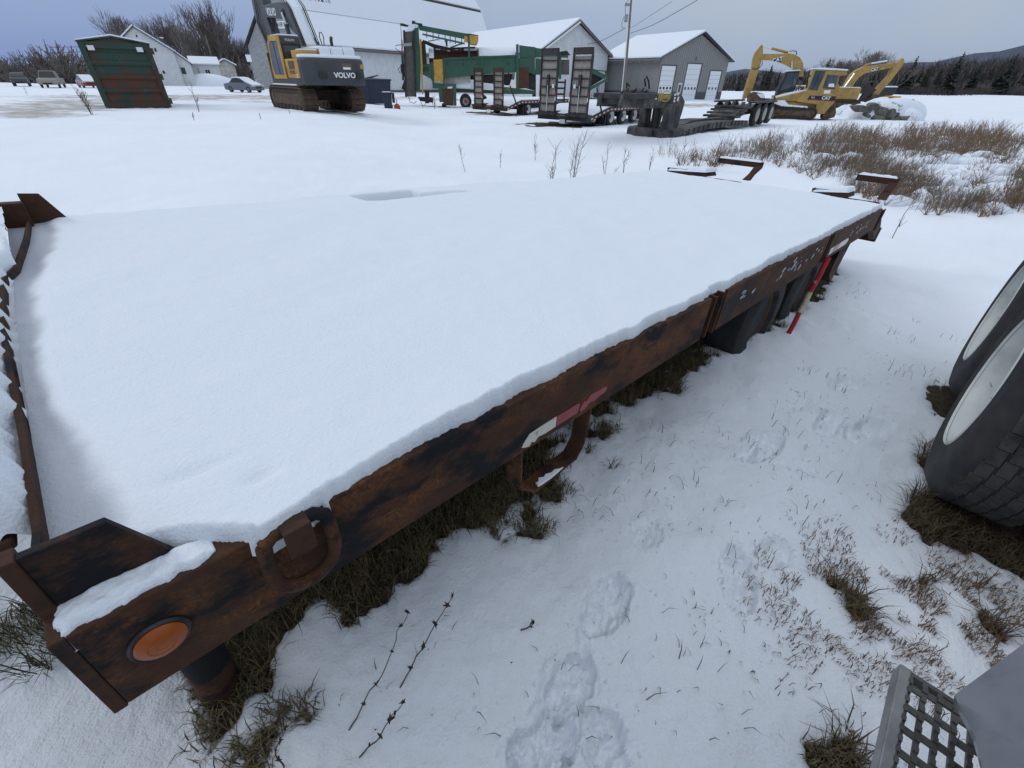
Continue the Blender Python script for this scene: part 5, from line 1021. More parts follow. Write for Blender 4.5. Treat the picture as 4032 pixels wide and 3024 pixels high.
# ---- pale utility trailer behind the dozer
PF2 = Frame(gt(*K('a5', 1360, 885)), 95); PT = PF2.root('utility_trailer', 'pale box trailer with one round fender beside the yellow dozer', 'trailer')
q = PF2.sz('a5', [(1240, 750), (1480, 760), (1455, 800), (1440, 840), (1300, 830), (1240, 800)], 0); MB().py(q, 0, 1.8).build('box_body', 'siding_dirty', PT, bevel=.02); q = PF2.sz('a5', [(1240, 752), (1240, 740), (1480, 748), (1480, 762)], 0); MB().py(q, 0, 1.8).build('snow_cap', 'snow_far', PT)
c = PF2.sz('a5', [(1365, 855)], -.1)[0]; w = MB().lathe([(.2, 0), (.34, 0), (.37, .04), (.37, .2), (.2, .22)], (c[0], -.12, c[1]), 'y', 20).build('wheel', 'rubber', PT, smooth='auto'); MB().lathe([(.02, 0), (.2, 0)], (c[0], -.13, c[1]), 'y', 16).build('rim', 'siding_dirty', w)
fn = MB(); 
for i in range(10):
    a0, a1 = pi * i / 10, pi * (i + 1) / 10; fn.py([(c[0] + .44 * cos(a0), c[1] + .44 * sin(a0)), (c[0] + .44 * cos(a1), c[1] + .44 * sin(a1)), (c[0] + .5 * cos(a1), c[1] + .5 * sin(a1)), (c[0] + .5 * cos(a0), c[1] + .5 * sin(a0))], -.2, .1)
fn.build('fender', 'siding_dirty', PT)

# ================================================================== green trommel screener
TO = gt(*K('r3', 740, 937)); GF2 = Frame(TO, 84); TM = GF2.root('trommel_screener', 'long green and yellow trommel screen plant on wheels with folded conveyors', 'screening plant')
def tp(name, k, pts, ya, yb, mtl, par=None, bevel=.0): return MB().py(GF2.sz(k, pts, ya), ya, yb).build(name, mtl, par or TM, bevel=bevel)
# chassis, hopper box and side panels (near side Y=0, far side Y=2.4)
tp('chassis_beam', 'r3', [(560, 768), (1180, 800), (1180, 822), (560, 800)], .1, 2.3, 'green_dark')
tp('side_panel', 'r3', [(548, 512), (870, 498), (872, 648), (556, 682)], .0, .08, 'green'); tp('side_panel', 'r3', [(882, 498), (1185, 484), (1185, 628), (884, 646)], .0, .08, 'green')
tp('top_rail', 'r3', [(540, 505), (1192, 476), (1192, 490), (540, 520)], -.10, .12, 'green')
for x0, x1, y0, y1 in ((540, 556, 510, 740), (870, 884, 495, 800), (1178, 1200, 385, 815)): tp('post', 'r3', [(x0, y0), (x1, y0), (x1, y1), (x0, y1)], -.12, .1, 'green')
tp('far_panel', 'r3', [(548, 512), (1185, 484), (1185, 620), (548, 680)], 2.2, 2.28, 'green_dark')
tp('far_top_rail', 'r3', [(540, 470), (1192, 455), (1192, 470), (540, 485)], 2.3, 2.4, 'green')
# screening drum
c0 = GF2.sz('r3', [(430, 560)], 1.15)[0]; c1 = GF2.sz('r3', [(1170, 560)], 1.15)[0]
def drum(name, t0, t1, r, mtl, n=28):
    p = [(c0[0] + (c1[0] - c0[0]) * t, 1.15, c0[1] + (c1[1] - c0[1]) * t) for t in (t0, t1)]; return MB().tube(p, r, n).build(name, mtl, TM, smooth='auto')
dm = drum('drum', .02, .56, 1.08, 'rust_dark'); drum('drum_cover', .56, .985, 1.10, 'drum_white')
for t in (.0, .06, .2, .38, .545, .9): drum('drum_ring', t, t + .012, 1.16, 'rust_far')
for i, (t0, t1, a0, a1) in enumerate(((.08, .13, 60, 115), (.20, .24, 50, 120), (.29, .33, 60, 120), (.40, .55, 55, 125), (.57, .985, 28, 140), (.0, .055, 20, 120))):
    m = MB(); P = []
    for rr in (1.10, 1.17):
        ring = []
        for t in (t0, t1):
            for a in np.linspace(radians(180 - a1), radians(180 - a0), 9): ring.append((c0[0] + (c1[0] - c0[0]) * t, 1.15 + rr * cos(a) * 1.0, c0[1] + (c1[1] - c0[1]) * t + rr * sin(a)))
        P.append(ring)
    m.add(P[0] + P[1], [(18 + j, 18 + j + 1, 27 + j + 1, 27 + j) for j in range(8)] + [(0, 9, 27, 18), (8, 17, 35, 26)] + [(j, j + 1, 19 + j, 18 + j) for j in range(8)] + [(9 + j, 10 + j, 28 + j, 27 + j) for j in range(8)]); m.build('drum_snow', 'snow_far', TM, smooth='auto')
tp('lower_cover', 'r3', [(558, 680), (780, 660), (780, 720), (560, 740)], .3, 1.0, 'drum_white'); tp('lower_cover', 'r3', [(884, 655), (1150, 640), (1120, 745), (884, 720)], .3, 1.0, 'rubber')
tp('belt_snow', 'r3', [(660, 742), (780, 735), (780, 765), (660, 768)], .2, 1.2, 'snow_far'); tp('belt_snow', 'r3', [(884, 745), (952, 745), (950, 775), (884, 775)], .2, 1.2, 'snow_far')
# left end: stacked conveyor folded upright, with its lifting frames
tp('conveyor_belt', 'r3', [(205, 275), (278, 270), (302, 842), (222, 842)], -.5, -.42, 'belt')
tp('belt_snow', 'r3', [(215, 278), (235, 225), (310, 205), (280, 272)], -.5, -.2, 'snow_far')
for x0, x1, dx in ((192, 206, 18), (276, 286, 20)): tp('conveyor_rail', 'r3', [(x0, 262), (x1, 262), (x1 + dx, 845), (x0 + dx, 845)], -.6, -.2, 'black_steel')
tp('belt_strap', 'r3', [(185, 378), (268, 370), (268, 400), (186, 405)], -.64, -.6, 'galv')
tp('mast', 'r3', [(282, 250), (325, 235), (345, 560), (340, 790), (300, 790), (298, 500)], -.35, .0, 'green', bevel=.02); tp('mast', 'r3', [(176, 470), (196, 470), (200, 700), (185, 700)], .6, .9, 'green')
tp('mast_strut', 'r3', [(336, 340), (352, 340), (362, 560), (370, 820), (358, 820), (345, 560)], -.42, -.36, 'yellow')
tp('ram', 'r3', [(270, 330), (288, 330), (294, 470), (276, 470)], -.5, -.37, 'red_paint'); tp('ram', 'r3', [(176, 345), (186, 345), (190, 480), (180, 480)], .2, .35, 'red_paint')
for k_ in ([(272, 200), (276, 330)], [(172, 225), (180, 345)]): q = GF2.sz('r3', k_, -.4); MB().tube([(q[0][0], -.4, q[0][1]), (q[1][0], -.4, q[1][1])], .035, 6).build('ram_rod', 'chrome', TM)
tp('cross_head', 'r3', [(268, 180), (295, 182), (300, 195), (358, 205), (360, 220), (270, 205)], -.5, -.2, 'green_dark'); tp('cross_head', 'r3', [(165, 202), (195, 204), (240, 220), (238, 235), (168, 222)], .5, .8, 'green_dark')
tp('curtain', 'r3', [(352, 360), (380, 350), (395, 560), (360, 555)], -.2, .6, 'rubber'); tp('chute', 'r3', [(352, 555), (440, 555), (440, 690), (365, 650)], -.12, .0, 'green')
lc = GF2.sz('r3', [(387, 603)], -.13)[0]; lettering('model_lettering', '600', .42, facing((lc[0], -.135, lc[1]), (1, 0, 0), (0, 0, 1)), 'letter_black', TM, bold=.008)
tp('guard_panel', 'r3', [(455, 520), (535, 515), (543, 725), (525, 725), (500, 690), (480, 725), (466, 720)], -.2, -.1, 'yellow')
for p_ in ((462, 545), (528, 540), (465, 640), (535, 640)): q = GF2.sz('r3', [p_], -.2)[0]; MB().lathe([(.035, -.22), (.035, -.2)], (q[0], 0, q[1]), 'y', 8).build('bolt', 'black_steel', TM)
tp('corner_leg', 'r3', [(435, 540), (452, 540), (470, 720), (545, 730), (545, 890), (510, 890), (500, 770), (450, 770)], -.14, .1, 'green'); tp('tool_box', 'r3', [(535, 775), (632, 770), (632, 922), (545, 918)], -.3, .4, 'plain_rust', bevel=.02); tp('tool_frame', 'r3', [(545, 735), (655, 730), (658, 920), (634, 922), (632, 768), (548, 772)], -.28, .1, 'green')
tp('number_plate', 'r3', [(580, 756), (622, 752), (622, 770), (580, 772)], -.33, -.31, 'trim_white'); tp('jack_foot', 'r3', [(500, 930), (600, 930), (590, 948), (510, 948)], -.3, .4, 'mud_dark'); tp('jack', 'r3', [(530, 900), (570, 900), (570, 935), (530, 935)], -.1, .1, 'mud_dark')
# top folded conveyor with yellow head
tp('top_conveyor', 'r3', [(320, 215), (760, 295), (755, 345), (335, 262)], -.3, -.1, 'green', bevel=.02); tp('top_conveyor', 'r3', [(320, 215), (760, 295), (755, 345), (335, 262)], .9, 1.1, 'green_dark')
tp('conveyor_truss', 'r3', [(360, 305), (730, 388), (730, 372), (362, 290)], -.28, -.2, 'green'); 
for x in (395, 450, 500, 555, 600, 645, 700): y = 262 + (x - 335) * .2; tp('truss_bar', 'r3', [(x, y - 4), (x + 7, y - 3), (x + 7, y + 58), (x, y + 57)], -.26, -.22, 'green')
tp('brace', 'r3', [(410, 355), (495, 340), (495, 348), (410, 363)], -.24, -.18, 'green_dark'); tp('brace', 'r3', [(560, 350), (580, 350), (580, 405), (566, 405)], -.24, -.1, 'green_dark'); tp('brace', 'r3', [(600, 410), (700, 375), (705, 385), (610, 420)], -.24, -.15, 'green_dark'); tp('sagging_belt', 'r3', [(365, 345), (470, 385), (600, 415), (820, 405), (820, 418), (600, 432), (465, 420), (365, 372)], .2, .5, 'rubber')
tp('head_guard', 'r3', [(765, 305), (850, 312), (848, 362), (835, 388), (768, 380)], -.4, 1.1, 'yellow', bevel=.02); tp('head_guard', 'r3', [(728, 312), (756, 318), (756, 372), (722, 365)], -.38, -.32, 'yellow'); tp('head_post', 'r3', [(755, 292), (772, 292), (778, 510), (760, 512)], -.45, -.38, 'green')
tp('head_lid', 'r3', [(770, 292), (848, 305), (848, 312), (768, 304)], -.38, 1.1, 'green')
# right: hopper, engine box, feed conveyor
tp('engine_box', 'r3', [(1200, 505), (1340, 505), (1345, 655), (1200, 590)], -.02, 2.2, 'green', bevel=.02); tp('engine_door', 'r3', [(1195, 590), (1288, 585), (1285, 770), (1195, 772)], -.08, -.03, 'plain_rust'); tp('lower_frame', 'r3', [(1060, 755), (1345, 790), (1345, 820), (1058, 818)], -.06, .1, 'green'); tp('engine_bay', 'r3', [(1290, 640), (1350, 650), (1350, 790), (1285, 775)], .3, 1.8, 'black_steel')
for x0, x1, ya in ((1210, 1345, .0), (1350, 1555, .1)): tp('hopper_wall', 'r3', [(x0, 395 + (x0 - 1210) * .15), (x1, 410 + (x1 - 1345) * .17 + (x0 > 1300) * 20), (x1, 505), (x0, 500)], ya, ya + .1, 'green')
tp('hopper_wall', 'r3', [(1205, 392), (1555, 450), (1555, 500), (1205, 500)], 2.1, 2.2, 'green_dark'); tp('hopper_snow', 'r3', [(1215, 492), (1340, 488), (1340, 502), (1215, 502)], .15, 2.0, 'snow_far'); tp('hopper_snow', 'r3', [(1500, 500), (1552, 496), (1552, 528), (1500, 528)], -.05, .8, 'snow_far', bevel=.03)
tp('side_panel', 'r3', [(1345, 505), (1560, 535), (1555, 665), (1345, 650)], .0, .08, 'green'); tp('frame_post', 'r3', [(1555, 490), (1572, 485), (1570, 690), (1552, 690)], -.1, .1, 'green'); tp('frame_top', 'r3', [(1560, 485), (1630, 480), (1630, 505), (1565, 500)], -.1, .1, 'green')
tp('radiator', 'r3', [(1580, 520), (1640, 520), (1640, 650), (1575, 650)], .1, .5, 'belt'); tp('valve_block', 'r3', [(1560, 450), (1620, 440), (1650, 480), (1570, 490)], .5, 1.4, 'black_steel')
tp('feed_conveyor', 'r3', [(1760, 550), (1960, 655), (1950, 690), (1760, 600)], -.1, .05, 'green'); tp('feed_conveyor', 'r3', [(1760, 790), (1955, 690), (1965, 705), (1780, 815)], -.1, .05, 'green'); tp('feed_hopper', 'r3', [(1770, 590), (1945, 680), (1800, 770), (1770, 770)], .2, 2.0, 'rubber')
tp('tail_frame', 'r3', [(1850, 605), (1960, 615), (1980, 700), (1985, 712), (1970, 712), (1950, 625), (1850, 612)], -.1, .0, 'green'); tp('guard_panel', 'r3', [(1790, 735), (1825, 728), (1822, 775), (1790, 782)], -.2, -.12, 'yellow'); tp('name_board', 'r3', [(1800, 830), (1900, 825), (1900, 865), (1800, 865)], -.2, -.1, 'green')
lc = GF2.sz('r3', [(1850, 845)], -.21)[0]; lettering('maker_lettering', 'McC', .3, facing((lc[0], -.21, lc[1]), (1, 0, 0), (0, 0, 1)), 'letter_white', TM)
lc = GF2.sz('r3', [(1108, 779)], -.07)[0]; lettering('number_lettering', '1456', .22, facing((lc[0], -.07, lc[1]), (1, 0, 0), (0, 0, 1)), 'letter_gold', TM)
tp('support_leg', 'r3', [(1880, 760), (1905, 740), (1905, 880), (1885, 880)], .1, .3, 'galv'); tp('support_leg', 'r3', [(1320, 790), (1350, 790), (1350, 940), (1325, 940)], .2, .5, 'green_dark'); tp('support_leg', 'r3', [(380, 790), (420, 790), (420, 900), (385, 900)], .4, .8, 'black_steel'); tp('drawbar', 'r3', [(320, 845), (450, 850), (450, 895), (340, 880)], .3, 1.4, 'black_steel')
for dx in (0, 1.45):
    for yy, sd in ((-.05, 1), (2.1, -1)):
        w = MB().lathe([(.27, .03), (.30, .0), (.42, .0), (.51, .06), (.52, .14), (.51, .26), (.42, .3), (.27, .3)], (dx, yy, .46), 'y', 32, cap=False).build('wheel', 'rubber', TM, smooth='auto')
        if yy < 1: MB().lathe([(.30, .0), (.27, .05), (.15, .09), (.13, .03), (.02, .02)], (dx, yy, .46), 'y', 24, cap=False).build('rim', 'galv', w, smooth='auto'); MB().lathe([(.13, .01), (.02, .0)], (dx, yy, .46), 'y', 16).build('hub', 'red_paint', w)
for pts in ([(240, 845), (255, 890), (290, 900), (310, 880)], [(345, 880), (360, 920), (385, 915), (388, 890)], [(175, 390), (130, 395), (125, 420), (170, 450), (178, 475)], [(170, 580), (150, 600), (165, 635), (190, 640)]): q = GF2.sz('r3', pts, -.3); MB().tube([(a, -.3, b) for a, b in q], .025, 6).build('hose', 'hose', TM, smooth=True)
tp('rear_motor', 'r3', [(170, 560), (205, 560), (208, 680), (190, 650), (172, 620)], .0, .6, 'black_steel'); tp('rear_bracket', 'r3', [(178, 770), (205, 690), (225, 780), (205, 790)], .0, .3, 'green_dark')

# ================================================================== flatbed trailers with raised ramps
def ramp_trailer(k, wheel, az, label, nw, wsp, width, deck, tail_x, knee_x, front_x, rampw, ramph, mats, wheel_r=.40, xr=None, bolt=True, rx=((.05, .1),), name='equipment_trailer', planks=4, rungs=7):
    Fb = Frame(gt(*K(k, *wheel)) + np.array([0, 0, -.03]), az); B = Fb.root(name, label, 'trailer'); fm, rm, wm = mats
    zt = deck - .36; w2 = width; prof = [(tail_x, zt), (knee_x, deck), (front_x, deck), (front_x, deck - .2), (knee_x, deck - .2), (tail_x, zt - .18)]
    for y0, y1 in ((0, .07), (w2 - .07, w2)): MB().py(prof, y0, y1).build('side_rail', fm, B)
    MB().py([(tail_x + .02, zt - .03), (knee_x, deck - .03), (front_x - .02, deck - .03), (front_x - .02, deck - .1), (knee_x, deck - .1), (tail_x + .02, zt - .1)], .07, w2 - .07).build('deck', 'deck_wood_grey', B)
    sn = MB().py([(tail_x + .25, zt + .06), (knee_x, deck), (front_x - .05, deck), (front_x - .05, deck + .07), (knee_x, deck + .07), (tail_x + .3, zt + .1)], .03, w2 - .02).build('deck_snow', 'snow_far', B, bevel=.02)
    L_ = front_x - tail_x; tm = MB().box(-.09, .09, -.006, -.001, -.035, .035)
    tw = MB().box(-.085, .085, -.008, -.001, -.03, .03).mesh('reflector', 'tape_white'); tr_ = MB().box(-.085, .085, -.008, -.001, -.03, .03).mesh('reflector', 'tape_red')
    n = int(L_ / .19)
    for i in range(n):
        x = tail_x + .12 + i * .19; z = (zt + (deck - zt) * (x - tail_x) / (knee_x - tail_x)) if x < knee_x else deck
        a = -math.atan2(deck - zt, knee_x - tail_x) if x < knee_x else 0
        if i % 2 == 0: inst(tw if i % 4 else tw, 'reflector', B, (x, 0, z - .1), (0, a, 0))
        else: inst(tr_, 'reflector', B, (x, 0, z - .1), (0, a, 0))
    for i in range(nw):
        for y0, s in ((.03, 1), (w2 - .03, -1)):
            w = MB().lathe([(wheel_r * .58, s * .03), (wheel_r * .62, 0), (wheel_r * .82, s * -.0), (wheel_r * .97, s * .04), (wheel_r, s * .12), (wheel_r * .97, s * .22), (wheel_r * .6, s * .26)], (i * wsp, y0, wheel_r), 'y', 28, cap=False).build('wheel', 'rubber', B, smooth='auto')
            MB().lathe([(wheel_r * .63, s * -.004), (wheel_r * .56, s * .02), (wheel_r * .50, s * .10), (wheel_r * .3, s * .13)], (i * wsp, y0, wheel_r), 'y', 28, cap=False).build('rim', 'wheel_white', w, smooth='auto'); MB().lathe([(wheel_r * .34, s * .12), (wheel_r * .2, s * .06), (.01, s * .05)], (i * wsp, y0, wheel_r), 'y', 16).build('hub', wm, w)
        MB().tube([(i * wsp, .2, wheel_r), (i * wsp, w2 - .2, wheel_r)], .06, 8).build('axle', 'black_steel', B)
    for y in (w2 * .3, w2 * .7): MB().box(tail_x + .1, front_x, y - .06, y + .06, deck - .52, deck - .19).build('main_beam', 'black_steel', B)
    MB().box(-wheel_r - .2, -wheel_r - .13, .05, .6, .08, deck - .22).build('mud_flap', 'black_plastic', B); MB().box(tail_x - .06, tail_x, .0, w2, zt - .2, zt - .02).build('rear_bumper', fm, B); MB().box(tail_x - .068, tail_x - .061, w2 * .46, w2 * .46 + .32, zt - .34, zt - .16).build('number_plate', 'trim_white', B)
    MB().box(front_x, front_x + 1.6, w2 * .45, w2 * .55, deck - .35, deck - .18).build('drawbar', 'black_steel', B); MB().box(front_x + .3, front_x + .45, w2 * .46, w2 * .54, -.05, deck - .2).build('front_jack', 'black_steel', B)
    for (y0, y1, lean) in rx:
        wr = y1 - y0
        r = MB(); x0 = tail_x + .05; z0 = zt - .02; H = ramph; lx = lean
        r.py([(x0, z0), (x0 + .14, z0), (x0 + .14 + lx, z0 + H * .88), (x0 + .05 + lx * 1.1, z0 + H), (x0 - .02 + lx * 1.1, z0 + H), (x0 + lx * .4, z0 + H * .5)], y0, y0 + .055); ro = r.build('ramp', rm, B)
        MB().py([(x0, z0), (x0 + .14, z0), (x0 + .14 + lx, z0 + H * .88), (x0 + .05 + lx * 1.1, z0 + H), (x0 - .02 + lx * 1.1, z0 + H), (x0 + lx * .4, z0 + H * .5)], y1 - .055, y1).build('ramp_rail', rm, ro)
        pw = (wr - .12) / planks
        for i in range(planks): MB().py([(x0 + .06, z0 + .12), (x0 + .11, z0 + .12), (x0 + .11 + lx, z0 + H * .88), (x0 + .06 + lx, z0 + H * .88)], y0 + .06 + i * pw + .004, y0 + .06 + (i + 1) * pw - .004).build('ramp_plank', 'ramp_wood', ro)
        for i in range(rungs):
            t = (i + .3) / rungs * .9; MB().box(x0 + .01 + lx * t * .9, x0 + .058 + lx * t, y0 + .056, y1 - .056, z0 + H * t, z0 + H * t + .06).build('ramp_rung', rm, ro)
        MB().py([(x0 + lx * 1.0 - .01, z0 + H * .90), (x0 + .03 + lx * 1.0, z0 + H * .90), (x0 + .04 + lx * 1.1, z0 + H - .002), (x0 + lx * 1.1, z0 + H - .002)], y0 + .056, y1 - .056).build('ramp_lip', rm, ro)
        if wr > .8:
            ym = (y0 + y1) / 2; MB().box(x0 - .03, x0 + .055, ym - .07, ym + .07, z0 + .9, z0 + H * .62).build('ramp_spine', rm, ro); MB().tube([(x0 - .03, ym - .02, z0 + .15), (x0 - .01, ym - .02, z0 + 1.25)], .025, 8).build('ramp_cylinder', 'chrome', ro)
            MB().box(x0 - .03, x0 - .0, y0 + (.1 if y0 > 1 else .72), y0 + (.22 if y0 > 1 else .84), z0 + H * .42, z0 + H * .48).build('ramp_tag', 'trim_white', ro)
        for zz, mt_ in ((.22, 'tape_white'), (.30, 'tape_red')):
            for yy in (y0 - .004, y1 - .05): MB().box(x0 - .012 + lx * .1, x0 + .02, yy, yy + .05, z0 + H * zz, z0 + H * (zz + .07)).build('reflector', mt_, ro)
        MB().px([(y0 - .1, z0 + .0), (y1 + .02, z0 + .0), (y1 + .02, z0 + .13), (y0 - .1, z0 + .11)], x0 - .24, x0 - .0).build('ramp_foot', rm, ro)
    MB().tube([(tail_x + .25, -.02, zt + 1.15), (tail_x + 1.15, -.02, zt - .08)], .045, 6).build('ramp_spring', rm, B)
    return Fb, B
ramp_trailer('r4', (715, 790), 38, 'black three-axle flatbed trailer with tall upright wooden ramps and snowy deck', 3, 1.36, 3.1, .82, -2.15, -.3, 6.2, 1.0, 2.7, ('black_steel', 'black_steel', 'black_steel'), rx=((.30, 1.35, .08), (2.15, 3.15, .05)))
ramp_trailer('a3', (770, 1332), 38, 'smaller rusty-ramped flatbed trailer parked in front of the trommel', 1, 1.2, 3.0, .88, -2.35, -.85, 6.0, .75, 2.12, ('rust_far', 'rust_far', 'black_steel'), rx=((.45, 1.22, .05), (2.2, 2.95, .05)), planks=4, rungs=6, wheel_r=.38)
q = gt(*K('a3', 1300, 1100)); QF = Frame((4.6, 33.0, float(terrain(4.6, 33.)) - .02), 84); qq = QF.sz('a3', [(1230, 730), (1390, 735), (1390, 1085), (1225, 1120)], 0)
ld = QF.root('ladder', 'short brown wooden ladder leaning upright between the two tall ramps', 'ladder')
for a in (0, 1): MB().box(qq[a][0] - .05, qq[a][0] + .05, 0, .08, -.05, qq[0][1]).build('ladder_rail', 'rust_far', ld)
for i in range(6): MB().box(qq[0][0], qq[1][0], .01, .07, .3 + i * (qq[0][1] - .35) / 5.5, .4 + i * (qq[0][1] - .35) / 5.5).build('rung', 'rust_far', ld)

# ================================================================== black lowboy trailer with its gooseneck
BO = gt(*K('a4', 870, 800)); LBF = Frame(BO + np.array([0, 0, -.03]), 40); LB = LBF.root('lowboy_trailer', 'muddy black lowboy trailer with a high detachable gooseneck and empty deck well', 'trailer')
WL = 1.95
dk = [(.15, .02), (1.2, .22), (3.5, .34), (6.0, .32), (9.0, .2), (9.0, -.02), (6.0, .08), (3.5, .1), (1.2, .0), (.6, -.05)]
MB().py(dk, .0, .28).build('deck_beam', 'lowboy_grey', LB); MB().py(dk, WL - .28, WL).build('deck_beam', 'lowboy_grey', LB)
for y0, y1 in ((.30, .78), (1.17, 1.65)): MB().py([(.2, .04), (1.2, .20), (3.5, .32), (6, .30), (9, .18), (9, .1), (3.5, .24), (1.2, .1), (.2, -.02)], y0, y1).build('wheel_track', 'deck_wood_grey', LB)
MB().py([(1.0, .1), (3.5, .40), (8.9, .34), (8.9, .0), (1.0, -.0)], .80, 1.15).build('centre_beam', 'lowboy_grey', LB)
for i in range(12): MB().box(1.0 + i * .66, 1.12 + i * .66, .28, WL - .28, .02, .2).build('crossmember', 'lowboy_grey', LB)
for i in range(16): MB().box(.7 + i * .52, .8 + i * .52, -.035, -.001, .02 + .1 * sin(i * .2), .22 + .08 * sin(i * .2)).build('stake_hook', 'lowboy_grey', LB)
MB().py([(-.3, -.05), (1.2, -.05), (1.2, .16), (.4, .3), (-.3, .25)], .0, WL).build('neck_dock', 'lowboy_grey', LB, bevel=.03)
bq = LBF.xy('a4', [(240, 720), (500, 690), (560, 760), (330, 745)], .1); MB().pz(bq, -.05, .28).build('dock_arm', 'lowboy_grey', LB, bevel=.03)
NK = [(-3.6, 1.05), (-3.5, 1.42), (1.1, 1.38), (1.62, 1.12), (1.55, .75), (1.35, .22), (.75, .2), (.9, .75), (.85, .93), (-1.0, .95)]
nk = MB().py(NK, .55, .70).build('gooseneck', 'lowboy_grey', LB, bevel=.03); MB().py(NK, 1.35, 1.5).build('gooseneck_side', 'lowboy_grey', nk)
MB().box(-3.4, 1.3, .70, 1.35, 1.12, 1.30).build('gooseneck_deck', 'lowboy_grey', nk); MB().box(-3.5, -1.4, .35, 1.7, 1.28, 1.42).build('coupling_plate', 'black_steel', nk)
for i in range(7): MB().tube([(-3.2 + i * .28, .6 + .1 * (i % 3), 1.4), (-3.1 + i * .28, .8, 1.5 + .05 * (i % 2)), (-2.9 + i * .28, 1.0, 1.42)], .035, 6).build('hose', 'hose', nk)
q = LBF.sz('a4', [(475, 130), (465, 40), (490, 5), (515, 60), (525, 165)], .8); MB().tube([(a, .8, b) for a, b in q], .03, 6).build('hose', 'hose', nk, smooth=True); q = LBF.sz('a4', [(225, 160), (225, 90), (265, 130)], .8); MB().tube([(a, .8, b) for a, b in q], .025, 6).build('hose', 'hose', nk)
for (sx_, y0) in ((.05, .32), (.05, 1.28)):           # the two thick hydraulic legs
    MB().px([(y0 - .05, .12), (y0 + .34, .12), (y0 + .28, .6), (y0 + .30, 1.08), (y0 + .02, 1.08), (y0 - .0, .6)], sx_ - .25, sx_ + .28).build('neck_leg', 'lowboy_grey', nk, bevel=.04)
MB().tube([(.0, .88, .2), (.0, .88, 1.1)], .07, 8).build('neck_cylinder', 'black_steel', nk); MB().tube([(.05, 1.08, .25), (.1, 1.12, 1.1)], .05, 8).build('neck_cylinder', 'black_steel', nk)
lc = LBF.sz('a4', [(745, 265), (700, 262), (800, 270)], .54); el = MB(); 
el.add([(lc[0][0] + .46 * cos(a), .543, lc[0][1] + .17 * sin(a)) for a in np.linspace(0, 2 * pi, 28)[:-1]] + [(lc[0][0] + .40 * cos(a), .543, lc[0][1] + .135 * sin(a)) for a in np.linspace(0, 2 * pi, 28)[:-1]], [(i, (i + 1) % 27, 27 + (i + 1) % 27, 27 + i) for i in range(27)]); el.build('logo_ring', 'letter_gold', nk)
lettering('maker_lettering', 'Kaufman', .25, facing((lc[0][0] - .02, .542, lc[0][1]), (1, 0, 0), (0, 0, 1)), 'letter_gold', nk, bold=.004, sx=.85); lettering('maker_initial', 'K', .5, facing((lc[0][0] - .52, .541, lc[0][1]), (1, 0, 0), (0, 0, 1)), 'letter_gold', nk, sx=.8)
for kx, ky in ((620, 250), (615, 290), (868, 245), (862, 290), (855, 330), (905, 240), (908, 285), (900, 315)): q = LBF.sz('a4', [(kx, ky)], .54)[0]; MB().box(q[0] - .07, q[0] + .07, .536, .548, q[1] - .035, q[1] + .035).build('decal', 'trim_white', nk)
# rear bogie
MB().py([(7.4, .28), (8.2, .62), (9.6, .72), (13.6, .78), (13.6, .5), (9.2, .42)], .35, WL - .35).build('rear_frame', 'lowboy_grey', LB)
for i in range(4): MB().py([(7.5 + i * .45, .35 + i * .12), (7.9 + i * .45, .35 + i * .12), (7.9 + i * .45, .44 + i * .12), (7.5 + i * .45, .44 + i * .12)], .1, WL - .1).build('ramp_step', 'lowboy_grey', LB)
for x in (8.7, 9.9): MB().py([(x, .45), (x + .5, .98), (x + .75, .98), (x + .3, .42)], .5, .62).build('wheel_guard', 'deck_wood_grey', LB); MB().py([(x, .45), (x + .5, .98), (x + .75, .98), (x + .3, .42)], WL - .62, WL - .5).build('wheel_guard', 'deck_wood_grey', LB)
for i, x in enumerate((9.9, 11.2, 12.5)):
    for y0, s in ((-.12, 1), (WL + .12, -1)):
        w = MB().lathe([(.28, s * .03), (.30, 0), (.42, 0), (.49, s * .05), (.5, s * .14), (.49, s * .24), (.3, s * .28)], (x, y0, .42), 'y', 28, cap=False).build('wheel', 'rubber', LB, smooth='auto'); MB().lathe([(.30, s * -.004), (.27, s * .03), (.22, s * .10), (.1, s * .12), (.02, s * .06)], (x, y0, .42), 'y', 24, cap=False).build('rim', 'siding_dirty', w, smooth='auto')
MB().box(9.2, 13.2, -.1, .3, .93, 1.0).build('fender', 'black_steel', LB); MB().box(9.2, 13.2, WL - .3, WL + .1, .93, 1.0).build('fender', 'black_steel', LB)

# ================================================================== small things in the yard
DPF = Frame(gt(*K('r2', 1700, 1292)), 68); DU = DPF.root('dumpster', 'dark blue steel dumpster half hidden behind the big excavator, lid ajar', 'dumpster')
q = DPF.sz('r2', [(1720, 1285), (1940, 1300), (2015, 985), (1690, 985)], 0); xw = q[2][0]; MB().py([(-1.6, 0), (xw - .25, 0), (xw, q[2][1]), (-1.8, q[3][1])], 0, 1.7).build('bin_body', 'navy', DU, bevel=.02); MB().box(-1.85, xw + .05, -.06, 0, q[2][1] - .12, q[2][1]).build('rim_bar', 'navy', DU)
MB().py([(-1.8, q[2][1] + .01), (xw, q[2][1] + .01), (xw, q[2][1] + .06), (-1.8, q[2][1] + .06)], .6, 1.7).build('snow_cap', 'snow_far', DU); lq = DPF.sz('r2', [(1690, 970), (1860, 930), (1868, 940), (1780, 972)], .3); MB().py(lq, .3, 1.5).build('lid', 'car_dark', DU)
for x in (-1.0, -.2, .5): MB().box(x, x + .1, -.05, -.001, .1, q[2][1] - .13).build('rib', 'navy', DU)
WB = Frame(gt(*K('r2', 1990, 1353)), 80); wb = WB.root('wheelie_bin', 'dark blue wheeled rubbish bin standing beside the steel dumpster', 'bin')
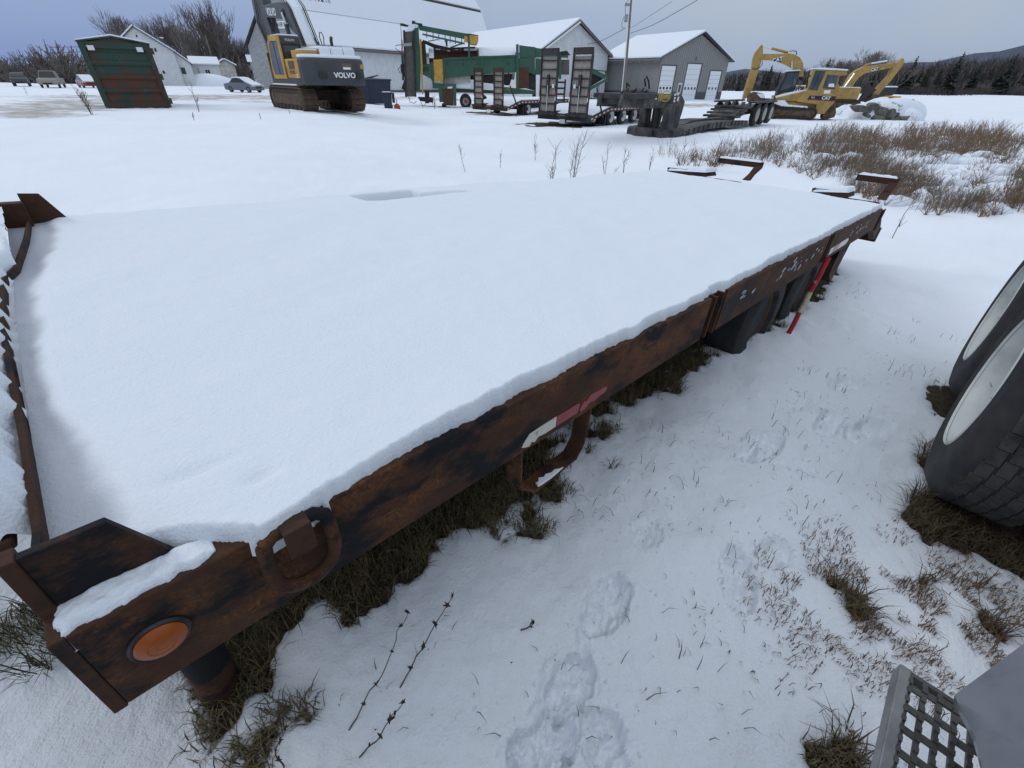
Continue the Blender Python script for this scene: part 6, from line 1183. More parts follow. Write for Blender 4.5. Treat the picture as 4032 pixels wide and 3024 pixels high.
hb = WB.sz('r2', [(1990, 1145)], 0)[0][1]; MB().add([(-.25, 0, .03), (.25, 0, .03), (.25, .5, .03), (-.25, .5, .03), (-.32, -.06, hb - .1), (.3, -.06, hb - .1), (.3, .56, hb - .1), (-.32, .56, hb - .1)], [(0, 3, 2, 1), (4, 5, 6, 7), (0, 1, 5, 4), (1, 2, 6, 5), (2, 3, 7, 6), (3, 0, 4, 7)]).build('bin_body', 'navy', wb, bevel=.02); MB().box(-.35, .33, -.1, .6, hb - .1, hb - .03).build('lid', 'navy', wb, bevel=.02); MB().box(-.3, .28, -.05, .5, hb - .03, hb + .02).build('snow_cap', 'snow_far', wb, bevel=.02)
for x in (-.3, .24): MB().lathe([(.11, 0), (.11, .05)], (x, .48, .11), 'x', 12).build('wheel', 'rubber', wb)
MB().box(.33, .50, .05, .45, .35, .95).build('side_bag', 'black_plastic', wb, bevel=.04)
RF = Frame(gt(*K('r2', 2102, 1362)), 80); rc = RF.root('fuel_can', 'small red fuel can with a thin black spout sitting on snow', 'fuel can')
MB().lathe([(.10, 0), (.21, .03), (.22, .2), (.14, .32), (.05, .36)], (0, 0, 0), 'z', 16).build('can_body', 'red_paint', rc, smooth='auto'); MB().tube([(0, 0, .34), (0, 0, .62)], .025, 8).build('spout', 'black_plastic', rc)
YB = Frame(gt(*K('r4', 765, 560)), 80); yb = YB.root('bollard', 'thin yellow marker post at the corner of the grey garage', 'post'); yq = YB.sz('r4', [(775, 430)], 0)[0]; MB().tube([(0, 0, -.1), (yq[0], 0, yq[1])], .09, 8).build('shaft', 'yellow', yb)
# junk pile of pipes at the garage corner
JF = Frame(gt(*K('r4', 690, 582)), 85); jr = JF.root('pipe_stack', 'low heap of snow-dusted pipes beside the grey garage wall', 'pipes'); R_ = random.Random(2)
for i in range(9): a = R_.uniform(-.3, .3); x = R_.uniform(-1.2, 1.0); z = .1 + .12 * (i // 3); MB().tube([(x - 1.6, i % 3 * .3, z), (x + 1.6, i % 3 * .3 + a, z + R_.uniform(0, .25))], .08, 7).build('pipe', 'galv' if i % 2 else 'snow_far', jr)
# heap of snow and broken concrete
HPc = gt(*K('a5', 1700, 960)); hp = MB()
def heap(nm, c, rx, ry, rz, seed, mtl): o = MB().blob(c, rx, ry, rz, seed, 40, 12, .16).build(nm, mtl, None, smooth=True); return o
hpo = Frame(HPc, 90).root('rubble_heap', 'snow-covered heap of broken concrete and earth behind the dry brush', 'heap')
def addb(kx, ky, wpx, hpx, mtl, seed, nm, dy=0):
    P = gt(*K('a5', kx, ky)); Fh = Frame(P, 90); a = Fh.sz('a5', [(kx - wpx / 2, ky - hpx), (kx + wpx / 2, ky)], 0); rx = abs(a[1][0] - a[0][0]) / 2; rz = a[0][1]
    o = MB().blob((P[0] - HPc[0], P[1] - HPc[1] + dy, P[2] - HPc[2] - .1), rx, rx * .7, rz + .1, seed, 36, 12, .2).build(nm, mtl, hpo, smooth=True)
addb(1790, 1010, 620, 265, 'snow_heap', 3, 'mound'); addb(1350, 960, 380, 130, 'snow_heap', 5, 'mound'); addb(2040, 1020, 420, 160, 'snow_heap', 8, 'mound'); addb(1560, 990, 380, 170, 'snow_heap', 9, 'mound')
R_ = random.Random(11)
for kx, ky, w, h in ((1540, 880, 230, 70), (1700, 835, 120, 60), (1885, 955, 110, 110), (1800, 930, 60, 110), (2080, 1000, 130, 80), (1760, 1000, 80, 60), (1960, 950, 70, 50), (2030, 920, 60, 40), (2150, 960, 80, 50), (1940, 1010, 60, 50), (2090, 930, 70, 40), (2000, 985, 60, 50), (1850, 870, 60, 40), (1620, 960, 50, 40)):
    P = gt(*K('a5', kx, 1005)); rr = ray(*K('a5', kx, ky)); yy = P[1] - 2.3 + (1005 - ky) * .008; Q = CAM + rr * yy / rr[1]; r = w / 3.16 / 3.9375 / 2 * .085
    m = MB(); n = 9; pr = [(R_.uniform(.65, 1.1) * r * cos(i * 2 * pi / n), R_.uniform(.65, 1.1) * r * h / w * sin(i * 2 * pi / n)) for i in range(n)]; o = m.py(pr, -.35, .35).build('concrete_slab', 'rock', hpo, bevel=.03)
    o.location = (Q[0] - HPc[0], Q[1] - HPc[1], Q[2] - HPc[2]); o.rotation_euler = (R_.uniform(-.4, .3), R_.uniform(-.4, .4), R_.uniform(-.5, .5))

# ================================================================== bare trees
def strip3(V, F_, p0, p1, r0, r1):
    """three-sided twig"""
    d = p1 - p0; L = sqrt(d[0] ** 2 + d[1] ** 2 + d[2] ** 2) + 1e-9; d = d / L
    a = np.array([0, 0, 1.]) if abs(d[2]) < .9 else np.array([1., 0, 0]); u = np.cross(d, a); u /= np.linalg.norm(u) + 1e-9; w = np.cross(u, d)
    b = len(V)
    for P, r in ((p0, r0), (p1, r1)):
        for k in range(3): V.append(tuple(P + (u * cos(2.0944 * k) + w * sin(2.0944 * k)) * r))
    F_ += [(b, b + 1, b + 4, b + 3), (b + 1, b + 2, b + 5, b + 4), (b + 2, b, b + 3, b + 5)]
def bare_tree(seed, H, spread=.5, levels=6, kids=(2, 3), trunk=.2, rad=.03, upb=.35, ratio=.74, twig=.006, fan=2):
    R = random.Random(seed); VT, FT, VC, FC = [], [], [], []
    def grow(p, d, L, r, lev):
        n = 3 if lev < 2 else 2; q = p
        for i in range(n):
            dd_ = d + np.array([R.gauss(0, .08), R.gauss(0, .08), R.gauss(0, .05) + upb * .12]); dd_ /= np.linalg.norm(dd_); q2 = q + dd_ * L / n
            if lev < 2: strip3(VT, FT, q, q2, r * (1 - i / n * .3), r * (1 - (i + 1) / n * .3))
            else: strip3(VC, FC, q, q2, r * (1 - i / n * .3), r * (1 - (i + 1) / n * .3))
            q, d = q2, dd_
            if lev >= 1 and lev < levels and R.random() < .55: branch(q, d, L * R.uniform(.5, .8), r * .42, lev + 1)
        if lev < levels:
            for _ in range(R.randint(*kids)): branch(q, d, L * R.uniform(ratio * .85, ratio * 1.1), r * .50, lev + 1)
        else:
            for _ in range(fan):
                e = d + np.array([R.gauss(0, .35), R.gauss(0, .35), R.gauss(.1, .25)]); e /= np.linalg.norm(e); strip3(VC, FC, q, q + e * L * R.uniform(.6, 1.2), max(twig, r * .7), twig * .6)
    def branch(p, d, L, r, lev):
        a = R.uniform(0, 2 * pi); t = R.uniform(.25, .9) * spread; side = np.array([cos(a), sin(a), R.uniform(-.1, .25)]); e = d + side * t + np.array([0, 0, upb]); e /= np.linalg.norm(e); grow(p, e, L, max(r, twig), lev)
    grow(np.array([0, 0, -.2]), np.array([0, 0, 1.]), H * trunk, H * rad, 0)
    V = np.array(VC) if VC else np.zeros((1, 3)); s = H / max(V[:, 2].max(), 1e-3)
    return [(x * s, y * s, z * s) for x, y, z in VT], FT, [(x * s, y * s, z * s) for x, y, z in VC], FC
TREES = {}
def tree_mesh(key, mtl='twig', **kw):
    if key not in TREES:
        a, b, c, d = bare_tree(**kw); m1 = MB(); m1.v, m1.f = a, b; m2 = MB(); m2.v, m2.f = c, d; TREES[key] = (m1.mesh('trunk', 'bark', fix=False), m2.mesh('crown', mtl, fix=False))
    return TREES[key]
def plant_tree(P, key, scale, rz, label, group=None, name='bare_tree', cat='tree'):
    t = bpy.data.objects.new(name, None); COL.objects.link(t); t.location = P; t.rotation_euler = (0, 0, rz); tag(t, label, cat, group); a, b = TREES[key]
    for nm, me in (('trunk', a), ('crown', b)): o = inst(me, nm, t); o.scale = (scale,) * 3
    return t
def on_far(k, x, y_top, dist, base_z=None):
    """trunk foot on the ground and height so that the crown tops out at the sighted point"""
    r = ray(*K(k, x, y_top)); P = CAM + r * dist / r[1]; z = float(terrain(P[0], P[1])) if base_z is None else base_z
    return (P[0], P[1], z), P[2] - z
tree_mesh('vase', seed=3, H=1, spread=1.0, levels=5, kids=(2, 3), trunk=.17, rad=.020, upb=.26, ratio=.76, twig=.0010, fan=2)
tree_mesh('vase2', seed=8, H=1, spread=1.0, levels=5, kids=(2, 3), trunk=.15, rad=.020, upb=.30, ratio=.78, twig=.0010, fan=2)
tree_mesh('poplar', seed=14, H=1, spread=.55, levels=5, kids=(2, 3), trunk=.12, rad=.018, upb=.55, ratio=.82, twig=.0009, fan=2)
tree_mesh('poplar2', seed=21, H=1, spread=.65, levels=5, kids=(2, 3), trunk=.12, rad=.018, upb=.45, ratio=.82, twig=.0009, fan=2)
tree_mesh('shrub', seed=30, H=1, spread=1.1, levels=5, kids=(2, 3), trunk=.08, rad=.016, upb=.20, ratio=.86, twig=.0014, fan=2)
tree_mesh('shrub2', seed=33, H=1, spread=1.05, levels=5, kids=(2, 3), trunk=.07, rad=.016, upb=.25, ratio=.86, twig=.0014, fan=2)
for (x, y, dist, key, rz, label) in ((960, 60, 150, 'vase', .3, 'broad bare maple behind the green container, leftmost of the farmhouse trees'), (1290, 35, 150, 'vase2', 1.2, 'tall spreading bare tree rising behind the farmhouse gable'), (1480, 175, 160, 'vase', 2.2, 'smaller bare tree behind the farmhouse roof slope'),
        (1735, -60, 150, 'poplar', .5, 'tallest bare poplar standing over the farmhouse wing'), (1850, 120, 145, 'poplar2', 2.0, 'bare poplar just right of the tallest one'), (1680, 215, 140, 'poplar2', 4.0, 'dense bare poplar low before the tallest one'), (1970, 260, 140, 'poplar', 3.0, 'slim bare tree above the small white shed'), (2060, 330, 140, 'poplar2', 1.0, 'last bare tree of the row beyond the small shed')):
    P, h = on_far('r1', x, y, dist); plant_tree(P, key, h, rz, label)
for i, (x, y, dist) in enumerate(((1620, 330, 150), (1750, 330, 150), (1900, 400, 150), (2000, 450, 138), (1540, 400, 155))):
    P, h = on_far('r1', x, y, dist); plant_tree(P, 'shrub' if i % 2 else 'shrub2', h, i * 1.3, ('dense brown thicket behind the farmhouse wing, nearest its roof', 'brown thicket directly below the tallest poplar', 'brown thicket between the poplars and the small white shed', 'low brown thicket right behind the small white shed', 'loose brown thicket beside the farmhouse chimney')[i])
for i, (x, y, dist, key) in enumerate(((240, 335, 105, 'shrub'), (150, 400, 108, 'shrub2'), (360, 400, 104, 'shrub2'), (60, 480, 110, 'shrub'), (420, 470, 108, 'shrub'), (-60, 470, 112, 'shrub2'), (640, 520, 110, 'shrub'))):
    P, h = on_far('r1', x, y, dist); plant_tree(P, key, h, i * .9, ('big rounded bare bush behind the parked pickup', 'bare bush at the left of the big rounded one', 'bare bush right of the big rounded one', 'low bare bush near the dark hatchback', 'low bare bush between pickup and red car', 'bare bush at the road bend beyond the hatchback', 'thin bare sapling beside the green container')[i])
# far hedge line on the left
hv, hf = [], []; R_ = random.Random(6)
for i in range(900):
    px_ = R_.uniform(-60, 290); r = ray(px_, 75); dist = R_.uniform(165, 200); P = CAM + r * dist / r[1]; z = float(terrain(P[0], P[1])); h = R_.uniform(.6, 2.6); p0 = np.array([P[0], P[1], z - .2])
    for _ in range(4): strip3(hv, hf, p0, p0 + np.array([R_.gauss(0, .6), R_.gauss(0, .4), h * R_.uniform(.5, 1)]), .05, .02)
m = MB(); m.v, m.f = hv, hf; tag(m.build('far_hedge', 'twig', fix=False), 'thin brown hedge line along the far left field', 'hedge', kind='stuff')

# ================================================================== wood and hill slope on the right
def conifer(V, F_, P, H, R, seed_r=.22):
    n = int(9 + H)
    strip3(V, F_, P, P + np.array([0, 0, H]), .12, .03)
    for i in range(n):
        t = i / n; z = H * (.08 + .92 * t); rad = H * seed_r * (1 - t) ** .8 + .15
        for k in range(7):
            a = R.uniform(0, 2 * pi); b = len(V); L = rad * R.uniform(.6, 1.15); c = np.array([cos(a), sin(a), 0]); s_ = np.array([-sin(a), cos(a), 0]) * L * R.uniform(.3, .5); q = P + np.array([0, 0, z]); tip = q + c * L + np.array([0, 0, -L * R.uniform(.1, .5)])
            V += [tuple(q + np.array([0, 0, .35])), tuple(q + c * L * .6 + s_), tuple(tip), tuple(q + c * L * .6 - s_ - np.array([0, 0, .2]))]; F_.append((b, b + 1, b + 2, b + 3))
TOP = [(690, 77), (715, 72), (740, 71), (765, 69), (790, 70), (815, 66), (835, 63), (860, 64), (885, 63), (905, 64), (930, 62), (950, 60), (965, 57), (985, 58), (1005, 56), (1024, 55), (1100, 50), (1250, 48)]
def top_y(x): return float(np.interp(x, [p[0] for p in TOP], [p[1] for p in TOP]))
R_ = random.Random(17); CV, CF_, TV, TFc = [], [], [], []
for i in range(1150):
    x = R_.uniform(690, 1200); row = R_.random(); dist = 225 + row * 90; r = ray(x, top_y(x) + R_.uniform(-1, 9) * (1 - row * .3)); P = CAM + r * dist / r[1]; z = float(terrain(P[0], P[1])); h = max(2.5, P[2] - z); p0 = np.array([P[0], P[1], z])
    if R_.random() < .24: conifer(CV, CF_, p0, h * R_.uniform(.55, 1.0), R_)
    else:
        strip3(TV, TFc, p0, p0 + np.array([R_.gauss(0, .3), 0, h * .7]), .16, .08)
        for k in range(26):
            t = R_.uniform(.12, .9); q = p0 + np.array([R_.gauss(0, .4), R_.gauss(0, .4), h * t]); L = h * R_.uniform(.10, .30); e = np.array([R_.gauss(0, .5), R_.gauss(0, .5), R_.uniform(.5, 1.2)]); e /= np.linalg.norm(e); strip3(TV, TFc, q, q + e * L, .06, .025)
for i in range(2600):                                 # undergrowth at the wood's edge
    x = R_.uniform(690, 1200); dist = R_.uniform(205, 235); r = ray(x, 88); P = CAM + r * dist / r[1]; z = float(terrain(P[0], P[1])); p0 = np.array([P[0], P[1], z - .1])
    for k in range(4): strip3(TV, TFc, p0, p0 + np.array([R_.gauss(0, .8), R_.gauss(0, .4), R_.uniform(.8, 3.2)]), .07, .03)
m = MB(); m.v, m.f = TV, TFc; tag(m.build('winter_wood', 'brush_far', fix=False), 'grey-brown leafless wood along the far edge of the field', 'wood', kind='stuff')
m = MB(); m.v, m.f = CV, CF_; tag(m.build('conifer_wood', 'needles', fix=False), 'dark evergreens mixed through the far leafless wood', 'wood', kind='stuff')
# rising ground that the wood stands on
sv, sf = [], []; xs_ = list(range(660, 1320, 12))
for j, (dist, dz) in enumerate(((212, 0.), (300, .9), (360, 1.0), (420, .2))):
    for x in xs_:
        r = ray(x, top_y(x) + 4.0); P = CAM + r * dist / r[1]; z0 = float(terrain(P[0], P[1])) - .4; sv.append((P[0], P[1], z0 + (P[2] - z0) * dz))
n_ = len(xs_)
for j in range(3):
    for i in range(n_ - 1): sf.append((j * n_ + i, j * n_ + i + 1, (j + 1) * n_ + i + 1, (j + 1) * n_ + i))
m = MB(); m.v, m.f = sv, sf; tag(m.build('wooded_slope', 'brush_far', smooth=True), kind='structure')
# single trees that stand out of it
def lone_conifer(k, x, y, dist, label, sr=.24):
    (P, h) = on_far(k, x, y, dist); V, F_ = [], []; conifer(V, F_, np.array([0, 0, 0.]), h, random.Random(int(x)), sr); rt = bpy.data.objects.new('pine_tree', None); COL.objects.link(rt); rt.location = P; tag(rt, label, 'tree')
    tk = MB().tube([(0, 0, -.2), (0, 0, h * .9)], .18, 6, .05).build('trunk', 'bark', rt); m = MB(); m.v, m.f = V, F_; m.build('crown', 'needles', rt, fix=False)
for x, y, dist, lab in ((1180, 235, 212, 'broad dark pine rising behind the dozer cab'), (1310, 285, 212, 'lower dark pine right of the broad one above the dozer'), (450, 330, 212, 'dark pine behind the arched excavator boom'), (60, 480, 205, 'small dark spruce between garage corner and excavator stick')): lone_conifer('a5', x, y, dist, lab, .27)
for x, y, dist, lab in ((1800, 180, 212, 'pair-crowned dark pine on the skyline right of the excavators'), (1470, 210, 214, 'pointed dark pine on the skyline just past the excavator stick'), (2180, 190, 210, 'dark pine mass at the right end of the skyline')): lone_conifer('r5', x, y, dist, lab, .26)
for k, x, y, dist, key, sc, lab in (('a5', 1745, 95, 208, 'vase', 1, 'rounded bare tree above the excavator boom on the skyline'), ('a5', 2110, 178, 208, 'vase2', 1, 'small bare tree on the skyline beside the excavator stick'), ('a5', 1400, 210, 210, 'vase2', 1, 'bare tree between pine and rounded tree on the skyline'), ('r5', 980, 215, 209, 'vase', 1, 'thin bare tree behind the dozer cab roof')):
    P, h = on_far(k, x, y, dist); plant_tree(P, key, h, x * .01, lab)

# ================================================================== dry brush field
def weed_geo(V, F_, P, h, R, br=5, thick=.006, lean=.15):
    d = np.array([R.gauss(0, lean), R.gauss(0, lean), 1.]); d /= np.linalg.norm(d); q = P + d * h * .55 + np.array([R.gauss(0, .02), 0, 0]); e = P + d * h + np.array([R.gauss(0, .06) * h, R.gauss(0, .06) * h, 0])
    strip3(V, F_, P - np.array([0, 0, .05]), q, thick, thick * .75); strip3(V, F_, q, e, thick * .75, thick * .35)
    for _ in range(br):
        t = R.uniform(.25, .95); b = P + (e - P) * t; a = R.uniform(0, 2 * pi); L = h * R.uniform(.12, .34); c = np.array([cos(a) * .6, sin(a) * .6, R.uniform(.5, 1.0)]); strip3(V, F_, b, b + c * L, thick * .55, thick * .3)
R_ = random.Random(23)
def in_brush(x, y):                                   # where the dead weeds are rooted, with a ragged edge
    lo = np.interp(x, [1420, 1500, 1600, 1700, 1800, 1900, 2000, 2100, 2300], [325, 338, 338, 345, 372, 405, 425, 430, 425]); hi = np.interp(x, [1420, 1500, 1580, 1650, 1760, 1900, 2050, 2200, 2300], [322, 318, 305, 298, 290, 283, 282, 305, 312]); return hi < y < lo
sets = dict(a=([], []), b=([], []), c=([], []))
cnt = 0
while cnt < 7600:
    x = R_.uniform(1420, 2330); y = R_.uniform(280, 432)
    if not in_brush(x, y): continue
    den = .07 + .75 * ss((x - 1580) / 200) * (1 - .72 * ss((y - 325) / 60)) + float(fbm(np.array([x * .014]), np.array([y * .04]), 3)[0]) * 2.0
    if R_.random() > den: continue
    P = gt(x / 2.16, y / 2.16); P[2] = float(ground_z(P[0], P[1], False)); D = np.hypot(P[0], P[1])
    far = y < 300; key = 'c' if (x > 1850 and y < 340 and R_.random() < .7) else ('a' if R_.random() < .55 else 'b'); h = R_.uniform(.18, .66) * (.7 if y > 345 else 1.0) * (.75 + .8 * max(0, float(fbm(np.array([x * .02 + 9]), np.array([y * .05]), 2)[0])))
    weed_geo(*sets[key], P, h, R_, 6 if D < 16 else 5, .0022 + D * .00016, .34); cnt += 1
for key, mt_, lab in (('a', 'brush_stem', 'tall brown dead weeds and grass between lowboy and field'), ('b', 'brush_grey', 'grey dead weed stalks mixed through the brown brush'), ('c', 'grass_straw', 'reddish dry grass bank at the right of the brush')):
    m = MB(); m.v, m.f = sets[key]; tag(m.build('dry_brush', mt_, fix=False), lab, 'brush', kind='stuff')
# snow caught in the brush and low tussocks along its near edge
sv = MB(); tv, tf = [], []
for i in range(420):
    x = R_.uniform(1560, 2320); y = R_.uniform(300, 440)
    if not in_brush(x, y) : continue
    P = gt(x / 2.16, y / 2.16); z = float(ground_z(P[0], P[1], False)); s_ = R_.uniform(.06, .22); sv.blob((P[0], P[1], z - .03), s_ * 1.4, s_, s_ * R_.uniform(.5, 1.1), i, 9, 5, .25)
tag(sv.build('brush_snow', 'snow_far', smooth=True), 'clumps of snow caught among the dead weeds', 'snow', kind='stuff')
for i in range(2600):
    x = R_.uniform(1480, 2320); y = R_.uniform(320, 445)
    if not in_brush(x, y - 8) or float(fbm(np.array([x * .02]), np.array([y * .05]), 2)[0]) < -.02: continue
    P = gt(x / 2.16, y / 2.16); P[2] = float(ground_z(P[0], P[1], False))
    for k in range(5): strip3(tv, tf, P, P + np.array([R_.gauss(0, .12), R_.gauss(0, .12), R_.uniform(.08, .3)]), .005, .002)
m = MB(); m.v, m.f = tv, tf; tag(m.build('tussock_grass', 'grass_straw', fix=False), 'reddish tussock grass poking through snow below the brush', 'grass', kind='stuff')

# ================================================================== single dead weeds
def weed(k, base, top, label, br=9, grp=None, mtl='weed', thick=.0065, seeds=False, lean=.05, z=None):
    P = gt(*K(k, *base)); P[2] = float(ground_z(P[0], P[1])); r = ray(*K(k, *top)); h = max(.12, CAMH + r[2] / np.hypot(r[0], r[1]) * np.hypot(P[0], P[1]) - P[2]); rt = bpy.data.objects.new('dead_weed', None); COL.objects.link(rt); rt.location = P; tag(rt, label, 'weed', grp)
    V, F_ = [], []; R = random.Random(int(base[0])); n = max(1, br // 6)
    for i in range(n): weed_geo(V, F_, np.array([R.gauss(0, .004) * i, R.gauss(0, .004) * i, 0.]), h * (1 if i == 0 else R.uniform(.5, .95)), R, 7 + br % 6, thick, lean * (1 + i * 1.5))
    m = MB(); m.v, m.f = V, F_; m.build('stalk', mtl, rt, fix=False); return rt
for base, top, br, lab in (((1238, 382), (1236, 280), 26, 'tall many-branched dead weed behind the flatbed, twin of a shorter one'), ((1190, 384), (1192, 312), 20, 'shorter branched dead weed beside the tall one behind the flatbed'), ((1005, 352), (1006, 308), 7, 'lone thin dead stalk far behind the flatbed deck'), ((1157, 330), (1158, 292), 14, 'small dead weed on the open snow toward the ramp trailer'), ((1080, 344), (1080, 328), 9, 'tiny dead weed sprig between lone stalk and twin weeds'),
        ((1235, 345), (1300, 325), 8, 'low sprig of dead grass by the tall branched weed'), ((1310, 352), (1312, 310), 14, 'pale dead weed tuft midway to the lowboy'), ((1350, 352), (1370, 308), 14, 'leaning dead weed tuft below the lowboy bumper'), ((1405, 355), (1410, 318), 12, 'short dead weed near the lowboy deck front'), ((1470, 362), (1475, 300), 44, 'bushy dead weed just left of the flatbed ramp'), ((1545, 352), (1545, 290), 40, 'bushy grey weed directly behind the flatbed ramp'), ((1500, 350), (1505, 300), 20, 'slim dead weed between the two bushy ones'), ((1330, 380), (1332, 362), 7, 'tiny dead sprig near the flatbed far edge'),
        ((1950, 470), (1995, 420), 6, 'thin arched twig rising behind the flatbed tail')): weed('d', base, top, lab, br)
for base, top, br, lab in (((800, 1000), (720, 740), 34, 'bushy dead weed in front of the green container'), ((1735, 975), (1650, 700), 12, 'thin dead weed stalk right of the green container'), ((245, 835), (200, 760), 3, 'single leaning stake in the snow before the parked cars'), ((1690, 1030), (1680, 985), 4, 'tiny weed tip in the snow right of the container')): weed('r1', base, top, lab, br, thick=.012)
weed('r3', (470, 955), (455, 830), 'reddish dead weed clump in front of the trommel tool box', 34, thick=.012); weed('r3', (365, 945), (350, 900), 'small dead weed below the trommel conveyor', 10, thick=.012); weed('r3', (1668, 1150), (1668, 1080), 'small dead stalk in the snow behind the big ramp trailer', 6, thick=.008)
weed('r2', (400, 1480), (385, 1415), 'stubby dead weed in the snow left of the excavator', 8, thick=.014); weed('r2', (770, 1440), (765, 1385), 'small dead weed in front of the excavator track', 10, thick=.01)
def seed_stalk(pb, pt, ht, label, n=6):
    """dried stalk with whorls of seed pods, standing in the near snow"""
    P = gp(*pb, -.02); P[2] = float(ground_z(P[0], P[1])); Tq = gp(*pt, ht); rt = bpy.data.objects.new('seed_stalk', None); COL.objects.link(rt); rt.location = P; tag(rt, label, 'weed'); d = Tq - P; R = random.Random(int(pb[0])); bow = np.array([R.gauss(0, .012), R.gauss(0, .012), .02])
    kink = [np.array([R.gauss(0, .004), R.gauss(0, .004), R.gauss(0, .003)]) for _ in range(12)]
    at = lambda t: d * t + bow * sin(pi * min(max(t, 0), 1)) + kink[int(max(t, 0) * 10)] * (1 - (max(t, 0) * 10) % 1) + kink[int(max(t, 0) * 10) + 1] * ((max(t, 0) * 10) % 1)
    MB().tube([at(t) for t in np.linspace(-.04, 1, 16)], .0024, 6, .0011).build('stalk', 'weed', rt, smooth=True)
    for i in range(n):
        t = 1 - (i ** 1.15) * (.8 / n) - R.uniform(0, .07); c = at(max(0, min(1, t))); m = MB(); big = R.uniform(.6, 1.25)
        for k in range(R.randint(5, 11)):
            a = R.uniform(0, 2 * pi); e = np.array([cos(a), sin(a), R.uniform(-.3, 1.0)]); e = e / np.linalg.norm(e) * R.uniform(.005, .016) * big; m.tube([c + e * .1, c + e * .55, c + e], .0034 * big, 5, .0006)
        m.build('seed_whorl', 'weed_dark', rt)
seed_stalk((351.6, 729.8), (410, 608), .17, 'tall dried seed stalk leaning across the snow below the flatbed, darkest and longest', 5)
seed_stalk((402.6, 690.6), (455, 590), .15, 'dried seed stalk parallel to the longest one, nearer the footprints', 5)
seed_stalk((360, 757), (404, 702), .10, 'short curved dried seed stalk below the long ones', 5)
seed_stalk((285, 775), (286.6, 727), .12, 'upright dried seed stalk near the support leg', 4)
seed_stalk((521, 640), (532, 627), .05, 'tiny dried sprig standing alone by the footprints', 2)

# ================================================================== short grass and litter near the camera
def blades(name, mtl, n, sampler, lmin, lmax, label, seed, flat=.8, wid=.0016, cat='grass'):
    R = np.random.RandomState(seed); V = []; F_ = []
    cnt = 0
    while cnt < n:
        x, y = sampler(R)
        k = len(x)
        z = ground_z(x, y)
        for i in range(k):
            L = R.uniform(lmin, lmax); a = R.uniform(0, 2 * pi); fl = R.uniform(flat * .4, flat); c, s = cos(a), sin(a); up = sqrt(max(0, 1 - fl * fl)); w = wid * R.uniform(.7, 1.4); b = len(V); px, py = -s * w, c * w
            p1 = (x[i] + c * L * .5 * fl, y[i] + s * L * .5 * fl, z[i] + L * .5 * up + .004); p2 = (x[i] + c * L * min(1, fl * 1.25), y[i] + s * L * min(1, fl * 1.25), z[i] + L * .62 * up + .003)
            V += [(x[i] - px, y[i] - py, z[i] - .02), (x[i] + px, y[i] + py, z[i] - .02), (p1[0] + px * .8, p1[1] + py * .8, p1[2]), (p1[0] - px * .8, p1[1] - py * .8, p1[2]), p2]; F_ += [(b, b + 1, b + 2, b + 3), (b + 3, b + 2, b + 4)]
        cnt += k
    m = MB(); m.v, m.f = V, F_; return tag(m.build(name, mtl, fix=False), label, cat, kind='stuff')
_tc, _tsn = sin(_ta), cos(_ta)
def from_t(tx, ty): return -.589 + tx * sin(_ta) - ty * cos(_ta), .2659 + tx * cos(_ta) + ty * sin(_ta)
def s_under(R):
    tx = R.uniform(-.15, 5.2, 900); ty = R.uniform(.02, .85, 900); x, y = from_t(tx, ty); k = bare_mask(x, y) + fbm(x * 9, y * 9, 2) * .5 > .45; return x[k], y[k]
def s_clump(R):
    tx = np.repeat(R.uniform(-.1, 4.2, 30), 26) + R.normal(0, .035, 780); ty = np.repeat(R.uniform(.02, .40, 30), 26) + R.normal(0, .03, 780); x, y = from_t(tx, ty); k = bare_mask(x, y) > .12; return x[k], y[k]
def s_wheel(R):
    kx = R.uniform(.9, 3.0, 700); ky = R.uniform(-.85, -.12, 700); x, y = kx * sin(_ka) - ky * cos(_ka), kx * cos(_ka) + ky * sin(_ka); k = bare_mask(x, y) > .35; return x[k], y[k]
def s_patch(R):
    c = dd(1960, 1330); x = c[0] + R.normal(0, .27, 600); y = c[1] + R.normal(0, .17, 600); k = fbm(x * 9, y * 9, 3) + .3 * bare_mask(x, y) + .1 * R.rand(600) > .10; return x[k], y[k]
def s_bare(R):
    c = dd(1850, 1500); x = c[0] + R.uniform(-.5, .5, 600); y = c[1] + R.uniform(-.5, .5, 600); k = bare_mask(x, y) > .5; return x[k], y[k]
def s_sparse(R):
    x = R.uniform(-1.2, 3.6, 300); y = R.uniform(.4, 5, 300); tx, ty = tcoord(x, y); k = (ty < .1) & (fbm(x * 3, y * 3, 3) > .12); return x[k], y[k]
def s_left(R):
    q = [dd(R.uniform(-40, 190), R.uniform(1290, 1480), -.02) for _ in range(120)]; x = np.array([p[0] for p in q]); y = np.array([p[1] for p in q]); k = fbm(x * 7, y * 7, 2) > .0; return x[k], y[k]
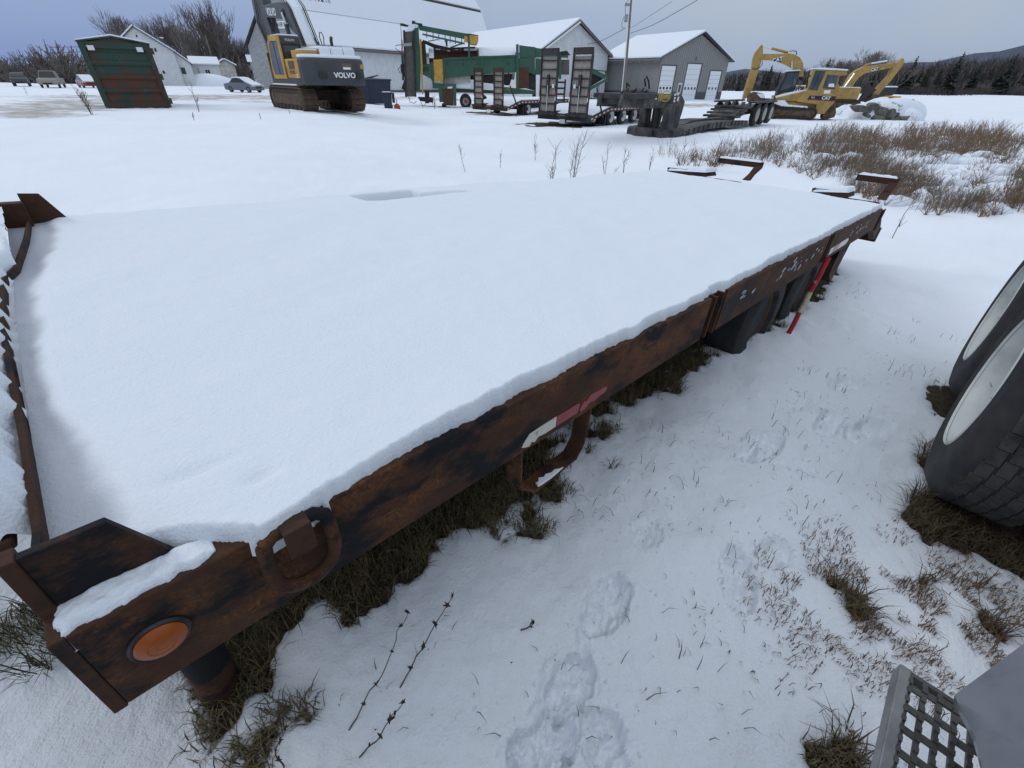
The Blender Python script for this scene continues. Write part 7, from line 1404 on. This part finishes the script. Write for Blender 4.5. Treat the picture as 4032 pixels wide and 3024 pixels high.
blades('flattened_grass', 'grass_green', 5000, s_under, .04, .10, 'dark flattened dead grass in the shelter of the flatbed', 1, .985)
blades('flattened_grass', 'grass_dry', 7500, s_under, .04, .10, 'pale dry blades over the dark grass under the flatbed', 2, .985)
blades('grass_tufts', 'grass_dry', 4200, s_clump, .03, .085, 'dry grass tufts along the snow edge below the flatbed rail', 3, .95)
blades('hay_litter', 'hay', 5200, s_wheel, .06, .14, 'brown matted hay round the white-rimmed truck wheel', 4, .97)
blades('short_grass', 'grass_straw', 3400, s_patch, .014, .042, 'short reddish grass poking through thin snow beside the step', 5, .9, .0013)
blades('short_grass', 'grass_dry', 700, s_bare, .02, .06, 'olive grass in the bare patches beside the aluminium step', 6, .95)
blades('stray_blades', 'weed', 420, s_sparse, .03, .09, 'scattered single grass blades poking through the trodden snow', 7, .8, .0013)
blades('grass_tufts', 'grass_green', 420, s_left, .06, .15, 'long dark grass blades lying on snow ahead of the flatbed corner', 8, .93)
R_ = random.Random(19); cb_ = MB()
for (a, b, s_) in FEETW:
    for k in range(26):
        t = R_.uniform(-.2, 1.2); P = np.array(a) + (np.array(b) - np.array(a)) * t + np.array([R_.gauss(0, .07), R_.gauss(0, .07)]); r_ = R_.uniform(.003, .009); cb_.blob((P[0], P[1], float(ground_z(P[0], P[1])) - .002), r_, r_ * R_.uniform(.7, 1.3), r_ * .8, k, 6, 4, .2)
tag(cb_.build('snow_crumbs', 'snow', smooth=True), 'loose snow crumbs kicked up round the boot prints', 'snow', kind='stuff')
R_ = random.Random(9); sp = MB()
for i in range(330):
    x, y = R_.uniform(-1.1, 3.2), R_.uniform(.4, 4.2); tx, ty = tcoord(np.array([x]), np.array([y]))
    if ty[0] > .1: continue
    z = float(ground_z(x, y)); s_ = R_.uniform(.0012, .0035); sp.add([(x - s_, y, z + .002), (x + s_ * .4, y - s_, z + .003), (x + s_, y + s_ * .5, z + .002), (x, y, z + .006)], [(0, 1, 3), (1, 2, 3), (2, 0, 3)])
tag(sp.build('chaff', 'weed_dark'), 'dark specks of chaff scattered on the near snow', 'litter', kind='stuff')
